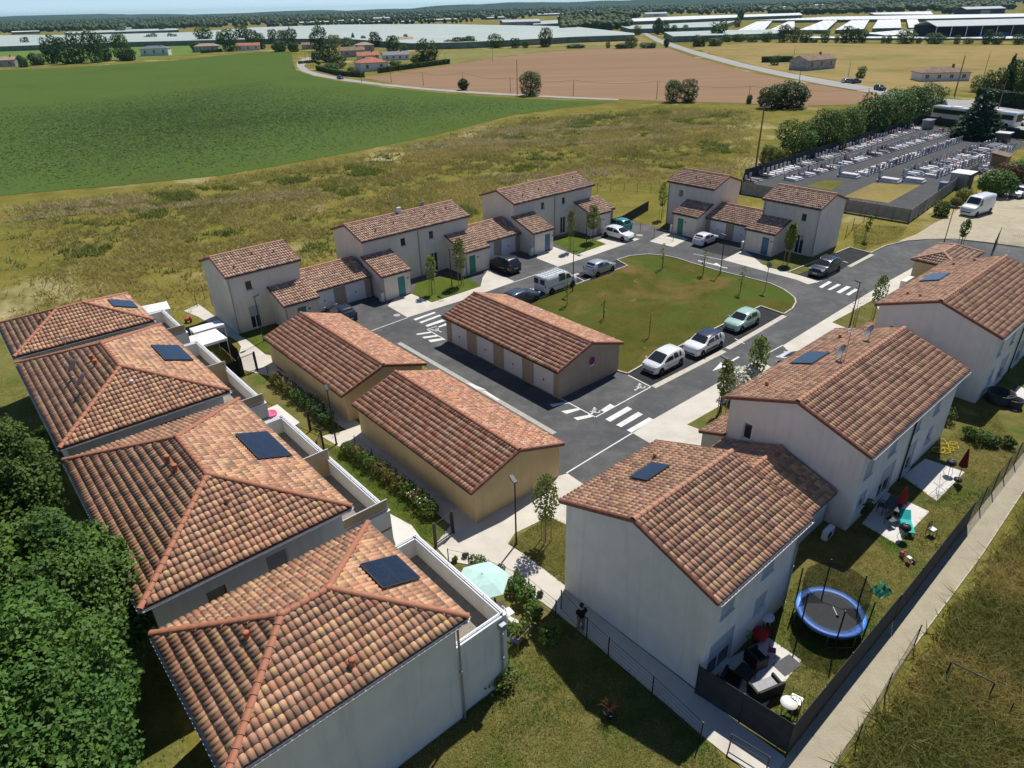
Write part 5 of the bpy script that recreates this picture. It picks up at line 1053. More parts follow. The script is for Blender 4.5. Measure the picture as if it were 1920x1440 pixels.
# ------------------------------------------------------------------ far buildings, orchards, poles
def far_house(px, py, wpx, hpx, yaw, depth, label, wall='old_wall', roof='buff_roof', hip=False, name='farmhouse', wins=3, group=None, chimney=True):
    b = G(px, py); k = mperpx(b); L = wpx * k / max(.5, abs(math.cos(yaw)) + .25 * abs(math.sin(yaw))); W = depth; ze = hpx * k * .55; zr = ze + W * .19
    r = thing(name, label, 'house', (b[0], b[1], 0), yaw, group); wl_ = Walls(r, M[wall]); a, c = L / 2, W / 2
    holes = [(L * (i + .5) / wins - .6, L * (i + .5) / wins + .6, ze * .32, ze * .8) for i in range(wins)]
    for key, (O, e, w) in {'f': ((-a, -c, 0), (1, 0, 0), L), 'b': ((a, c, 0), (-1, 0, 0), L), 'r': ((a, -c, 0), (0, 1, 0), W), 'l': ((-a, c, 0), (0, -1, 0), W)}.items():
        hh = holes if key == 'f' else []
        wl_.panel(O, e, w, ze, hh, top=None if hip or key in 'fb' else ((a if key == 'r' else -a), 0, zr))
        for h in hh: opening(r, O, e, h, 'window')
    wl_.done(); o = .35; mb = MB()
    pl = hip_planes(L + 2 * o, W + 2 * o, ze, zr, max(.5, (L - W) / 2))[0] if hip else gable_planes(L + 2 * o, W + 2 * o, ze - .05, zr)
    for p in pl:
        p = [np.array(q) + (0, 0, .06) for q in p]; n = np.cross(p[1] - p[0], p[2] - p[0]); f = list(range(len(p))) if n[2] > 0 else list(range(len(p)))[::-1]; d = [q - (0, 0, .16) for q in p]; kk = len(p)
        mb.add(p + d, [tuple(f), tuple(kk + i for i in reversed(f))] + [(f[i], kk + f[i], kk + f[(i + 1) % kk], f[(i + 1) % kk]) for i in range(kk)], M[roof])
    rf = mb.build('roof', r)
    if chimney: cb = MB(); cb.box(L * .2, L * .2 + .6, -.4, .4, zr - .6, zr + .9, M['red_roof']); cb.build('chimney', rf)
    return r
far_house(1522, 129, 78, 30, .52, 9, 'old gabled barn of grey stone with a sagging brown roof by the road', 'old_wall', 'old_roof', wins=3)
far_house(1761, 150, 88, 26, -.10, 8, 'pale house with grey-brown hip roof and two chimney stacks in the dry pasture', 'white_render', 'old_roof', hip=True, wins=4)
far_house(294, 104, 50, 22, .15, 9, 'white house with dark slate hip roof behind a white garden wall', 'white_render', 'slate_roof', hip=True, wins=3)
far_house(390, 97, 44, 18, .2, 9, 'low house with buff tile roof half hidden by a hedge', 'old_wall', 'buff_roof', hip=True, wins=2)
far_house(466, 94, 44, 15, .3, 9, 'long low house with a red-brown roof near the field edge', 'white_render', 'red_roof', wins=3); far_house(16, 124, 40, 20, .1, 9, 'buff-roofed house at the foot of the tall tree clump', 'old_wall', 'buff_roof', wins=2)
far_house(697, 132, 54, 26, .45, 11, 'hamlet house with bright red tile hip roof and white outbuilding', 'white_render', 'red_roof', hip=True, wins=2); far_house(690, 113, 40, 16, .3, 9, 'smaller red-roofed house behind the bright red one', 'white_render', 'red_roof', wins=2)
far_house(662, 106, 44, 20, .25, 10, 'hamlet house with brown roof among dark trees', 'old_wall', 'old_roof', wins=2); far_house(684, 95, 34, 18, .3, 9, 'hamlet house with buff roof above the brown one', 'old_wall', 'buff_roof', hip=True, wins=2)
far_house(742, 112, 50, 16, .3, 9, 'grey-roofed bungalow at the hamlet edge toward the pasture', 'white_render', 'slate_roof', wins=4); far_house(757, 84, 34, 18, .35, 8, 'hamlet house with a pale chimney and orange-buff roof', 'white_render', 'buff_roof', wins=2)
far_house(580, 92, 26, 14, .3, 8, 'low brown-roofed house between the tall dark trees', 'old_wall', 'old_roof', wins=1)
# hedges
def hedge(pts, h, w, mat, label, n=700, ls=.4, name='hedge', wall=True):
    P = [G(*p)[:2] for p in pts]; c = P[0]; o = thing(name, label, 'hedge', (c[0], c[1], 0)); rng = np.random.default_rng(int(abs(pts[0][0]) + pts[0][1])); Q = []; N = []
    Ls = [np.linalg.norm(b - a) for a, b in zip(P[:-1], P[1:])]; T = sum(Ls)
    for (a, b), L in zip(zip(P[:-1], P[1:]), Ls):
        m = int(n * L / T); d = (b - a) / L; nn = np.array([-d[1], d[0]]); t = rng.random(m) * L; f = rng.random(m); per = 2 * h + w
        s = f * per; side = np.where(s < h, -w / 2, np.where(s < h + w, s - h - w / 2, w / 2)); z = np.where(s < h, s, np.where(s < h + w, h, per - s)) + rng.normal(0, .06, m); side = side + rng.normal(0, .1, m)
        xy = a + t[:, None] * d + side[:, None] * nn - c; Q.append(np.column_stack([xy, np.abs(z)])); nv = np.zeros((m, 3)); nv[:, :2] = np.where((s < h)[:, None], -nn, np.where((s > h + w)[:, None], nn, 0)); nv[:, 2] = ((s >= h) & (s <= h + w)) * 1.0 + .3; N.append(nv + rng.normal(0, .45, (m, 3)))
    V, F, A = leaf_quads(np.concatenate(Q), np.concatenate(N), ls, rng); inst('foliage', np_mesh('foliage', V, F, 4, M[mat], {'lf': A}), o)
    mb = MB()
    for (a, b), L in zip(zip(P[:-1], P[1:]), Ls):
        m_ = (a + b) / 2 - c; mb.cbox((m_[0], m_[1], h * .45), (L, w * .75, h * .9), M['bark'], rz=math.atan2(*(b - a)[::-1]))
    mb.build('branches', o); return o
hedge([(711, 137), (770, 129), (842, 119.5)], 2.2, 1.6, 'leaf_dark', 'clipped dark hedge between the hamlet and the ploughed field', 2600, .55)
hedge([(595, 131), (640, 142), (682, 145)], 2.0, 1.5, 'leaf_dark', 'clipped dark hedge along the bend of the country road', 2200, .5); hedge([(1428, 117), (1485, 116)], 2.4, 1.6, 'leaf_dark', 'low dark hedge beside the gabled barn', 900, .5)
hedge([(1835, 192), (1930, 205)], 3.4, 3.0, 'needle', 'tall dense dark hedge across the road from the coach', 3500, .5); hedge([(560, 120), (592, 117), (600, 121)], 1.4, 1.0, 'leaf_mid', 'small green hedge at the hamlet entrance', 500, .4)
hedge([(378, 100), (416, 97)], 2.0, 1.5, 'leaf_dark', 'clipped hedge in front of the low buff-roofed house', 900, .5)
# netted orchards and crop tunnels
def net_mat(name, ang, period, a, b):
    t = NT(name); c = t.coord(); w = t.new('TexWave', bands_direction='Y'); t.l.new(t.map(c, rot=(0, 0, -ang)), w.inputs[0]); w.inputs['Scale'].default_value = period; w.inputs['Distortion'].default_value = .3
    n = t.noise(c, .02, 4); f = t.math('ADD', t.math('MULTIPLY', w.outputs['Fac'], .5), t.math('MULTIPLY', n, .5)); return t.fin(t.ramp(f, [(.25, a), (.75, b)]), .7, .2)
M['net'] = net_mat('orchard_net', .35, .022, (.27, .34, .31), (.50, .55, .51)); M['tunnel'] = net_mat('tunnel_plastic', 1.2, .05, (.58, .60, .59), (.74, .76, .75)); M['net_side'] = plain('net_side', (.16, .22, .17), .9, .1, var=.3, scale=.3)
def net(pts, z, label, m='net', group=None, name='netted_orchard', cat='orchard'):
    w = [G(p[0], p[1], z) for p in pts]; c = np.mean(w, axis=0); a = sum(w[i][0] * w[(i + 1) % len(w)][1] - w[(i + 1) % len(w)][0] * w[i][1] for i in range(len(w)))
    if a < 0: w = w[::-1]
    o = thing(name, label, cat, (c[0], c[1], 0), 0, group); n = len(w); mb = MB(); mb.add([tuple(p - (c[0], c[1], 0)) for p in w], [tuple(range(n))], M[m]); mb.build('net_top', o)
    mb = MB(); vs = [(p[0] - c[0], p[1] - c[1], zz) for zz in (0, z - .05) for p in w]; mb.add(vs, [(i, (i + 1) % n, n + (i + 1) % n, n + i) for i in range(n)], M['net_side']); mb.build('net_side', o)
net([(-200, 73), (0, 66), (170, 65), (360, 60), (470, 51.5), (640, 46), (830, 45), (1000, 48), (1080, 50), (1189, 62), (1190, 65), (1075, 69), (960, 75), (870, 79), (770, 81), (640, 72), (480, 73), (230, 79), (0, 87), (-200, 94)], 4.2, 'wide pale green-grey netted orchard stretching behind the hamlet')
net([(120, 60), (240, 55), (330, 53), (335, 56), (240, 59), (130, 63)], 4, 'thin pale netted strip behind the round dark field trees', group=None)
net([(1130, 37), (1290, 30), (1420, 26.5), (1500, 24), (1505, 28), (1420, 31), (1300, 36), (1160, 41)], 4, 'pale netted strip in front of the long white shed', 'tunnel'); net([(1164, 49), (1300, 42), (1380, 39), (1345, 50), (1240, 53), (1180, 54)], 4, 'pale netted orchard block left of the lone tall tree')
net([(1245, 60), (1340, 57), (1450, 55), (1470, 62), (1340, 66), (1262, 68)], 4, 'pale netted orchard beside the country road'); net([(1000, 40), (1050, 37), (1055, 43), (1000, 46)], 4, 'small pale netted block beside the farm shed')
# long white tunnels with dark gaps
TUN = [(1380, 58, 1420, 40, 1448, 39, 1432, 57), (1440, 57, 1478, 40, 1490, 40, 1490, 56), (1498, 56, 1545, 38, 1570, 38, 1550, 56), (1566, 56, 1596, 38, 1630, 37, 1620, 54), (1636, 53, 1646, 37, 1688, 36, 1690, 52), (1704, 52, 1700, 36, 1720, 36, 1728, 50)]
for q in TUN: net([(q[0], q[1]), (q[2], q[3]), (q[4], q[5]), (q[6], q[7])], 3, 'bright white crop tunnel block separated from its neighbours by dark gaps', 'tunnel', 'white crop tunnel blocks', 'crop_tunnel', 'tunnel')
net([(1420, 38), (1560, 31), (1930, 25), (1930, 31), (1740, 35), (1560, 37)], 3, 'long white crop tunnel field behind the tunnel blocks', 'tunnel', name='crop_tunnel', cat='tunnel'); net([(1630, 24), (1745, 21), (1750, 27), (1640, 27)], 3, 'short white tunnel strip before the dark shed', 'tunnel', name='crop_tunnel', cat='tunnel')
net([(1620, 62), (1730, 53), (1800, 54), (1800, 62), (1660, 66)], 2, 'white plastic ground cover beside the open shed', 'tunnel', name='crop_tunnel', cat='tunnel'); net([(1510, 68.5), (1930, 68), (1930, 72), (1500, 71)], 1.2, 'thin white plastic strip behind the tree belt', 'tunnel', name='crop_tunnel', cat='tunnel')
for k in range(26):
    x = RNG.uniform(-60, 1900); hy = 11.3 + (960 - x) * .025; y = hy + RNG.uniform(11, 24); w = RNG.uniform(18, 70); net([(x, y), (x + w, y - w * .03), (x + w * 1.05, y + 1.2 - w * .03), (x + w * .03, y + 1.5)], 4, 'thin distant pale strip of greenhouse or netting among the woods', RNG.choice(['net', 'tunnel']), 'distant pale greenhouse strips', 'greenhouse', 'greenhouse')
# sheds
def shed(px, py, wpx, hpx, depth, yaw, label, roof='shed_roof', wall='shed_dark', open_front=False):
    b = G(px, py); k = mperpx(b); L = wpx * k; H = hpx * k; r = thing('farm_shed', label, 'shed', (b[0], b[1], 0), yaw); mb = MB(); a = L / 2
    rb = MB(); ze, zr = H * .72, H
    for p in gable_planes(L + 1, depth + 1, ze, zr): rb.add(p + [(q[0], q[1], q[2] - .3) for q in p], [(0, 1, 2, 3), (7, 6, 5, 4), (0, 4, 5, 1), (1, 5, 6, 2), (3, 7, 4, 0)], M[roof])
    rb.build('roof', r)
    if open_front:
        mb.box(-a, a, depth / 2 - .3, depth / 2, 0, ze - .2, M[wall]); mb.build('back_wall', r)
        for i in range(9): pb = MB(); pb.box(-a + L * i / 8 - .2, -a + L * i / 8 + .2, -depth / 2, -depth / 2 + .4, 0, ze - .1, M['steel']); pb.build('post', r)
        sb = MB(); sb.cbox((L * .08, 0, 1.6), (L * .2, depth * .4, 3.2), M['blue_plastic'], bev=.2); sb.build('stacked_crates', r)
    else:
        mb.box(-a, a, -depth / 2, depth / 2, 0, ze - .2, M[wall]); mb.build('wall', r); db = MB(); db.box(-L * .12, L * .12, -depth / 2 - .06, -depth / 2 - .003, 0, ze * .75, M['zinc']); db.build('door', r)
shed(1840, 70, 215, 30, 32, -.05, 'large open-sided shed with long grey roof and blue crates', open_front=True); shed(1835, 27, 78, 13, 25, .1, 'distant dark shed with pale roof among the tunnels'); shed(975, 50, 70, 12, 40, .12, 'long farm shed with pale roof and green end wall', wall='panelwall'); shed(1228, 31, 42, 7, 20, .1, 'distant long white shed behind the netted strip', wall='white'); shed(716, 40, 30, 7, 20, .1, 'distant dark shed at the edge of the wide netted orchard')
# poles
def pole(px, py, topy, label, lean=0.0, cross=False, m='wood', r=.13, name='utility_pole', group=None, topx=None):
    b = G(px, py); h = topz(topx or px, topy, b); o = thing(name, label, 'pole', (b[0], b[1], 0), 0, group); k = mperpx(b); lx = lean
    mb = MB(); mb.tube((0, 0, -.2), (lx, 0, h), r, M[m], r * .65, 8); mb.build('shaft', o)
    if cross:
        cb = MB(); cb.cbox((lx, -.02, h - .35), (2.0, .1, .1), M['zinc']); cb.build('crossarm', o)
        for d in (-.9, 0, .9): ib = MB(); ib.lathe([(.03, 0), (.09, .05), (.05, .12), (.09, .19), (.03, .26)], M['stone_white'], 8, (lx + d, 0, h - .3 + (.3 if d == 0 else 0))); ib.build('insulator', o)
    return o, (b[0] + lx, b[1], h)
pole(1415, 326, 197, 'wooden power pole with three white insulators beside the cemetery wall', cross=True, r=.17, topx=1437); pole(970, 179, 112, 'wooden pole beside the lone round tree'); pole(1494, 178, 126, 'wooden pole rising out of the dark thicket', topx=1501); pole(1790, 178, 104, 'thick wooden pole in front of the hip-roofed house', topx=1805, r=.2); pole(1868, 216, 152, 'leaning wooden pole at the road across from the coach', topx=1884)
for x, y, t, tx in ((678, 155, 118, 676), (551, 130, 97, 546), (573, 113, 95, 572), (583, 128, 97, 582), (588, 129, 99, 587), (835, 119, 98, 835), (924, 117, 82, 924), (1484, 133, 86, 1488), (1590, 144, 115, 1595), (1845, 140, 97, 1853), (734, 155, 128, 734), (794, 161, 136, 793), (868, 158, 136, 868), (957, 175, 146, 957), (1075, 180, 150, 1075), (1231, 186, 152, 1231), (1403, 190, 162, 1407), (1625, 190, 166, 1629), (700, 62, 48, 699), (724, 64, 52, 723), (1097, 40, 2, 1097), (1130, 16, 1, 1130)):
    pole(x, y, t, 'thin roadside pole of the overhead line past the fields', r=.1, topx=tx, group='poles of the overhead lines')
def wire(pts, label):
    mb = MB(); W3 = []
    for (x0, y0, b0), (x1, y1, b1) in zip(pts[:-1], pts[1:]):
        a = G(x0, b0); b = G(x1, b1); a[2] = topz(x0, y0, a); b[2] = topz(x1, y1, b)
        L = [a + (b - a) * t - np.array([0, 0, 4 * .9 * t * (1 - t)]) for t in np.linspace(0, 1, 7)]; mb.path(L, .035, M['dark'], 4)
    tag(mb.build('overhead_wire'), label, 'wire')
wire([(734, 128, 155), (793, 136, 161), (868, 136, 158), (957, 146, 175), (1075, 150, 180), (1231, 152, 186), (1407, 162, 190), (1629, 166, 190)], 'thin sagging wire strung along the poles of the ploughed field')
# ------------------------------------------------------------------ vehicles (x forward, origin at the middle on the ground)
PROF = {
 'hatch': dict(top=[(0, .50), (.012, .60), (.04, .68), (.075, .80), (.15, .955), (.30, 1.0), (.46, .995), (.565, .945), (.66, .80), (.755, .655), (.82, .63), (.93, .565), (.98, .48), (1, .36)], belt=.615, sw=((.20, .43), (.455, .70)), ws=(.575, .745), rw=(.045, .145), wheels=(.19, .81)),
 'mono': dict(top=[(0, .48), (.012, .60), (.04, .70), (.07, .82), (.12, .955), (.28, 1.0), (.46, .995), (.58, .95), (.70, .80), (.83, .635), (.88, .60), (.95, .54), (.985, .46), (1, .36)], belt=.60, sw=((.17, .42), (.445, .76)), ws=(.59, .825), rw=(.04, .115), wheels=(.19, .82)),
 'suv': dict(top=[(0, .52), (.012, .62), (.04, .70), (.07, .83), (.13, .965), (.28, 1.0), (.48, .995), (.57, .955), (.65, .83), (.735, .675), (.82, .655), (.93, .61), (.98, .53), (1, .38)], belt=.635, sw=((.17, .40), (.425, .68)), ws=(.58, .73), rw=(.045, .125), wheels=(.19, .81)),
 'van': dict(top=[(0, .40), (.004, .93), (.02, .985), (.10, 1.0), (.50, 1.0), (.64, .98), (.70, .93), (.78, .78), (.86, .60), (.93, .54), (.975, .46), (1, .30)], belt=.555, sw=((.40, .60), (.625, .80)), ws=(.705, .855), rw=(.004, .012), wheels=(.19, .82)),
 'bigvan': dict(top=[(0, .40), (.004, .95), (.02, .985), (.08, 1.0), (.50, 1.0), (.66, .985), (.70, .95), (.745, .80), (.80, .60), (.88, .53), (.97, .47), (1, .26)], belt=.53, sw=((.70, .705), (.64, .77)), ws=(.705, .795), rw=(.004, .012), wheels=(.20, .80)),
}
def make_car(name, label, kind, L, W, H, paintm, loc, rz, group=None, roofm=None, glassm='car_glass', rails=False, rack=False, stripe=None, clad=None, z0=.17):
    r = thing(name, label, 'van' if 'van' in kind else 'car', loc, rz, group); P = PROF[kind]; fx = lambda f: (f - .5) * L
    tf = np.array(P['top']); top = lambda f: float(np.interp(f, tf[:, 0], tf[:, 1])) * H; hw = W / 2
    plan = lambda f: hw * float(np.interp(f, [0, .02, .08, .25, .75, .92, .975, 1], [.80, .88, .96, 1, 1, .95, .86, .72])); belt = lambda f: min(top(f) - .012, P['belt'] * H + .02 * (1 - f))
    gw = lambda f: plan(f) * float(np.interp(f, [0, .15, .55, .78, 1], [.88, .80, .79, .90, .97]))
    fs_ = sorted(set([p[0] for p in P['top']] + [.02, .08, .25, .38, .52, .9])); V = []; n = 16
    for f in fs_:
        x, t, b, w, g = fx(f), top(f), belt(f), plan(f), gw(f); zb = z0 + (.10 if f < .015 or f > .985 else 0); sh = zb + (b - zb) * .55; hh = t - b
        half = [(w * .86, zb), (w * .985, zb + .10), (w, sh), (w * .975, b), (g + (w * .975 - g) * .45 if hh > .1 else w * .93, b + hh * .5), (g if hh > .1 else w * .84, t - min(.05, hh * .3)), (g * .86 if hh > .1 else w * .62, t - min(.012, hh * .08)), (g * .4, t + .006)]
        V += [(x, y, z) for y, z in half] + [(x, -y, z) for y, z in reversed(half)]
    fc = []
    for i in range(len(fs_) - 1):
        for k in range(n): fc.append((i * n + k, (i + 1) * n + k, (i + 1) * n + (k + 1) % n, i * n + (k + 1) % n))
    mb = MB(); mb.add(V, fc, M[paintm], True); mb.add(V[:n], [tuple(range(n))], M[paintm]); mb.add(V[-n:], [tuple(range(n - 1, -1, -1))], M[paintm])
    body = mb.build('body', r)
    off = .010
    def side_y(f, z):
        b, t, w, g = belt(f), top(f), plan(f) * .975, gw(f); k = min(1, max(0, (z - b) / max(.05, (t - .05) - b))); return w + (g - w) * k
    def pane(name, pts, m):
        q = MB(); q.add(pts, [tuple(range(len(pts)))], M[m]); q.add(pts, [tuple(range(len(pts) - 1, -1, -1))], M[m]); return q.build(name, r)
    for s in (-1, 1):
        for a, c in P['sw']:
            if c - a < .03: continue
            pts = []
            for f, lo in ((a, 1), (c, 1), (min(c, P['ws'][0] + .01 + .02 * (c > .6)), 0), (a + .015, 0)):
                z = belt(f) + .03 if lo else min(top(f), top((a + c) / 2)) - .10
                if lo and f > P['ws'][1] - .04: z = belt(f) + .02
                pts.append((fx(f), s * (side_y(f, z) + off), z))
            pane('side_window', pts, glassm)
    def top_strip(a, c, name, k0, k1, nst=3):
        A = np.linspace(a, c, nst); q = MB(); vs = []
        for f in A:
            t = top(f); wv = gw(f) * .86 * (k0 + (k1 - k0) * (f - a) / (c - a)); up = .018
            vs += [(fx(f), -wv, t + up - .012), (fx(f), -wv * .4, t + up), (fx(f), wv * .4, t + up), (fx(f), wv, t + up - .012)]
        q.add(vs, [(i * 4 + k, i * 4 + k + 1, (i + 1) * 4 + k + 1, (i + 1) * 4 + k) for i in range(nst - 1) for k in range(3)], M['car_glass'], True); q.build(name, r)
    top_strip(P['ws'][0], P['ws'][1], 'windscreen', .98, 1.04)
    if 'van' in kind:
        for s in (-1, 1): q = MB(); q.box(fx(0) - .012, fx(0) + .0, s * W * .235 - W * .17, s * W * .235 + W * .17, H * .58, H * .86, M['car_glass']); q.build('rear_window', r)
    else: top_strip(P['rw'][0], P['rw'][1], 'rear_window', .92, .98)
    if roofm:
        q = MB(); vs = []; A = np.linspace(P['rw'][1] + .005, P['ws'][0] - .005, 7)
        for f in A: t = top(f); wv = gw(f); vs += [(fx(f), -wv * 1.005, t - .045), (fx(f), -wv * .86, t + .004), (fx(f), -wv * .4, t + .016), (fx(f), wv * .4, t + .016), (fx(f), wv * .86, t + .004), (fx(f), wv * 1.005, t - .045)]
        q.add(vs, [(i * 6 + k, i * 6 + k + 1, (i + 1) * 6 + k + 1, (i + 1) * 6 + k) for i in range(6) for k in range(5)], M[roofm], True); q.build('roof', r)
    R = .315 if H < 1.6 else .345
    if kind in ('van', 'bigvan'): R = .34
    wm = MB(); wm.lathe([(R * .62, -.09), (R * .93, -.10), (R, -.06), (R, .06), (R * .93, .10), (R * .62, .09)], M['rubber'], 20); rim = MB(); rim.lathe([(R * .64, .05), (R * .60, .085), (R * .25, .07), (R * .12, .095), (.001, .095)], M['steel'], 14)
    tm, rm = wm.mesh('tyre'), rim.mesh('rim')
    for f in P['wheels']:
        for s in (-1, 1):
            q = MB(); q.lathe([(R * 1.13, -.004), (R * 1.13, .006), (.001, .006)], M['rubber'], 20); a = q.build('wheel_arch', r); a.location = (fx(f), s * (plan(f) + .001), R + .01); a.rotation_euler = (-s * math.pi / 2, 0, 0)
            w_ = inst('wheel', tm, r, (fx(f), s * (plan(f) - .075), R)); w_.rotation_euler = (-s * math.pi / 2, 0, 0); inst('rim', rm, w_)
    for s in (-1, 1):
        q = MB(); q.cbox((fx(.955), s * plan(.955) * .82, top(.955) * .93), (L * .06, plan(.95) * .30, .13), M['lamp_clear'], rz=-s * .45, bev=.03); q.build('headlight', r)
        q = MB(); q.cbox((fx(.02), s * plan(.02) * .94, H * (.62 if 'van' not in kind else .5)), (.10, .12, .24), M['lamp_red'], bev=.03); q.build('tail_light', r)
        q = MB(); f = P['ws'][1] - .03; q.cbox((fx(f), s * (plan(f) + .07), belt(f) + .06), (.12, .17, .12), M[paintm] if not clad else M['dark'], bev=.03); q.build('mirror', r)
        q = MB(); q.cbox((0, s * (hw - .002), z0 + .09), (L * .5, .02, .12), M['dark']); q.build('sill', r)
        if clad: q = MB(); q.cbox((0, s * (hw + .004), z0 + .30), (L * .42, .025, .2), M['dark'], bev=.01); q.build('side_guard', r)
    q = MB(); q.cbox((fx(.985), 0, H * .24), (L * .035, W * .62, .15), M['dark'], bev=.02); q.build('grille', r)
    q = MB(); q.cbox((fx(1.0) + .006, 0, H * .30), (.02, .5, .11), M['chrome_plate']); q.build('number_plate', r); q = MB(); q.cbox((fx(0) - .004, 0, H * .40), (.02, .5, .11), M['chrome_plate']); q.build('number_plate', r)
    q = MB(); q.cbox((fx(.012), 0, .36), (.14, W * .84, .2), M['dark'] if clad or 'van' in kind else M[paintm], bev=.04); q.build('bumper', r)
    if stripe: 
        for s in (-1, 1): q = MB(); q.cbox((fx(.4), s * (hw + .004), H * .40), (L * .62, .014, .05), M[stripe]); q.build('side_moulding', r)
    if rails:
        for s in (-1, 1): q = MB(); q.path([(fx(.16), s * gw(.3) * .9, top(.16) + .02), (fx(.22), s * gw(.3) * .9, H + .05), (fx(.5), s * gw(.3) * .9, H + .05), (fx(.55), s * gw(.3) * .9, top(.55) + .02)], .018, M['steel']); q.build('roof_rail', r)
    if rack:
        q = MB()
        for f in np.linspace(.08, .6, 7): q.tube((fx(f), -gw(.3) * .9, H + .12), (fx(f), gw(.3) * .9, H + .12), .02, M['zinc'], n=5)
        for y in (-.85, -.3, .3, .85): q.tube((fx(.05), y * gw(.3), H + .14), (fx(.62), y * gw(.3), H + .14), .018, M['zinc'], n=5)
        for f in (.1, .35, .58):
            for s in (-1, 1): q.tube((fx(f), s * gw(.3) * .9, H - .03), (fx(f), s * gw(.3) * .9, H + .12), .02, M['dark'], n=5)
        q.build('roof_rack', r)
    return r
def head(a, b): d = G(*b) - G(*a); return math.atan2(d[1], d[0])
hb = head((1358, 657), (1225, 727)); hA = .708 + math.pi / 2
def at(x, y, z=.02): return tuple(G(x, y, z))
make_car('parked_car', 'small white hatchback at the bay end by the wheelchair marking', 'mono', 3.85, 1.68, 1.5, 'car_white', at(1243, 688), hb, stripe='dark')
make_car('parked_car', 'white hatchback with navy roof and black side guards', 'suv', 4.0, 1.75, 1.5, 'car_white', at(1318, 655), hb, roofm='car_roofnavy', clad=True)
make_car('parked_car', 'mint green hatchback in the bay by the lawn corner', 'hatch', 3.84, 1.66, 1.45, 'car_mint', at(1390, 611), hb, stripe='dark')
make_car('parked_car', 'glossy dark navy estate car in the bay beside the house with blue porch door', 'suv', 4.4, 1.82, 1.55, 'car_navy', at(1545, 511), head((1636, 477), (1537, 527)), rails=True)
make_car('parked_car', 'small white hatchback in front of the house with green porch door', 'hatch', 3.72, 1.6, 1.38, 'car_white', at(1322, 456), head((1305, 462), (1345, 447)), stripe='dark')
make_car('parked_car', 'sporty white hatchback in front of the teal car', 'hatch', 4.25, 1.76, 1.43, 'car_white', at(1159, 446), head((1134, 440), (1184, 453)))
make_car('parked_car', 'small teal car with turquoise roof beside the white sporty hatchback', 'mono', 3.45, 1.63, 1.45, 'car_teal', at(1161, 429), head((1184, 436), (1140, 422)))
make_car('parked_car', 'silver hatchback parked ahead of the white rack van', 'hatch', 3.9, 1.7, 1.52, 'car_silver', at(1124, 511), head((996, 566), (1176, 499)))
make_car('parked_van', 'white panel van with roof rack, green side window and black bumper', 'van', 4.8, 1.9, 1.97, 'car_white', at(1042, 541), head((996, 566), (1176, 499)), glassm='green_glass', rack=True, stripe='dark')
make_car('parked_car', 'slate blue-grey car half hidden behind the garage block with four doors', 'hatch', 4.3, 1.78, 1.42, 'car_slate', at(976, 567), head((996, 566), (1176, 499)))
make_car('parked_car', 'glossy black SUV facing the garage beside the green porch door', 'suv', 4.4, 1.84, 1.65, 'car_black', at(944, 505), hA, rails=True)
make_car('parked_car', 'black car half hidden behind the garage block, facing the house garages', 'hatch', 4.0, 1.72, 1.47, 'car_navy', at(640, 597), hA)
make_car('parked_car', 'white car on the street drive, mostly hidden behind the house with dishes', 'mono', 3.9, 1.7, 1.5, 'car_white', at(1500, 694), hA)
make_car('parked_van', 'old white box van on the gravel yard', 'bigvan', 5.4, 2.0, 2.45, 'van_white', at(1829, 400), head((1849, 398), (1808, 410)))
make_car('parked_car', 'silver-white car on the gravel yard beside the big ball shrub', 'hatch', 4.2, 1.75, 1.45, 'car_silver', at(1912, 368), head((1930, 362), (1893, 373)))
make_car('parked_car', 'pale silver car beside the small round tree near the barn', 'hatch', 4.2, 1.75, 1.45, 'car_silver', at(1588, 155), .3); make_car('parked_car', 'grey car parked right behind the pale silver one near the barn', 'suv', 4.3, 1.75, 1.55, 'car_slate', at(1603, 156), .3)
make_car('driving_car', 'dark car driving on the country road beyond the cemetery', 'suv', 4.4, 1.8, 1.6, 'car_navy', at(1649, 169, .07), head((1600, 162), (1660, 172))); make_car('driving_car', 'dark car driving round the hamlet bend of the road', 'hatch', 4.2, 1.8, 1.5, 'car_navy', at(638, 148, .07), head((600, 139), (660, 150)))
make_car('parked_car', 'white car on the road near the coach', 'hatch', 4.2, 1.8, 1.5, 'car_white', at(1912, 234, .07), head((1860, 226), (1920, 236)))
def coach(x, y, rz, label, L=11.5):
    r = thing('coach', label, 'coach', at(x, y, .06), rz); mb = MB(); mb.cbox((0, 0, 1.75), (L, 2.5, 2.9), M['car_white'], bev=.22); mb.build('body', r)
    for s in (-1, 1): q = MB(); q.cbox((-.2, s * 1.256, 2.15), (L * .9, .02, 1.0), M['car_glass'], bev=.005); q.build('side_window', r); q = MB(); q.cbox((0, s * 1.258, .55), (L * .86, .02, .25), M['zinc']); q.build('side_skirt', r)
    q = MB(); q.cbox((L / 2 + .005, 0, 2.1), (.03, 2.2, 1.5), M['car_glass'], bev=.005); q.build('windscreen', r); q = MB(); q.cbox((-.5, 0, 3.27), (2.2, 1.5, .16), M['white'], bev=.04); q.build('roof_unit', r)
    for xx in (-L * .28, L * .3):
        for s in (-1, 1): q = MB(); q.lathe([(.3, -.12), (.48, -.13), (.5, 0), (.48, .13), (.3, .12)], M['rubber'], 18); w = q.build('wheel', r); w.location = (xx, s * 1.15, .5); w.rotation_euler = (math.pi / 2, 0, 0)
coach(1792, 229, head((1750, 222), (1860, 236)), 'white coach with dark window band parked beyond the cemetery end wall'); coach(1868, 236, head((1750, 222), (1860, 236)), 'white-roofed bus partly hidden by the broad conifer', 9)
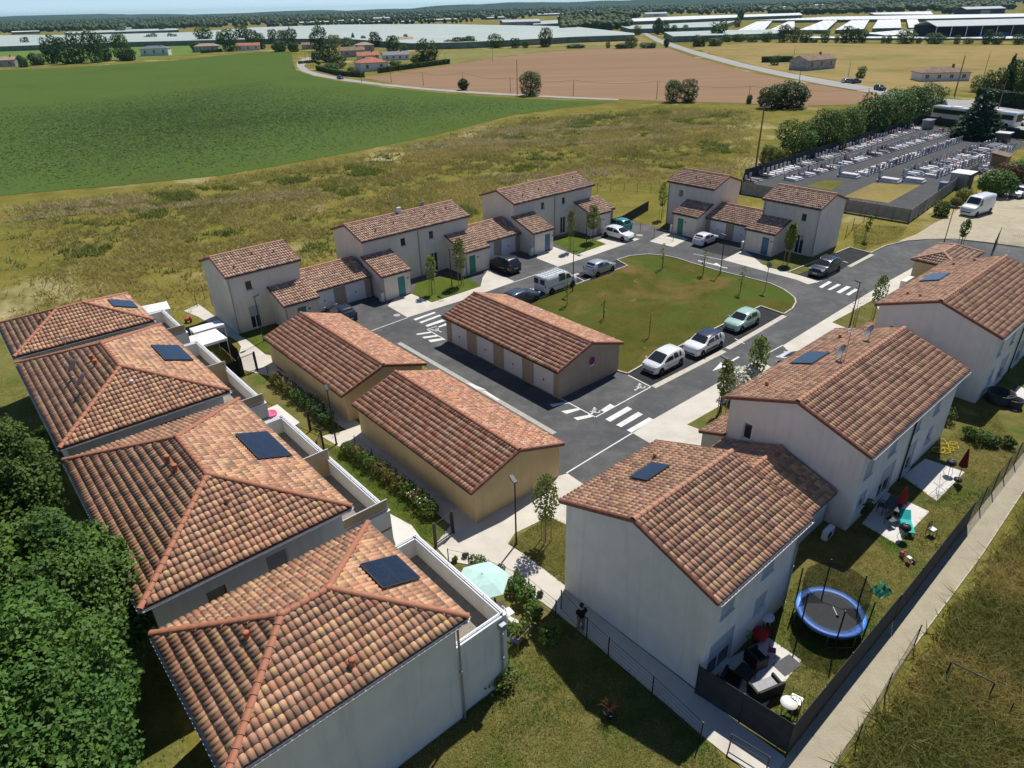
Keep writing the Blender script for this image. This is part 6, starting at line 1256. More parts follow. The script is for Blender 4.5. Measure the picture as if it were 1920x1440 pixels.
# ------------------------------------------------------------------ street lamps, signs, fences, young trees
def lamp(px, py, topx, topy, rz, label, h=None):
    b = G(px, py); h = h or topz(topx, topy, b); o = thing('street_lamp', label, 'lamp', (b[0], b[1], .01), rz); mb = MB(); mb.tube((0, 0, 0), (0, 0, h), .055, M['dark'], .038, 10); mb.build('post', o)
    q = MB(); q.lathe([(.10, 0), (.10, .03), (.06, .06), (.06, .5), (.055, .52)], M['dark'], 12); q.build('base', o)
    q = MB(); q.cbox((.18, 0, h + .03), (.62, .26, .09), M['antra'], ry=-.18, bev=.03); hd = q.build('lamp_head', o); q = MB(); q.cbox((.26, 0, h - .01), (.34, .2, .02), M['lamp_clear'], ry=-.18); q.build('lens', hd); return o
LA = [(968, 1021, 960, 900, 2.0, 'dark street lamp by the path corner near the birch-like staked tree'), (631, 833, 613, 728, 2.0, 'dark street lamp between the two tan garage blocks and the hedge path'), (495, 640, 488, 581, 1.0, 'street lamp in front of the half-raised white shutter'), (847.5, 541, 845, 477, -.8, 'street lamp on the small lawn beside the green porch door'),
      (1074, 546, 1072, 474, -.8, 'street lamp beside the white rack van on the central lawn edge'), (1350, 514, 1360, 444, 2.4, 'street lamp at the lawn kerb near the painted arrow'), (1349, 773, 1357, 674, 2.3, 'street lamp among the young trees beside the house with dishes'), (1593, 614, 1607, 540, 2.3, 'street lamp beside the bare brown young tree near the crossing'), (1099, 467, 1100, 403, -.8, 'street lamp beside the sporty white hatchback'), (1770, 455, 1778, 412, 2.6, 'street lamp between the road bend and the old box van')]
for a in LA: lamp(a[0], a[1], a[2], a[3], a[4], a[5], 4.3)
# round sign on a pole
b = G(1434, 546); o = thing('road_sign', 'round traffic sign on a grey pole at the lawn curve', 'sign', (b[0], b[1], .02), .7); mb = MB(); mb.tube((0, 0, 0), (0, 0, 3.1), .035, M['zinc'], n=8); mb.build('pole', o)
q = MB(); q.lathe([(.32, 0), (.32, .02), (.001, .02)], M['zinc'], 20); d = q.build('sign_disc', o); d.location = (0.04, 0, 2.75); d.rotation_euler = (0, math.pi / 2, 0)
# fences: posts and wire panels
def fence(pts, h, label, post='dark', spacing=2.4, panel='wire', wires=7, name='wire_fence', pr=.03, screenm='darkwall', world_pts=False, lean=0):
    P = [np.array(p[:2], float) if world_pts else G(*p)[:2] for p in pts]; o = thing(name, label, 'fence', (P[0][0], P[0][1], 0)); c = P[0]; pm = MB(); pm.tube((0, 0, -.1), (0, 0, h + .04), pr, M[post], n=6); me = pm.mesh('post')
    for j, (a, b) in enumerate(zip(P[:-1], P[1:])):
        L = np.linalg.norm(b - a); n = max(1, round(L / spacing)); d = (b - a) / L; rz = math.atan2(d[1], d[0])
        for i in range(n + (j == len(P) - 2)): q = a + d * L * i / n - c; inst('post', me, o, (q[0], q[1], RNG.uniform(-.04, .03)))
        for i in range(n):
            q = MB(); w = L / n
            if panel == 'wire':
                for k in range(wires): z = .08 + (h - .1) * k / (wires - 1); q.tube((0, 0, z), (w, 0, z - .0), .006 if k not in (0, wires - 1) else .012, M[post], n=3, caps=False)
            elif panel == 'mesh':
                for k in range(wires): z = .06 + (h - .08) * k / (wires - 1); q.tube((0, 0, z), (w, 0, z), .007, M[post], n=3, caps=False)
                for k in range(int(w / .22)): q.tube((.1 + k * .22, 0, .05), (.1 + k * .22, 0, h), .005, M[post], n=3, caps=False)
            else: q.box(.02, w - .02, -.012, .012, .04, h, M[screenm])
            s = a + d * L * i / n - c; q.build('fence_panel' if panel != 'wire' else 'wire_panel', o, (s[0], s[1], 0), rz)
    return o
# screened garden fences along the gravel path
fence([(1303, 1300), (1475, 1412)], 1.75, 'dark screened garden fence between the concrete path and the rattan terrace', panel='screen', spacing=2.2); fence([(1475, 1412), (1672, 1166)], 1.75, 'dark screened garden fence along the gravel path past the trampoline', panel='screen', spacing=2.3); fence([(1675, 1164), (1812, 986)], 1.7, 'dark screened garden fence along the gravel path past the pink tricycle', panel='screen', spacing=2.3)
fence([(1812, 986), (1920, 846), (2040, 690)], 1.6, 'see-through wire fence between gravel path and the closed red parasol', panel='mesh', spacing=2.3, wires=9)
fence([(1545, 1475), (1605, 1395), (1660, 1300), (1714, 1210)], 1.3, 'sagging wire fence on dark posts beside the rough meadow', panel='wire', spacing=2.4, wires=5)
fence([(1052, 1142), (1100, 1195), (1140, 1232), (1222, 1305), (1312, 1392)], 1.25, 'wire fence on black posts between the lawn and the path with the man', panel='wire', spacing=2.6, wires=6)
fence([(842, 1062), (880, 1070), (940, 1092), (992, 1118), (1042, 1160)], 1.2, 'wire fence on black posts round the mint parasol garden', panel='wire', spacing=1.8, wires=5)
fence([(505, 712), (560, 752), (610, 790), (636, 812)], 1.2, 'wire fence on black posts along the hedge beside the first tan garage', panel='wire', spacing=1.9, wires=6); fence([(668, 846), (735, 895), (808, 955), (846, 988)], 1.2, 'wire fence on black posts along the hedge beside the second tan garage', panel='wire', spacing=1.9, wires=6)
fence([(396, 634), (425, 660), (452, 686)], 1.6, 'black screened fence round the white garden tent', panel='screen', spacing=2.0, screenm='black_fabric'); fence([(453, 687), (459, 704), (418, 718)], 1.5, 'black screened fence corner beside the garden tent', panel='screen', spacing=2.0, screenm='black_fabric')
fence([(370, 575), (384, 560), (430, 600)], 1.3, 'wire fence on black posts at the start of the concrete path', panel='wire', spacing=2.2, wires=5)
fence([(1140, 432), (1165, 425), (1215, 395)], 1.4, 'dark screen fence behind the teal car', panel='screen', spacing=2.5); fence([(1120, 360), (1170, 358), (1220, 362), (1262, 368)], 1.4, 'wire fence on rusty posts round the play garden behind the houses', 'rust', panel='wire', wires=4); fence([(1200, 436), (1226, 446), (1262, 452)], 1.2, 'wire fence on rusty posts beside the asphalt corner', 'rust', panel='wire', wires=4, spacing=2.2); fence([(1585, 445), (1598, 430), (1640, 400)], 1.5, 'wire fence on dark posts beside the last house of the court', panel='wire', wires=5, spacing=4)
fence([(1858, 478), (1870, 452), (1920, 463), (1980, 476)], 1.7, 'tall wire fence behind the small hip-roofed store', panel='mesh', wires=10, spacing=3)
def gate(p, q, h, label, half=False):
    a, b = G(*p)[:2], G(*q)[:2]; L = np.linalg.norm(b - a); rz = math.atan2(*(b - a)[::-1]); o = thing('garden_gate', label, 'gate', (a[0], a[1], .01), rz)
    for x in (0, L): m_ = MB(); m_.box(x - .06, x + .06, -.06, .06, 0, h + .1, M['dark']); m_.build('post', o)
    f = MB(); f.box(.08, L - .08, -.02, .02, .08, .12, M['dark']); f.box(.08, L - .08, -.02, .02, h - .04, h, M['dark']); f.box(.08, .12, -.02, .02, .12, h - .04, M['dark']); f.box(L - .12, L - .08, -.02, .02, .12, h - .04, M['dark']); f.build('frame', o)
    w = MB()
    for k in range(int(h / .1)): w.tube((.1, 0, .15 + k * .1), (L - .1, 0, .15 + k * .1), .007, M['dark'], n=3, caps=False)
    for k in range(int(L / .12)): w.tube((.12 + k * .12, 0, .1), (.12 + k * .12, 0, h), .005, M['dark'], n=3, caps=False)
    w.build('wire_mesh', o)
gate((817, 1024), (850, 1000), 1.5, 'dark mesh garden gate near the lamp post and paved corner'); gate((582, 808), (612, 790), 1.5, 'dark mesh garden gate in the hedge below the first tan garage'); gate((455, 705), (483, 694), 1.6, 'dark gate on the path beside the garden tent')
gate((600, 868), (608, 845), 1.6, 'dark gate post pair between the terraces and the lamp')
# staked young trees
def young(px, py, topy, label, crown='leaf_light', w=1.3, stakes=3, bare=False, sapling=False, name='young_tree', group=None, dens=420, col=.12, h=None):
    b = G(px, py); h = h or topz(px, topy, b); o = thing(name, label, 'tree', (b[0], b[1], .03), RNG.random() * 6, group); rng = np.random.default_rng(int(px * 7 + py)); mb = MB(); mb.tube((0, 0, 0), (.03, 0, h * .95), .03, M['bark'], .01, 6); n = 9 if not sapling else 3
    for k in range(n): t = rng.random() * 6.28; z = h * (.4 + .5 * k / n); e = w * .45 * (1 - .5 * k / n); mb.tube((0, 0, z), (math.cos(t) * e, math.sin(t) * e, z + .25), .012, M['bark' if not bare else 'twig'], .004, 4)
    mb.build('trunk', o)
    if stakes:
        sm = MB(); sm.tube((0, 0, -.1), (0, 0, 1.7), .03, M['wood_pale' if not sapling else 'rust'], n=6); me = sm.mesh('stake')
        for k in range(stakes): inst('stake', me, o, (math.cos(k * 2.1) * .32 if stakes > 1 else .1, math.sin(k * 2.1) * .32 if stakes > 1 else 0, 0))
    if dens:
        z = rng.uniform(.36, 1.0, dens) * h; r_ = w * .5 * np.sin(np.pi * np.clip((z / h - .28) / .78, 0, 1)) ** .7 * np.sqrt(rng.random(dens)); t = rng.random(dens) * 6.28; P = np.column_stack([np.cos(t) * r_, np.sin(t) * r_, z])
        V, F, A = leaf_quads(P, rng.normal(size=P.shape) + np.array([0, 0, .5]), col, rng); inst('crown', np_mesh('crown', V, F, 4, M[crown], {'lf': A}), o)
    return o
young(1023, 1016, 892, 'slender staked tree with thin pale leaves on the lawn corner by the lamp', 'leaf_light', 1.5, dens=900, col=.11); young(811, 551, 478, 'staked young tree with sparse leaves beside the teal porch door', 'leaf_light', 1.3, dens=420, col=.15); young(865, 534, 448, 'fuller staked young tree beside the green porch door', 'leaf_light', 1.6, dens=600, col=.16)
young(1070, 470, 396, 'narrow staked young tree beside the blue porch door', 'leaf_light', 1.1, dens=460, col=.15); young(1111, 452, 386, 'broad staked young tree beside the grey porch door', 'leaf_light', 1.8, dens=650, col=.17); young(1240, 410, 342, 'tall thin staked young trees beside the gable wall by the play garden', 'leaf_light', 1.3, dens=480, col=.15)
young(1475, 494, 418, 'dense spindle-shaped young tree on three pale stakes', 'leaf_light', 1.3, dens=1200, col=.15); young(1352, 776, 675, 'leafy young street tree beside the lamp at the house with dishes', 'leaf_light', 1.2, dens=650, col=.14); young(1412, 735, 655, 'taller leafy street tree behind the white-flowering shrub', 'leaf_light', 1.5, dens=800, col=.15, h=4.6)
young(1599, 612, 535, 'bare brown young tree with dry twigs near the crossing', 'leaf_rust', 1.7, bare=True, dens=150, col=.07); young(1637, 604, 514, 'green conical young tree beside the bare brown one', 'leaf_light', 1.3, dens=600, col=.14); young(1800, 462, 446, 'small young tree beside the store roof at the road', 'leaf_mid', 1.2, dens=400, col=.15, h=3.2)
for x, y, t, d in ((1063, 573, 527, 60), (1132.5, 598, 553, 14), (1217, 632, 583, 12), (1241, 504, 456, 50), (1318, 516, 468, 70), (1387, 550, 500, 60)): young(x, y, t, 'thin single-staked sapling with hardly any leaves on the central lawn', 'leaf_light', .8, stakes=1, sapling=True, dens=d, col=.14, name='sapling', group='saplings on the central lawn')
for x, y, t in ((1610, 452, 405), (1560, 478, 440)): pass
young(1622, 452, 402, 'small staked sapling on the dry verge by the last court house', 'leaf_mid', .8, stakes=2, dens=160, col=.15, name='sapling')
# flowering and garden shrubs
def shrub(px, py, r, h, mat, label, n=900, ls=.1, flowers=None, name='shrub', group=None, world_xy=None, cat='shrub', z=.02):
    b = G(px, py) if world_xy is None else np.array([*world_xy, 0]); rng = np.random.default_rng(int(px * 3 + py * 5)); o = thing(name, label, cat, (b[0], b[1], z), 0, group); L = [(np.array([0, 0, h * .5]), min(r, h * .5) * .85)] + [(np.array([math.cos(k * 1.3) * r * .55, math.sin(k * 1.3) * r * .55, h * (.35 + .4 * rng.random())]), r * .45) for k in range(6)]
    P, d, idx = crown_pts(L, n, rng, (.5, 1.1), .3); P[:, 2] = np.maximum(P[:, 2], .03); V, F, A = leaf_quads(P, d + rng.normal(size=d.shape) * .6 + np.array([0, 0, .4]), ls, rng); inst('foliage', np_mesh('foliage', V, F, 4, M[mat], {'lf': A}), o)
    if flowers: k = max(10, n // 14); V, F, A = leaf_quads(P[:k] * 1.05, d[:k] + np.array([0, 0, .5]), ls * 1.1, rng, 1.0); inst('blossom', np_mesh('blossom', V, F, 4, M[flowers], {'lf': A}), o)
    st_ = MB()
    for k in range(5): st_.tube((0, 0, 0), (math.cos(k * 1.26) * r * .4, math.sin(k * 1.26) * r * .4, h * .6), .015, M['bark'], .006, 4)
    st_.build('stems', o); return o
shrub(1385, 745, 1.3, 2.9, 'leaf_blossom', 'white-flowering shrub between the two leafy street trees', 2200, .14)
HED = [(520, 720), (532, 730), (546, 740), (559, 752), (575, 762), (590, 772), (600, 784), (614, 797)]; HED2 = [(652, 852), (668, 858), (682, 868), (697, 880), (714, 890), (731, 903), (748, 916), (765, 930), (780, 942), (795, 955), (806, 968)]
for i, (x, y) in enumerate(HED): shrub(x, y, .62, 1.15, RNG.choice(['leaf_mid', 'leaf_olive', 'leaf_dark']), 'shrub of the loose garden hedge beside the first tan garage', 520, .10, group='hedge shrubs by the first tan garage')
for i, (x, y) in enumerate(HED2): shrub(x, y, .58, 1.0, RNG.choice(['leaf_mid', 'leaf_mid', 'leaf_olive']), 'shrub of the loose garden hedge beside the second tan garage', 560, .09, flowers='leaf_blossom' if i in (8, 9) else None, group='hedge shrubs by the second tan garage')
for x, y, r, h, l in ((898, 1072, .6, 1.0, 'green shrub touching the back of the mint parasol'), (930, 1085, .5, .9, 'low shrub between mint parasol and the paved path'), (968, 1108, .5, 1.1, 'leafy shrub right of the mint parasol by the fence'), (985, 1130, .55, 1.1, 'leafy shrub at the fence below the mint parasol'), (1000, 1158, .5, 1.0, 'shrub in shade at the fence corner of the parasol garden'), (1030, 1205, .55, 1.15, 'dark potted-looking shrub in the shade near the man'), (1768, 790, .8, 1.2, 'dark shrub in the shadow of the gap between two white houses'), (1835, 830, .7, 1.1, 'leafy potted shrub row at the far garden fence')): shrub(x, y, r, h, 'leaf_mid', l, 700, .09)
for x, y in ((1858, 836), (1888, 838), (1815, 822)): shrub(x, y, .5, .8, 'leaf_dark', 'dark rounded potted plant along the far garden fence', 500, .09, group='potted plants at the far fence')
shrub(1615, 965, .5, 1.2, 'leaf_dark', 'dark shrub in shade against the white house wall by the red-topped terrace', 600, .09)
shrub(100, 830, 1.2, 1.4, 'leaf_mid', 'low green shrub at the meadow corner of the large flats', 1200, .14)
# ------------------------------------------------------------------ cemetery
M['cem_asphalt'] = ground('cemetery_asphalt', ((.075, .077, .08), (.095, .097, .10), (.125, .125, .125)), .2, 1.2, 20, .3)
sheet('cemetery_ground', [(1388, 362), (1400, 336), (1728, 234), (1905, 258), (1925, 270), (1800, 345), (1703, 416)], .012, M['cem_asphalt'])
sheet('grass_plot', [(1583, 368.5), (1637.6, 342.8), (1726.7, 347), (1666, 380.5)], .03, M['field_gold']); sheet('grass_plot', [(1512, 349), (1548, 337), (1583, 341), (1559, 358)], .03, M['lawn'])
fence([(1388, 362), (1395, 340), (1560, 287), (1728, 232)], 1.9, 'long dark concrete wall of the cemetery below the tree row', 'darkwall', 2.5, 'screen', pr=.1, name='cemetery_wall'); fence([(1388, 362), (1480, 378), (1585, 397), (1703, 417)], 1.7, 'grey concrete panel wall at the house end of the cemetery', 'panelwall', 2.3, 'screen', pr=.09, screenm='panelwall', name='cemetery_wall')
fence([(1703, 417), (1800, 347), (1830, 326)], 1.7, 'grey concrete panel wall of the cemetery along the gravel yard', 'panelwall', 2.3, 'screen', pr=.09, screenm='panelwall', name='cemetery_wall'); fence([(1830, 326), (1930, 270)], 1.3, 'low cemetery fence behind the ball shrubs', 'zinc', 2.5, 'wire', wires=5); fence([(1730, 232), (1800, 243), (1930, 264)], 1.8, 'dark cemetery end wall in front of the coach', 'darkwall', 2.6, 'screen', pr=.1, name='cemetery_wall')
CAPS = {'pale': ('stone_white', 'granite_grey', 'pale stone'), 'grey': ('granite_grey', 'granite_grey', 'grey granite'), 'black': ('granite_black', 'granite_black', 'black granite'), 'pink': ('granite_pink', 'stone_white', 'reddish granite')}
GR = {}
def grave_parts(style, stone):
    key = (style, stone)
    if key in GR: return GR[key]
    a, b, _ = CAPS[style]; base = MB(); base.cbox((0, 0, .1), (1.12, 2.25, .2), M['stone_white' if style != 'black' else 'granite_grey'], bev=.02); slab = MB(); slab.cbox((0, -.1, .32), (.86, 1.8, .2), M[a], bev=.04); hs = MB()
    if stone == 'upright': hs.cbox((0, .95, .68), (.9, .16, .95), M[b], bev=.05)
    elif stone == 'cross': hs.cbox((0, .98, .75), (.14, .12, 1.25), M[b]); hs.cbox((0, .98, 1.05), (.56, .118, .14), M[b]); hs.cbox((0, .95, .28), (.6, .2, .2), M[b])
    elif stone == 'rounded':
        n = 9; pts = [(-.42, .2), (.42, .2)] + [(.42 * math.cos(math.pi * k / (n - 1)), .72 + .36 * math.sin(math.pi * k / (n - 1))) for k in range(n)]; vs = [(x, .88, z) for x, z in pts] + [(x, 1.02, z) for x, z in pts]; m = len(pts); hs.add(vs, [tuple(range(m)), tuple(range(2 * m - 1, m - 1, -1))] + [((i + 1) % m, i, m + i, m + (i + 1) % m) for i in range(m)], M[b])
    pot = MB(); pot.lathe([(.09, 0), (.13, .18), (.1, .2)], M['pot'], 8, (0, 0, .42)); pot.ball((0, 0, .66), .12, M['flower_pink'], 8); pot2 = MB(); pot2.lathe([(.09, 0), (.12, .16)], M['granite_grey'], 8, (0, 0, .42)); pot2.ball((0, 0, .62), .12, M['flower_white'], 8)
    GR[key] = (base.mesh('base'), slab.mesh('slab'), hs.mesh('headstone'), pot.mesh('flower_pot'), pot2.mesh('flower_pot')); return GR[key]
def grave(p, rz, style, stone, pots, sc_=1.0):
    base, slab, hs, p1, p2 = grave_parts(style, stone); nm = {'upright': 'an upright headstone', 'cross': 'a stone cross', 'rounded': 'a round-topped headstone'}[stone]
    o = thing('grave', f'{CAPS[style][2]} grave slab with {nm} in the cemetery rows', 'grave', (p[0], p[1], .012), rz, f'{CAPS[style][2]} graves with {nm}', sc_); inst('base', base, o); inst('slab', slab, o); inst('headstone', hs, o)
    for k in range(pots): inst('flower_pot', RNG.choice((p1, p2)), o, (RNG.uniform(-.3, .3), RNG.uniform(-.7, .6), 0))
def grave_row(a, b, flip=0, spacing=1.42, skip=.04):
    A, B = G(*a)[:2], G(*b)[:2]; L = np.linalg.norm(B - A); d = (B - A) / L; n = int(L / spacing); rz = math.atan2(d[1], d[0])
    for i in range(n):
        if RNG.random() < skip: continue
        s = RNG.choices(['pale', 'grey', 'black', 'pink'], [50, 33, 12, 5])[0]; st = RNG.choices(['upright', 'cross', 'rounded'], [50, 18, 32])[0]; grave(A + d * (i + .5) * spacing, rz + (math.pi if flip else 0), s, st, RNG.choice((0, 1, 2, 2)), RNG.uniform(.9, 1.06))
grave_row((1402, 343), (1724, 241)); grave_row((1478, 340), (1780, 249)); grave_row((1612, 329), (1800, 262), 1); grave_row((1700, 331), (1882, 268)); grave_row((1742, 333), (1896, 276), 1); grave_row((1828, 327), (1862, 309), skip=.1)
for x, y in ((1591, 332), (1666, 341), (1712, 341)): grave(G(x, y)[:2], head((1402, 343), (1724, 241)), 'pale', 'upright', 0, 1.5)
def block(name, label, cat, x, y, rz, parts):
    o = thing(name, label, cat, tuple(G(x, y, .01)), rz)
    for nm, c, s, m, *k in parts: q = MB(); q.cbox(c, s, M[m], bev=.02, **(k[0] if k else {})); q.build(nm, o)
    return o
crz = head((1402, 343), (1724, 241))
block('cemetery_shelter', 'small grey shelter with flat white roof beside the bin', 'shelter', 1800, 351, crz, [('back_wall', (0, 1.2, 1.1), (2.9, .1, 2.2), 'panelwall'), ('side_wall', (-1.4, 0, 1.1), (.1, 2.3, 2.2), 'zinc'), ('side_wall', (1.4, 0, 1.1), (.1, 2.3, 2.2), 'panelwall'), ('roof', (0, 0, 2.28), (3.3, 2.8, .1), 'white')])
block('tool_shed', 'brown wooden shelter with sloping grey-brown roof by the graves', 'shelter', 1872, 313, crz, [('wall', (0, 0, 1.0), (2.8, 2.2, 2.0), 'wood'), ('roof', (0, 0, 2.2), (3.4, 2.9, .12), 'old_roof', {'rx': .15})])
block('family_tomb', 'boxy dark tomb with white flat top at the far right of the cemetery', 'tomb', 1878, 268, crz, [('wall', (0, 0, .95), (2.4, 2.2, 1.9), 'granite_black'), ('roof', (0, 0, 1.96), (2.8, 2.6, .14), 'stone_white')]); block('columbarium', 'grey block with sloping top at the far wall corner', 'tomb', 1738, 241, crz, [('wall', (0, 0, .9), (3.0, 1.6, 1.8), 'panelwall'), ('roof', (0, 0, 1.86), (3.3, 1.9, .1), 'granite_grey')])
block('waste_bin', 'blue-grey wheeled bin beside the white-roofed shelter', 'bin', 1767, 356, crz, [('body', (0, 0, .6), (1.25, .95, 1.0), 'bin'), ('lid', (0, 0, 1.14), (1.32, 1.02, .1), 'bin'), ('wheel', (-.45, -.35, .09), (.06, .16, .16), 'rubber'), ('wheel', (.45, -.35, .09), (.06, .16, .16), 'rubber')])

# ------------------------------------------------------------------ gardens
YR = .716
PATIO_PX = ([(1335, 1252), (1440, 1195), (1503, 1238), (1425, 1338), (1392, 1312)], [(1616, 982), (1683, 1021), (1742.5, 959), (1662, 922)], [(1692, 893), (1756, 939), (1809, 885), (1735, 860)], [(946, 1150), (978, 1166), (956, 1205), (944, 1195)], [(722, 958), (772, 985), (792, 1012), (742, 1022)], [(488, 772), (520, 758), (562, 792), (545, 803)], [(1885, 760), (1905, 772), (1935, 738), (1910, 722)])
PATIOS = [[tuple(G(*q)[:2]) for q in p] for p in PATIO_PX]
for p in PATIO_PX: sheet('patio', p, .03, M['patio'])
def tname(name, label, cat, x, y, rz=0, z=.03, group=None): return thing(name, label, cat, tuple(G(x, y, z)), rz, group)
# parasols
def parasol(x, y, zc, R, n, m, label, px_is_top=True):
    c = G(x, y, zc); o = thing('garden_parasol', label, 'parasol', (c[0], c[1], .02), .3); q = MB(); q.tube((0, 0, 0), (0, 0, zc + .3), .025, M['white_metal'], n=8); q.build('pole', o); b = MB(); b.lathe([(.28, 0), (.28, .06), (.06, .1), (.05, .25)], M['dark'], 14); b.build('base', o)
    vs = [(0, 0, zc + .32)] + [(R * math.cos(2 * math.pi * k / n), R * math.sin(2 * math.pi * k / n), zc - .12) for k in range(n)] + [(R * .52 * math.cos(2 * math.pi * k / n), R * .52 * math.sin(2 * math.pi * k / n), zc + .17) for k in range(n)] + [(R * .88 * math.cos(2 * math.pi * (k + .5) / n), R * .88 * math.sin(2 * math.pi * (k + .5) / n), zc - .10) for k in range(n)]
    fs = [];
    for k in range(n): j = (k + 1) % n; fs += [(0, 1 + n + k, 1 + n + j), (1 + n + k, 1 + k, 1 + 2 * n + k), (1 + n + k, 1 + 2 * n + k, 1 + n + j), (1 + n + j, 1 + 2 * n + k, 1 + j)]
    q = MB(); q.add(vs, fs, M[m]); q.build('canopy', o); q = MB(); q.ball((0, 0, zc + .36), .05, M['white_metal'], 8); q.build('finial', o); v = MB(); v.lathe([(.34, zc + .235), (.001, zc + .37)], M[m], n); v.build('vent', o); return o
parasol(905, 1086, 2.15, 1.32, 6, 'mint', 'open mint-green parasol beside the terrace wall')
def closed_parasol(x, y, h, m, label):
    o = tname('garden_parasol', label, 'parasol', x, y); q = MB(); q.tube((0, 0, 0), (0, 0, h), .025, M['zinc'], n=8); q.build('pole', o); q = MB(); q.lathe([(.24, 0), (.24, .08), (.05, .12)], M['dark'], 14); q.build('base', o); q = MB(); q.lathe([(.05, h * .42), (.26, h * .46), (.20, h * .6), (.12, h * .8), (.03, h)], M[m], 9, smooth=False); q.build('canopy', o)
closed_parasol(1796, 900, 2.3, 'darkred', 'closed dark red parasol at the edge of the patio with the drying rack'); closed_parasol(1684, 965, 2.0, 'red', 'folded bright red parasol over the shaded garden table')
# tents
def tent(x, y, w, d, h, rz, label, peak=.55):
    c = G(x, y, h); o = thing('garden_tent', label, 'tent', (c[0], c[1], .02), rz); q = MB(); a, b = w / 2, d / 2
    q.add([(-a, -b, h), (a, -b, h), (a, b, h), (-a, b, h), (-a * .3, 0, h + peak), (a * .3, 0, h + peak)], [(0, 1, 5, 4), (1, 2, 5), (2, 3, 4, 5), (3, 0, 4)], M['tent']); q.build('canopy', o)
    v = MB()
    for s in (-1, 1): v.box(-a, a, s * b - .006, s * b + .006, h - .22, h - .002, M['tent']); v.box(s * a - .006, s * a + .006, -b + .01, b - .01, h - .22, h - .002, M['tent'])
    v.build('valance', o)
    for sx in (-1, 1):
        for sy in (-1, 1): p = MB(); p.tube((sx * a * .97, sy * b * .97, 0), (sx * a * .97, sy * b * .97, h), .025, M['white_metal'], n=6); p.build('pole', o)
tent(385, 634, 2.7, 2.6, 2.1, .71, 'white garden tent with peaked roof behind the black screen fence'); tent(388, 612, 2.6, 1.3, 1.9, .71, 'flat white awning behind the peaked garden tent', .2); tent(291, 577, 2.3, 2.2, 2.0, .55, 'white garden tent beside the flats with the small solar panel', .3); tent(300, 596, 1.2, 1.2, 1.7, .7, 'little white canopy between tent and terrace', .15)
# trampoline
def trampoline():
    c = G(1557, 1147, .85); o = thing('trampoline', 'round trampoline with blue padded rim and dark safety net', 'trampoline', (c[0], c[1], .02), .2); R = 1.52; h = .85
    q = MB(); q.lathe([(R - .28, h), (.001, h - .04)], M['tramp_bed'], 40); q.build('jumping_mat', o); q = MB(); q.lathe([(R - .32, h + .01), (R - .28, h + .04), (R - .02, h + .05), (R + .03, h + .02), (R + .02, h - .05)], M['blue_pad'], 40, caps=False); q.build('rim_pad', o)
    q = MB(); n = 40; q.path([(R * math.cos(2 * math.pi * k / n), R * math.sin(2 * math.pi * k / n), h - .08) for k in range(n + 1)], .025, M['steel'], 5); q.build('frame', o)
    for k in range(3):
        t = 2 * math.pi * k / 3 + .3; q = MB(); pts = [(R * math.cos(t + s * .42), R * math.sin(t + s * .42), z) for s, z in ((-1, h - .08), (-1, .03), (1, .03), (1, h - .08))]; q.path(pts, .024, M['steel'], 6); q.build('leg', o)
    for k in range(6): t = 2 * math.pi * k / 6 + .1; q = MB(); q.tube((R * 1.03 * math.cos(t), R * 1.03 * math.sin(t), .1), (R * 1.06 * math.cos(t), R * 1.06 * math.sin(t), h + 1.75), .035, M['dark'], n=7); q.build('net_pole', o)
    t = NT('safety_net'); t.fin((.02, .022, .022), .9); tr = t.new('BsdfTransparent'); mx = t.new('MixShader'); mx.inputs[0].default_value = .58; t.l.new(tr.outputs[0], mx.inputs[1]); t.l.new(t.bsdf.outputs[0], mx.inputs[2]); t.l.new(mx.outputs[0], t.out.inputs[0])
    q = MB(); q.lathe([(R - .33, h + .02), (R - .12, h + .5), (R - .06, h + 1.7)], t.m, 12, caps=False); q.build('safety_net', o)
    q = MB(); q.lathe([(.07, h + .012), (.001, h + .012)], M['white'], 12, (.12, -.35, 0)); q.cbox((.22, -.02, h + .012), (.05, .5, .004), M['white'], rz=-.25); q.build('printed_mark', o)
trampoline()
# rattan set and small furniture
def armchair(x, y, rz, w, label, cushion=None):
    o = tname('rattan_seat', label, 'armchair', x, y, rz); m = M['wicker']; q = MB(); q.cbox((0, 0, .2), (w, .72, .4), m, bev=.02); q.build('seat_base', o); q = MB(); q.cbox((0, .33, .55), (w, .12, .5), m, bev=.02); q.build('backrest', o)
    for s in (-1, 1): q = MB(); q.cbox((s * (w / 2 - .06), -.03, .5), (.12, .66, .25), m, bev=.02); q.build('armrest', o)
    q = MB(); q.cbox((0, -.04, .45), (w - .28, .56, .1), M[cushion or 'black_fabric'], bev=.03); q.build('cushion', o)
armchair(1416, 1243, YR + 1.3, .8, 'dark rattan armchair in shade on the patio with the dark mat'); armchair(1368, 1288, YR + .2, .8, 'dark rattan armchair right behind the screened fence'); armchair(1433, 1300, YR + 2.8, 1.35, 'rattan sofa with pale grey cushion in the sun', 'grey_cushion')
def table(x, y, rz, w, d, h, m, label, name='garden_table', legs=True):
    o = tname(name, label, 'table', x, y, rz); q = MB(); q.cbox((0, 0, h), (w, d, .05), M[m], bev=.015); q.build('table_top', o)
    for sx in (-1, 1):
        for sy in (-1, 1): q = MB(); q.tube((sx * w * .43, sy * d * .43, 0), (sx * w * .43, sy * d * .43, h), .022, M[m], n=6); q.build('leg', o)
table(1395, 1272, YR, .75, .75, .42, 'wicker', 'low dark rattan table between the armchairs'); table(1672, 962, YR + .1, 1.5, .85, .72, 'antra', 'dark garden table in the house shade under the red parasol')
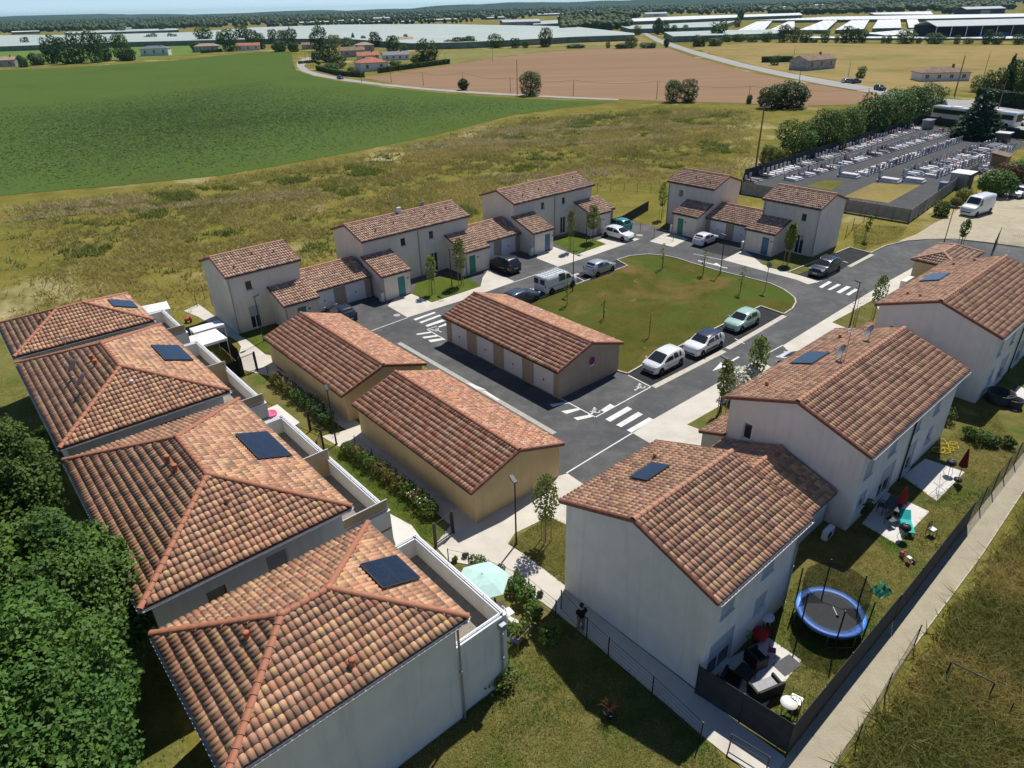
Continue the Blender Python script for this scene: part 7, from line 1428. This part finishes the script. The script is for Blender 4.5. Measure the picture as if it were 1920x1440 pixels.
def round_table(x, y, label):
    o = tname('garden_table', label, 'table', x, y); q = MB(); q.lathe([(.34, .68), (.34, .71), (.001, .71)], M['plastic_white'], 22); q.build('table_top', o)
    for k in range(3): t = k * 2.1; q = MB(); q.tube((.24 * math.cos(t), .24 * math.sin(t), 0), (.16 * math.cos(t), .16 * math.sin(t), .68), .018, M['plastic_white'], n=6); q.build('leg', o)
round_table(1474, 1338, 'small round white table on the grass by the fence corner'); round_table(1434, 1176, 'white plastic table against the wall beside the red bean bag')
def chair(x, y, rz, m, label, s=1.0, back=True, z=.03):
    o = tname('garden_chair', label, 'chair', x, y, rz, z); o.scale = (s,) * 3; q = MB(); q.cbox((0, 0, .43), (.46, .44, .04), M[m], bev=.012); q.build('seat', o)
    if back:
        q = MB(); n = 7; pts = [(.24 * math.cos(math.pi * k / (n - 1)), .22, .46 + .44 * math.sin(math.pi * k / (n - 1)) ** .6) for k in range(n)]; q.path(pts, .022, M[m], 6)
        for xx in (-.1, 0, .1): q.tube((xx, .22, .45), (xx, .22, .86), .016, M[m], n=5)
        q.build('backrest', o)
    for sx in (-1, 1):
        for sy in (-1, 1): q = MB(); q.tube((sx * .2, sy * .19, .43), (sx * .22, sy * .21, 0), .018, M[m], n=6); q.build('leg', o)
chair(1490, 1324, 2.5, 'plastic_white', 'white chair tucked at the small round table'); chair(1427, 1163, .6, 'plastic_white', 'white plastic chair behind the table at the wall'); chair(1398, 1200, 2.6, 'green_plastic', 'bright green plastic chair on the shaded patio'); chair(1446, 1228, 1.2, 'magenta', 'small magenta child chair at the patio edge', .72); chair(953, 1160, 2.2, 'plastic_white', 'white plastic chair at the terrace corner under the parasol garden', 1.05); chair(938, 1146, 1.8, 'dark', 'black slatted chair next to the white plastic chair'); chair(1745, 1003, .5, 'dark', 'black folding chair with a white sheet on its seat', .9)
chair(1652, 958, 2.6, 'dark', 'black chair at the shaded table nearest the wall'); chair(1668, 985, .3, 'dark', 'black chair at the shaded table toward the lounger')
q = tname('paper_sheet', 'white sheet lying on the black folding chair', 'paper', 1745, 1003, .5, .03); mb = MB(); mb.cbox((0, 0, .43), (.36, .3, .012), M['paper']); mb.build('sheet', q)
o = tname('bean_bag', 'red bean bag slumped against the white wall', 'bean bag', 1421, 1196, .7); mb = MB(); mb.ball((0, 0, .27), .42, M['red'], 14, .65); mb.ball((.42, -.1, .16), .24, M['red'], 12, .6); mb.build('bag', o)
o = tname('door_mat', 'dark grey rectangular mat on the sunny patio edge', 'mat', 1476, 1247, YR - .2, .036); mb = MB(); mb.cbox((0, 0, .006), (1.1, .7, .012), M['tramp_bed']); mb.build('mat', o)
# lounger, barbecues, rack, hose, tricycle, cover
o = tname('sun_lounger', 'turquoise sun lounger on the sunny patio end', 'lounger', 1698, 994, YR + .55); mb = MB(); mb.cbox((0, 0, .33), (1.25, .6, .05), M['turquoise'], bev=.02); mb.build('seat', o); mb = MB(); mb.cbox((.78, 0, .5), (.6, .6, .05), M['turquoise'], ry=-.6, bev=.02); mb.build('backrest', o)
for sx in (-.5, .5):
    for s in (-1, 1): mb = MB(); mb.tube((sx, s * .3, .33), (sx * 1.15, s * .32, 0), .018, M['white_metal'], n=6); mb.build('leg', o)
def kettle(x, y, label):
    o = tname('barbecue', label, 'barbecue', x, y); q = MB(); q.lathe([(.05, .55), (.2, .6), (.28, .74), (.29, .78)], M['dark'], 18); q.build('bowl', o); q = MB(); q.lathe([(.295, .785), (.26, .92), (.14, 1.0), (.001, 1.02)], M['dark'], 18); l = q.build('lid', o); h = MB(); h.cbox((0, 0, 1.06), (.14, .03, .04), M['steel']); h.build('handle', l)
    for k in range(3): t = k * 2.1; q = MB(); q.tube((.12 * math.cos(t), .12 * math.sin(t), .6), (.3 * math.cos(t), .3 * math.sin(t), 0), .014, M['steel'], n=6); q.build('leg', o)
kettle(1691, 1010, 'black kettle barbecue at the turquoise lounger'); kettle(1777, 888, 'black kettle barbecue beside the closed dark red parasol')
o = tname('drying_rack', 'folding metal clothes rack on the patio edge by the kettle barbecue', 'drying rack', 1757, 924, YR); mb = MB()
for s in (-1, 1): mb.path([(-.55, s * .25, 0), (.55, -s * .25, .95)], .012, M['steel'], 5)
for s in (-1, 1): mb.path([(-.55, -s * .25, .95), (.55, s * .25, 0)], .012, M['steel'], 5)
mb.build('frame', o); mb = MB()
for k in range(8): mb.tube((-.75, -.28 + k * .08, .95), (.75, -.28 + k * .08, .95), .006, M['steel'], n=4)
for s in (-1, 1): mb.tube((s * .75, -.3, .95), (s * .75, .3, .95), .012, M['steel'], n=5)
mb.build('rails', o)
o = tname('garden_hose', 'tangled yellow hose on the grass', 'hose', 1772, 838); mb = MB(); rr = random.Random(4); pts = []
for k in range(60): t = k * .55; pts.append(((.35 + .15 * math.sin(t * .31)) * math.cos(t) + .6 * math.sin(k * .09), (.3 + .12 * math.cos(t * .47)) * math.sin(t) + .5 * math.cos(k * .07), .03 + .03 * (k % 3)))
mb.path(pts, .022, M['yellow'], 5); mb.build('hose', o)
def tricycle(x, y, rz):
    o = tname('tricycle', 'pink child tricycle on the grass by the screened fence', 'tricycle', x, y, rz)
    for c, r in (((.34, 0, .16), .16), ((-.24, .2, .11), .11), ((-.24, -.2, .11), .11)): q = MB(); q.lathe([(r * .4, -.03), (r, -.035), (r, .035), (r * .4, .03)], M['pink'] if r > .12 else M['magenta'], 14); w = q.build('wheel', o); w.location = c; w.rotation_euler = (math.pi / 2, 0, 0)
    q = MB(); q.path([(-.24, 0, .14), (0, 0, .24), (.28, 0, .36), (.34, 0, .16)], .03, M['pink'], 6); q.tube((-.24, -.2, .11), (-.24, .2, .11), .015, M['white'], n=5); q.build('frame', o); q = MB(); q.cbox((-.08, 0, .32), (.24, .2, .05), M['white'], bev=.02); q.build('seat', o); q = MB(); q.path([(.24, -.2, .52), (.28, 0, .5), (.24, .2, .52)], .018, M['pink'], 5); q.tube((.28, 0, .36), (.28, 0, .5), .018, M['pink'], n=5); q.build('handlebar', o)
tricycle(1700, 1052, 1.9)
o = tname('covered_heap', 'crumpled dark green cover on the lawn beside the trampoline', 'cover', 1652, 1108, .5); V = []; n = 9; rr = random.Random(8)
for i in range(n):
    for j in range(n): a, b = (i / (n - 1) - .5), (j / (n - 1) - .5); V.append((a * .95, b * .75, max(.01, (.42 * math.exp(-(a * a + b * b) * 7) + rr.uniform(-.07, .09)) if abs(a) < .49 and abs(b) < .49 else .01)))
mb = MB(); mb.add(V, [(i * n + j, (i + 1) * n + j, (i + 1) * n + j + 1, i * n + j + 1) for i in range(n - 1) for j in range(n - 1)], M['green_cover']); mb.build('cover', o)
# pots, planters
def pot(x, y, r, h, m, label, leaf='leaf_mid', spread=.4, hh=.5, n=260, dry=False, name='potted_plant', ls=.09):
    o = tname(name, label, 'plant', x, y); q = MB(); q.lathe([(r * .7, 0), (r, h), (r * 1.08, h), (r * 1.08, h - .03), (r * .9, h - .04), (.001, h - .04)], M[m], 14); q.build('pot', o); rng = np.random.default_rng(int(x + y))
    if dry:
        q = MB()
        for k in range(40): t = rng.random() * 6.28; e = spread * rng.uniform(.4, 1); p = Vector((0, 0, h - .05)); mid = Vector((math.cos(t) * e * .5, math.sin(t) * e * .5, h + hh * rng.uniform(.3, .8))); q.tube(p, mid, .012, M['twig'], .008, 4); q.tube(mid, mid + Vector((math.cos(t + .6) * e * .6, math.sin(t + .6) * e * .6, hh * .25)), .008, M['twig'], .003, 3)
        q.build('dry_branches', o)
    else:
        P = rng.normal(0, 1, (n, 3)) * np.array([spread * .5, spread * .5, hh * .3]) + np.array([0, 0, h + hh * .45]); P[:, 2] = np.maximum(P[:, 2], h - .02); V, F, A = leaf_quads(P, rng.normal(size=P.shape) + np.array([0, 0, .6]), ls, rng, 2.0); inst('foliage', np_mesh('foliage', V, F, 4, M[leaf], {'lf': A}), o)
pot(1142, 1342, .26, .32, 'dark', 'dead dry shrub in a dark pot at the shadow edge on the lawn', dry=True, spread=.6, hh=.75); pot(953, 1277, .22, .3, 'pink', 'leafy plant in a pink pot at the terrace wall foot', spread=.5, hh=.7); pot(938, 1290, .2, .3, 'dark', 'trailing plant in a dark pot beside the pink one', spread=.45, hh=.5, leaf='leaf_light')
for x, y, l in ((853, 1052, 'round dark flower pot on the paved corner, nearest the gate'), (872, 1044, 'small round green-topped pot beside the dark one on the paving'), (969, 1078, 'round stone-grey pot on the path by the lamp shadow'), (1013, 1116, 'round stone-grey pot on the path toward the house corner')): pot(x, y, .16, .14, 'antra', l, n=30, spread=.12, hh=.1)
def planter(x, y, rz, label):
    o = tname('planter_box', label, 'planter', x, y, rz); q = MB(); m = M['blue_plastic']
    for s in (-1, 1): q.box(-.5, .5, s * .22 - .02, s * .22 + .02, .45, .75, M['wood']); q.box(s * .5 - .02, s * .5 + .02, -.2, .2, .45, .752, m)
    q.box(-.48, .48, -.2, .2, .5, .68, M['bark']); q.build('box', o)
    for sx in (-1, 1):
        for sy in (-1, 1): p = MB(); p.tube((sx * .45, sy * .18, 0), (sx * .45, sy * .18, .5), .03, M['wood'], n=5); p.build('leg', o)
    rng = np.random.default_rng(3); P = rng.normal(0, 1, (240, 3)) * np.array([.3, .14, .14]) + np.array([0, 0, .85]); V, F, A = leaf_quads(P, rng.normal(size=P.shape) + np.array([0, 0, .6]), .1, rng, 2.0); inst('foliage', np_mesh('foliage', V, F, 4, M['leaf_light'], {'lf': A}), o)
planter(977, 1203, .9, 'raised wooden planter with blue ends full of green plants'); shrub(960, 1190, .35, .8, 'leaf_mid', 'spiky green plant behind the raised planter', 300, .12)
o = tname('paddling_pool', 'round pink paddling pool on the white patio by the hedge', 'pool', 506, 778); mb = MB(); mb.lathe([(.5, .0), (.55, .1), (.5, .18), (.44, .1), (.001, .06)], M['pink'], 22); mb.build('pool', o)
o = tname('garden_tub', 'large dark round tub beside the far white patio', 'tub', 1872, 752); mb = MB(); mb.lathe([(.85, 0), (.92, .75), (.82, .75), (.8, .3), (.001, .28)], M['dark'], 24); mb.build('tub', o)
o = tname('garden_tub', 'smaller dark tub with a pale liner next to the large one', 'tub', 1900, 762); mb = MB(); mb.lathe([(.5, 0), (.55, .6), (.46, .6), (.44, .3), (.001, .28)], M['dark'], 20); mb.build('tub', o)
o = tname('ride_on_toy', 'small red ride-on toy on the grass beside the first wire fence', 'toy', 354, 604, .4); mb = MB(); mb.cbox((0, 0, .28), (.7, .32, .22), M['red'], bev=.08); mb.cbox((.2, 0, .45), (.08, .3, .2), M['dark'], bev=.02); mb.build('body', o)
for sx in (-1, 1):
    for s in (-1, 1): mb = MB(); mb.lathe([(.04, -.03), (.1, -.03), (.1, .03), (.04, .03)], M['rubber'], 10); w = mb.build('wheel', o); w.location = (sx * .22, s * .16, .1); w.rotation_euler = (math.pi / 2, 0, 0)
# bits of metal: cycle barrier on the path, frame and post in the rough meadow
o = tname('path_barrier', 'low metal barrier lying along the sunlit concrete path', 'barrier', 1402, 1420, head((1370, 1400), (1435, 1440))); mb = MB(); mb.path([(-.75, 0, 0), (-.75, 0, .75), (.75, 0, .75), (.75, 0, 0)], .03, M['dark'], 7); mb.tube((-.75, 0, .4), (.75, 0, .4), .025, M['dark'], n=6); mb.build('frame', o)
o = tname('metal_frame', 'dark goal-like metal frame standing in the rough meadow', 'frame', 1811, 1290, head((1781, 1275), (1841, 1305))); mb = MB(); mb.path([(-.8, 0, 0), (-.8, 0, 1.0), (.8, 0, 1.0), (.8, 0, 0)], .035, M['dark'], 7); mb.build('frame', o); fb = MB(); fb.cbox((-.8, -.1, .12), (.16, .5, .06), M['dark']); fb.cbox((.8, -.1, .12), (.16, .5, .06), M['dark']); fb.build('foot', o)
pole(1888, 1345, 1310, 'short leaning stake in the rough meadow', name='stake', m='dark', r=.03)
o = thing('air_conditioner', 'grey outdoor unit in the shaded gap behind the trampoline', 'air unit', tuple(G(1550, 1008, .02)), YR); mb = MB(); mb.cbox((0, 0, .35), (.85, .32, .62), M['white_metal'], bev=.03); mb.build('casing', o); mb = MB(); mb.lathe([(.22, 0), (.22, .015), (.001, .015)], M['dark'], 18); f = mb.build('fan_grille', o); f.location = (-.12, -.16, .37); f.rotation_euler = (math.pi / 2, 0, 0)

# ------------------------------------------------------------------ the man on the path, seen from behind
def skin(name, parent, pts, edges, rad, mat, sub=2, root=0):
    me = bpy.data.meshes.new(name); me.from_pydata(pts, edges, []); me.materials.append(mat); o = inst(name, me, parent); s = o.modifiers.new('skin', 'SKIN')
    for i, r in enumerate(rad): me.skin_vertices[0].data[i].radius = r if hasattr(r, '__len__') else (r, r)
    me.skin_vertices[0].data[root].use_root = True; s.use_smooth_shade = True; o.modifiers.new('sub', 'SUBSURF').levels = sub; o.modifiers['sub'].render_levels = sub; return o
def person():
    c = G(1089, 1183, .012); o = thing('person', 'person in black T-shirt and grey trousers standing on the path, back to us', 'person', tuple(c), .35)
    # y forward (away from the camera), arms bent holding a small controller
    pts = [(0, 0, .93), (0, .01, 1.12), (0, .0, 1.34), (0, .0, 1.47), (0, .02, 1.56), (0, .035, 1.66), (0, .03, 1.74),
           (.10, 0, .88), (.12, .01, .50), (.13, -.02, .09), (.14, .13, .04), (-.10, 0, .88), (-.125, .02, .50), (-.14, .0, .09), (-.16, .15, .04),
           (.19, 0, 1.41), (.25, -.03, 1.14), (.16, .22, 1.10), (-.19, 0, 1.41), (-.25, -.03, 1.14), (-.16, .22, 1.10)]
    ed = [(0, 1), (1, 2), (2, 3), (3, 4), (4, 5), (5, 6), (0, 7), (7, 8), (8, 9), (9, 10), (0, 11), (11, 12), (12, 13), (13, 14), (2, 15), (15, 16), (16, 17), (2, 18), (18, 19), (19, 20)]
    rad = [(.15, .11), (.14, .10), (.155, .11), (.06, .06), (.062, .07), (.085, .10), (.07, .085), .085, .06, .042, .036, .085, .06, .042, .036, .062, .045, .03, .062, .045, .03]
    body = skin('body', o, pts, ed, rad, M['skin'])
    skin('shirt', o, [(0, 0, .93), (0, .01, 1.12), (0, 0, 1.34), (0, .0, 1.45), (.195, 0, 1.41), (.245, -.02, 1.2), (-.195, 0, 1.41), (-.245, -.02, 1.2)], [(0, 1), (1, 2), (2, 3), (2, 4), (4, 5), (2, 6), (6, 7)], [(.172, .13), (.168, .125), (.182, .13), (.085, .08), .085, .072, .085, .072], M['shirt'], root=1)
    skin('trousers', o, [(0, 0, .95), (.10, 0, .86), (.12, .01, .50), (.135, -.01, .10), (-.10, 0, .86), (-.125, .02, .50), (-.145, .005, .10)], [(0, 1), (1, 2), (2, 3), (0, 4), (4, 5), (5, 6)], [(.165, .13), .105, .08, .068, .105, .08, .068], M['trousers'])
    q = MB(); q.lathe([(.094, 1.60), (.104, 1.66), (.10, 1.73), (.075, 1.785), (.001, 1.80)], M['hair'], 14, (0, .022, 0)); q.build('hair', o)
    for s in (-1, 1):
        q = MB(); q.cbox((s * .14, .10, .035), (.1, .27, .07), M['dark'], bev=.03); q.build('shoe', o)
        q = MB(); q.cbox((s * .125, .255, 1.10), (.075, .09, .03), M['skin'], bev=.012); hnd = q.build('hand', o)
        for k, (dy, L) in enumerate(((-.03, .06), (-.01, .07), (.01, .068), (.03, .055))): f = MB(); x0 = s * (.10 - .005 * k); f.path([(x0, .26 + dy * 1.2 + .03, 1.10), (x0 - s * .045, .27 + dy * 1.2 + .03, 1.095), (x0 - s * .055, .27 + dy * 1.2 + .03, 1.07)], .009, M['skin'], 6); f.build('finger', hnd)
        f = MB(); f.path([(s * .12, .22, 1.115), (s * .085, .235, 1.13), (s * .06, .26, 1.13)], .011, M['skin'], 6); f.build('thumb', hnd)
        q = MB(); q.ball((s * .1, .035, 1.655), .022, M['skin'], 8, 1.4); q.build('ear', o)
    q = MB(); q.cbox((0, .13, 1.635), (.03, .035, .045), M['skin'], bev=.01); q.build('nose', o)
    for s in (-1, 1): q = MB(); q.ball((s * .035, .118, 1.67), .012, M['dark'], 8); q.build('eye', o)
    q = MB(); q.cbox((0, .122, 1.60), (.045, .012, .012), M['pot']); q.build('mouth', o)
    r = thing('remote_controller', 'small dark hand-held controller held by the person on the path', 'controller', tuple(c + np.array([0, 0, 1.06])), .35); q = MB(); q.cbox((0, .29, .03), (.17, .08, .035), M['dark'], bev=.01); q.build('casing', r)
person()
# ------------------------------------------------------------------ grass that stands up
def edge_dist(q, w):
    d = np.full(len(q), 1e9)
    for a, b in zip(w, np.roll(w, -1, 0)):
        e = b - a; t = np.clip(((q - a) @ e) / (e @ e), 0, 1); d = np.minimum(d, np.linalg.norm(q - a - t[:, None] * e, axis=1))
    return d
def inpx(poly, n, rng, fade=0):
    w = [G(p[0], p[1])[:2] for p in poly]; w = np.array(w); lo, hi = w.min(0), w.max(0); out = []; tot = 0
    while tot < n:
        q = rng.uniform(lo, hi, (n * 2, 2)); k = inpoly(q[:, 0], q[:, 1], [tuple(p) for p in w]); k &= rng.random(len(q)) < np.minimum(1, edge_dist(q, w) / fade) if fade else k; out.append(q[k]); tot += k.sum()
    return np.concatenate(out)[:n]
def vnoise(P, scale, seed):
    rng = np.random.default_rng(seed); s = np.zeros(len(P))
    for k in range(5): a = rng.uniform(0, 6.28); f = scale * 1.9 ** k; s += np.sin((P[:, 0] * math.cos(a) + P[:, 1] * math.sin(a)) * f + rng.uniform(0, 6.28) + 1.5 * np.sin(P[:, 1] * f * .6 + k)) / (1.35 ** k)
    return s / 3.2
def blades(name, P, h, w, nb, mat, label, seed, hv=.5, tint=None, slant=1.0):
    rng = np.random.default_rng(seed); n = len(P); B = np.repeat(P, nb, 0) + rng.normal(0, w * 1.6, (n * nb, 2)); m = n * nb; t = rng.random(m) * 6.28; hh = h * rng.uniform(1 - hv, 1 + hv, m); lean = np.clip(rng.normal(0, 1.0, (m, 2)), -1.5, 1.5) * hh[:, None] * slant
    if hasattr(h, '__len__'): pass
    d = np.column_stack([np.cos(t), np.sin(t)]) * w * .5; V = np.zeros((m, 3, 3)); V[:, 0, :2] = B - d; V[:, 1, :2] = B + d; V[:, 2, :2] = B + lean; V[:, 2, 2] = hh; V[:, :2, 2] = -.02
    c = (np.repeat(tint, nb) if tint is not None else rng.random(m)) + rng.normal(0, .12, m); A = np.repeat(np.column_stack([np.clip(c, 0, 1), rng.random(m), rng.random(m)]), 3, 0)
    o = inst(name, np_mesh(name, V.reshape(-1, 3), np.arange(3 * m), 3, M[mat], {'lf': A})); tag(o, label, 'grass', kind='stuff')
rng = np.random.default_rng(21)
P = inpx([(1575, 1450), (1715, 1228), (1842, 1054), (1925, 935), (2060, 760), (2300, 900), (2300, 1560), (1600, 1560)], 17000, rng, 1.2); g = vnoise(P, .5, 3)
blades('meadow_grass', P, .42, .055, 6, 'grass_blade', 'rough tall meadow grass beyond the gravel path', 1, .7, np.clip(.55 + g * .7, 0, 1)); k = g < -.1; blades('green_weeds', P[k], .38, .09, 4, 'grass_green', 'green weeds among the rough meadow grass', 2, .6)
P = inpx([(0, 385), (300, 350), (700, 285), (960, 222), (1230, 200), (1420, 205), (1440, 300), (1390, 355), (1290, 380), (1250, 350), (1120, 352), (1000, 400), (880, 430), (640, 500), (400, 570), (330, 600), (0, 605)], 72000, rng, 10); g = vnoise(P, .11, 5); k = vnoise(P, .3, 9) + g * .6
blades('meadow_grass', P[k > -.15], .42, .10, 3, 'grass_blade', 'tall dry grass of the meadow behind the houses', 3, .7, np.clip(.5 + .6 * g[k > -.15], 0, 1)); blades('green_weeds', P[k < -.55], .5, .16, 3, 'grass_green', 'green weed patches in the meadow behind the houses', 4, .6)
st_ = vnoise(P, .13, 77); k2 = st_ > .42; blades('straw_grass', P[k2], .4, .13, 4, 'straw_blade', 'pale straw-coloured grass patches in the meadow behind the houses', 5, .6)
P = inpx([(650, 470), (870, 385), (900, 400), (660, 480)], 900, rng); blades('meadow_grass', P, .5, .12, 4, 'grass_green', 'tall weeds right behind the house row', 14, .6)
LW = [([(955, 1200), (1040, 1150), (1180, 1266), (1328, 1392), (1380, 1450), (700, 1600), (420, 1480), (862, 1348)], 15000), ([(1330, 1300), (1470, 1405), (1670, 1150), (1800, 1000), (1910, 855), (1860, 760), (1780, 820), (1560, 1010)], 15000), (LAWN_C, 9000), ([(955, 1018), (1030, 968), (1064, 985), (1062, 1098), (988, 1042)], 2200), ([(-150, 700), (40, 705), (120, 905), (270, 1170), (380, 1480), (-100, 1600), (-250, 900)], 9000), ([(603, 834), (640, 846), (668, 842), (805, 955), (815, 1015), (760, 980)], 2200), ([(1600, 420), (1700, 425), (1690, 445), (1600, 475)], 2500)]
for i, (poly, n) in enumerate(LW):
    P = inpx(poly, n, rng)
    for pp in PATIOS: P = P[~inpoly(P[:, 0], P[:, 1], pp)]
    g = vnoise(P, .45, 30 + i); k = g > -.05
    blades('lawn_grass', P[k], .075, .04, 4, 'grass_blade', 'short dry lawn grass around the houses', 40 + i, .6, np.clip(.35 + .5 * g[k], 0, 1)); blades('lawn_grass', P[~k], .085, .04, 4, 'grass_green', 'short green lawn grass around the houses', 60 + i, .6)
# crop plants in rows on the near part of the green field
a, b = G(1150, 190)[:2], G(650, 280)[:2]; d = (a - b) / np.linalg.norm(a - b); nn = np.array([-d[1], d[0]])
P = inpx([(0, 200), (500, 150), (700, 175), (1060, 190), (1140, 192), (960, 217), (690, 280), (420, 329), (120, 357), (-60, 372), (-300, 380), (-200, 230)], 60000, rng, 70); v = P @ nn; u = P @ d; P = u[:, None] * d + (np.round(v / 1.5) * 1.5 + rng.normal(0, .12, len(v)))[:, None] * nn
N_ = np.tile(np.array([0, 0, 1.0]), (len(P), 1)) + rng.normal(0, .16, (len(P), 3)); V, F, A = leaf_quads(np.column_stack([P, rng.uniform(.06, .16, len(P))]), N_, .36, rng, 1.6, .1, np.clip(.45 + .5 * vnoise(P, .05, 8), 0, 1)); tag(inst('crop_plants', np_mesh('crop_plants', V, F, 4, M['maize'], {'lf': A})), 'rows of young green crop plants in the big field', 'crop', kind='stuff')

# ------------------------------------------------------------------ air
def haze():
    mb = MB(); t = NT('haze_air'); t.n.remove(t.bsdf); v = t.new('VolumePrincipled'); v.inputs['Color'].default_value = (.42, .78, 1.0, 1); v.inputs['Density'].default_value = HAZE; v.inputs['Anisotropy'].default_value = 0.0; t.l.new(v.outputs[0], t.out.inputs['Volume'])
    mb.box(-16200, 16200, -2700, 16200, -1.02, 95, t.m); o = mb.build('haze'); tag(o, 'thin pale blue haze of the summer air over the plain', 'haze', kind='stuff')
HAZE = 4.5e-5
haze()
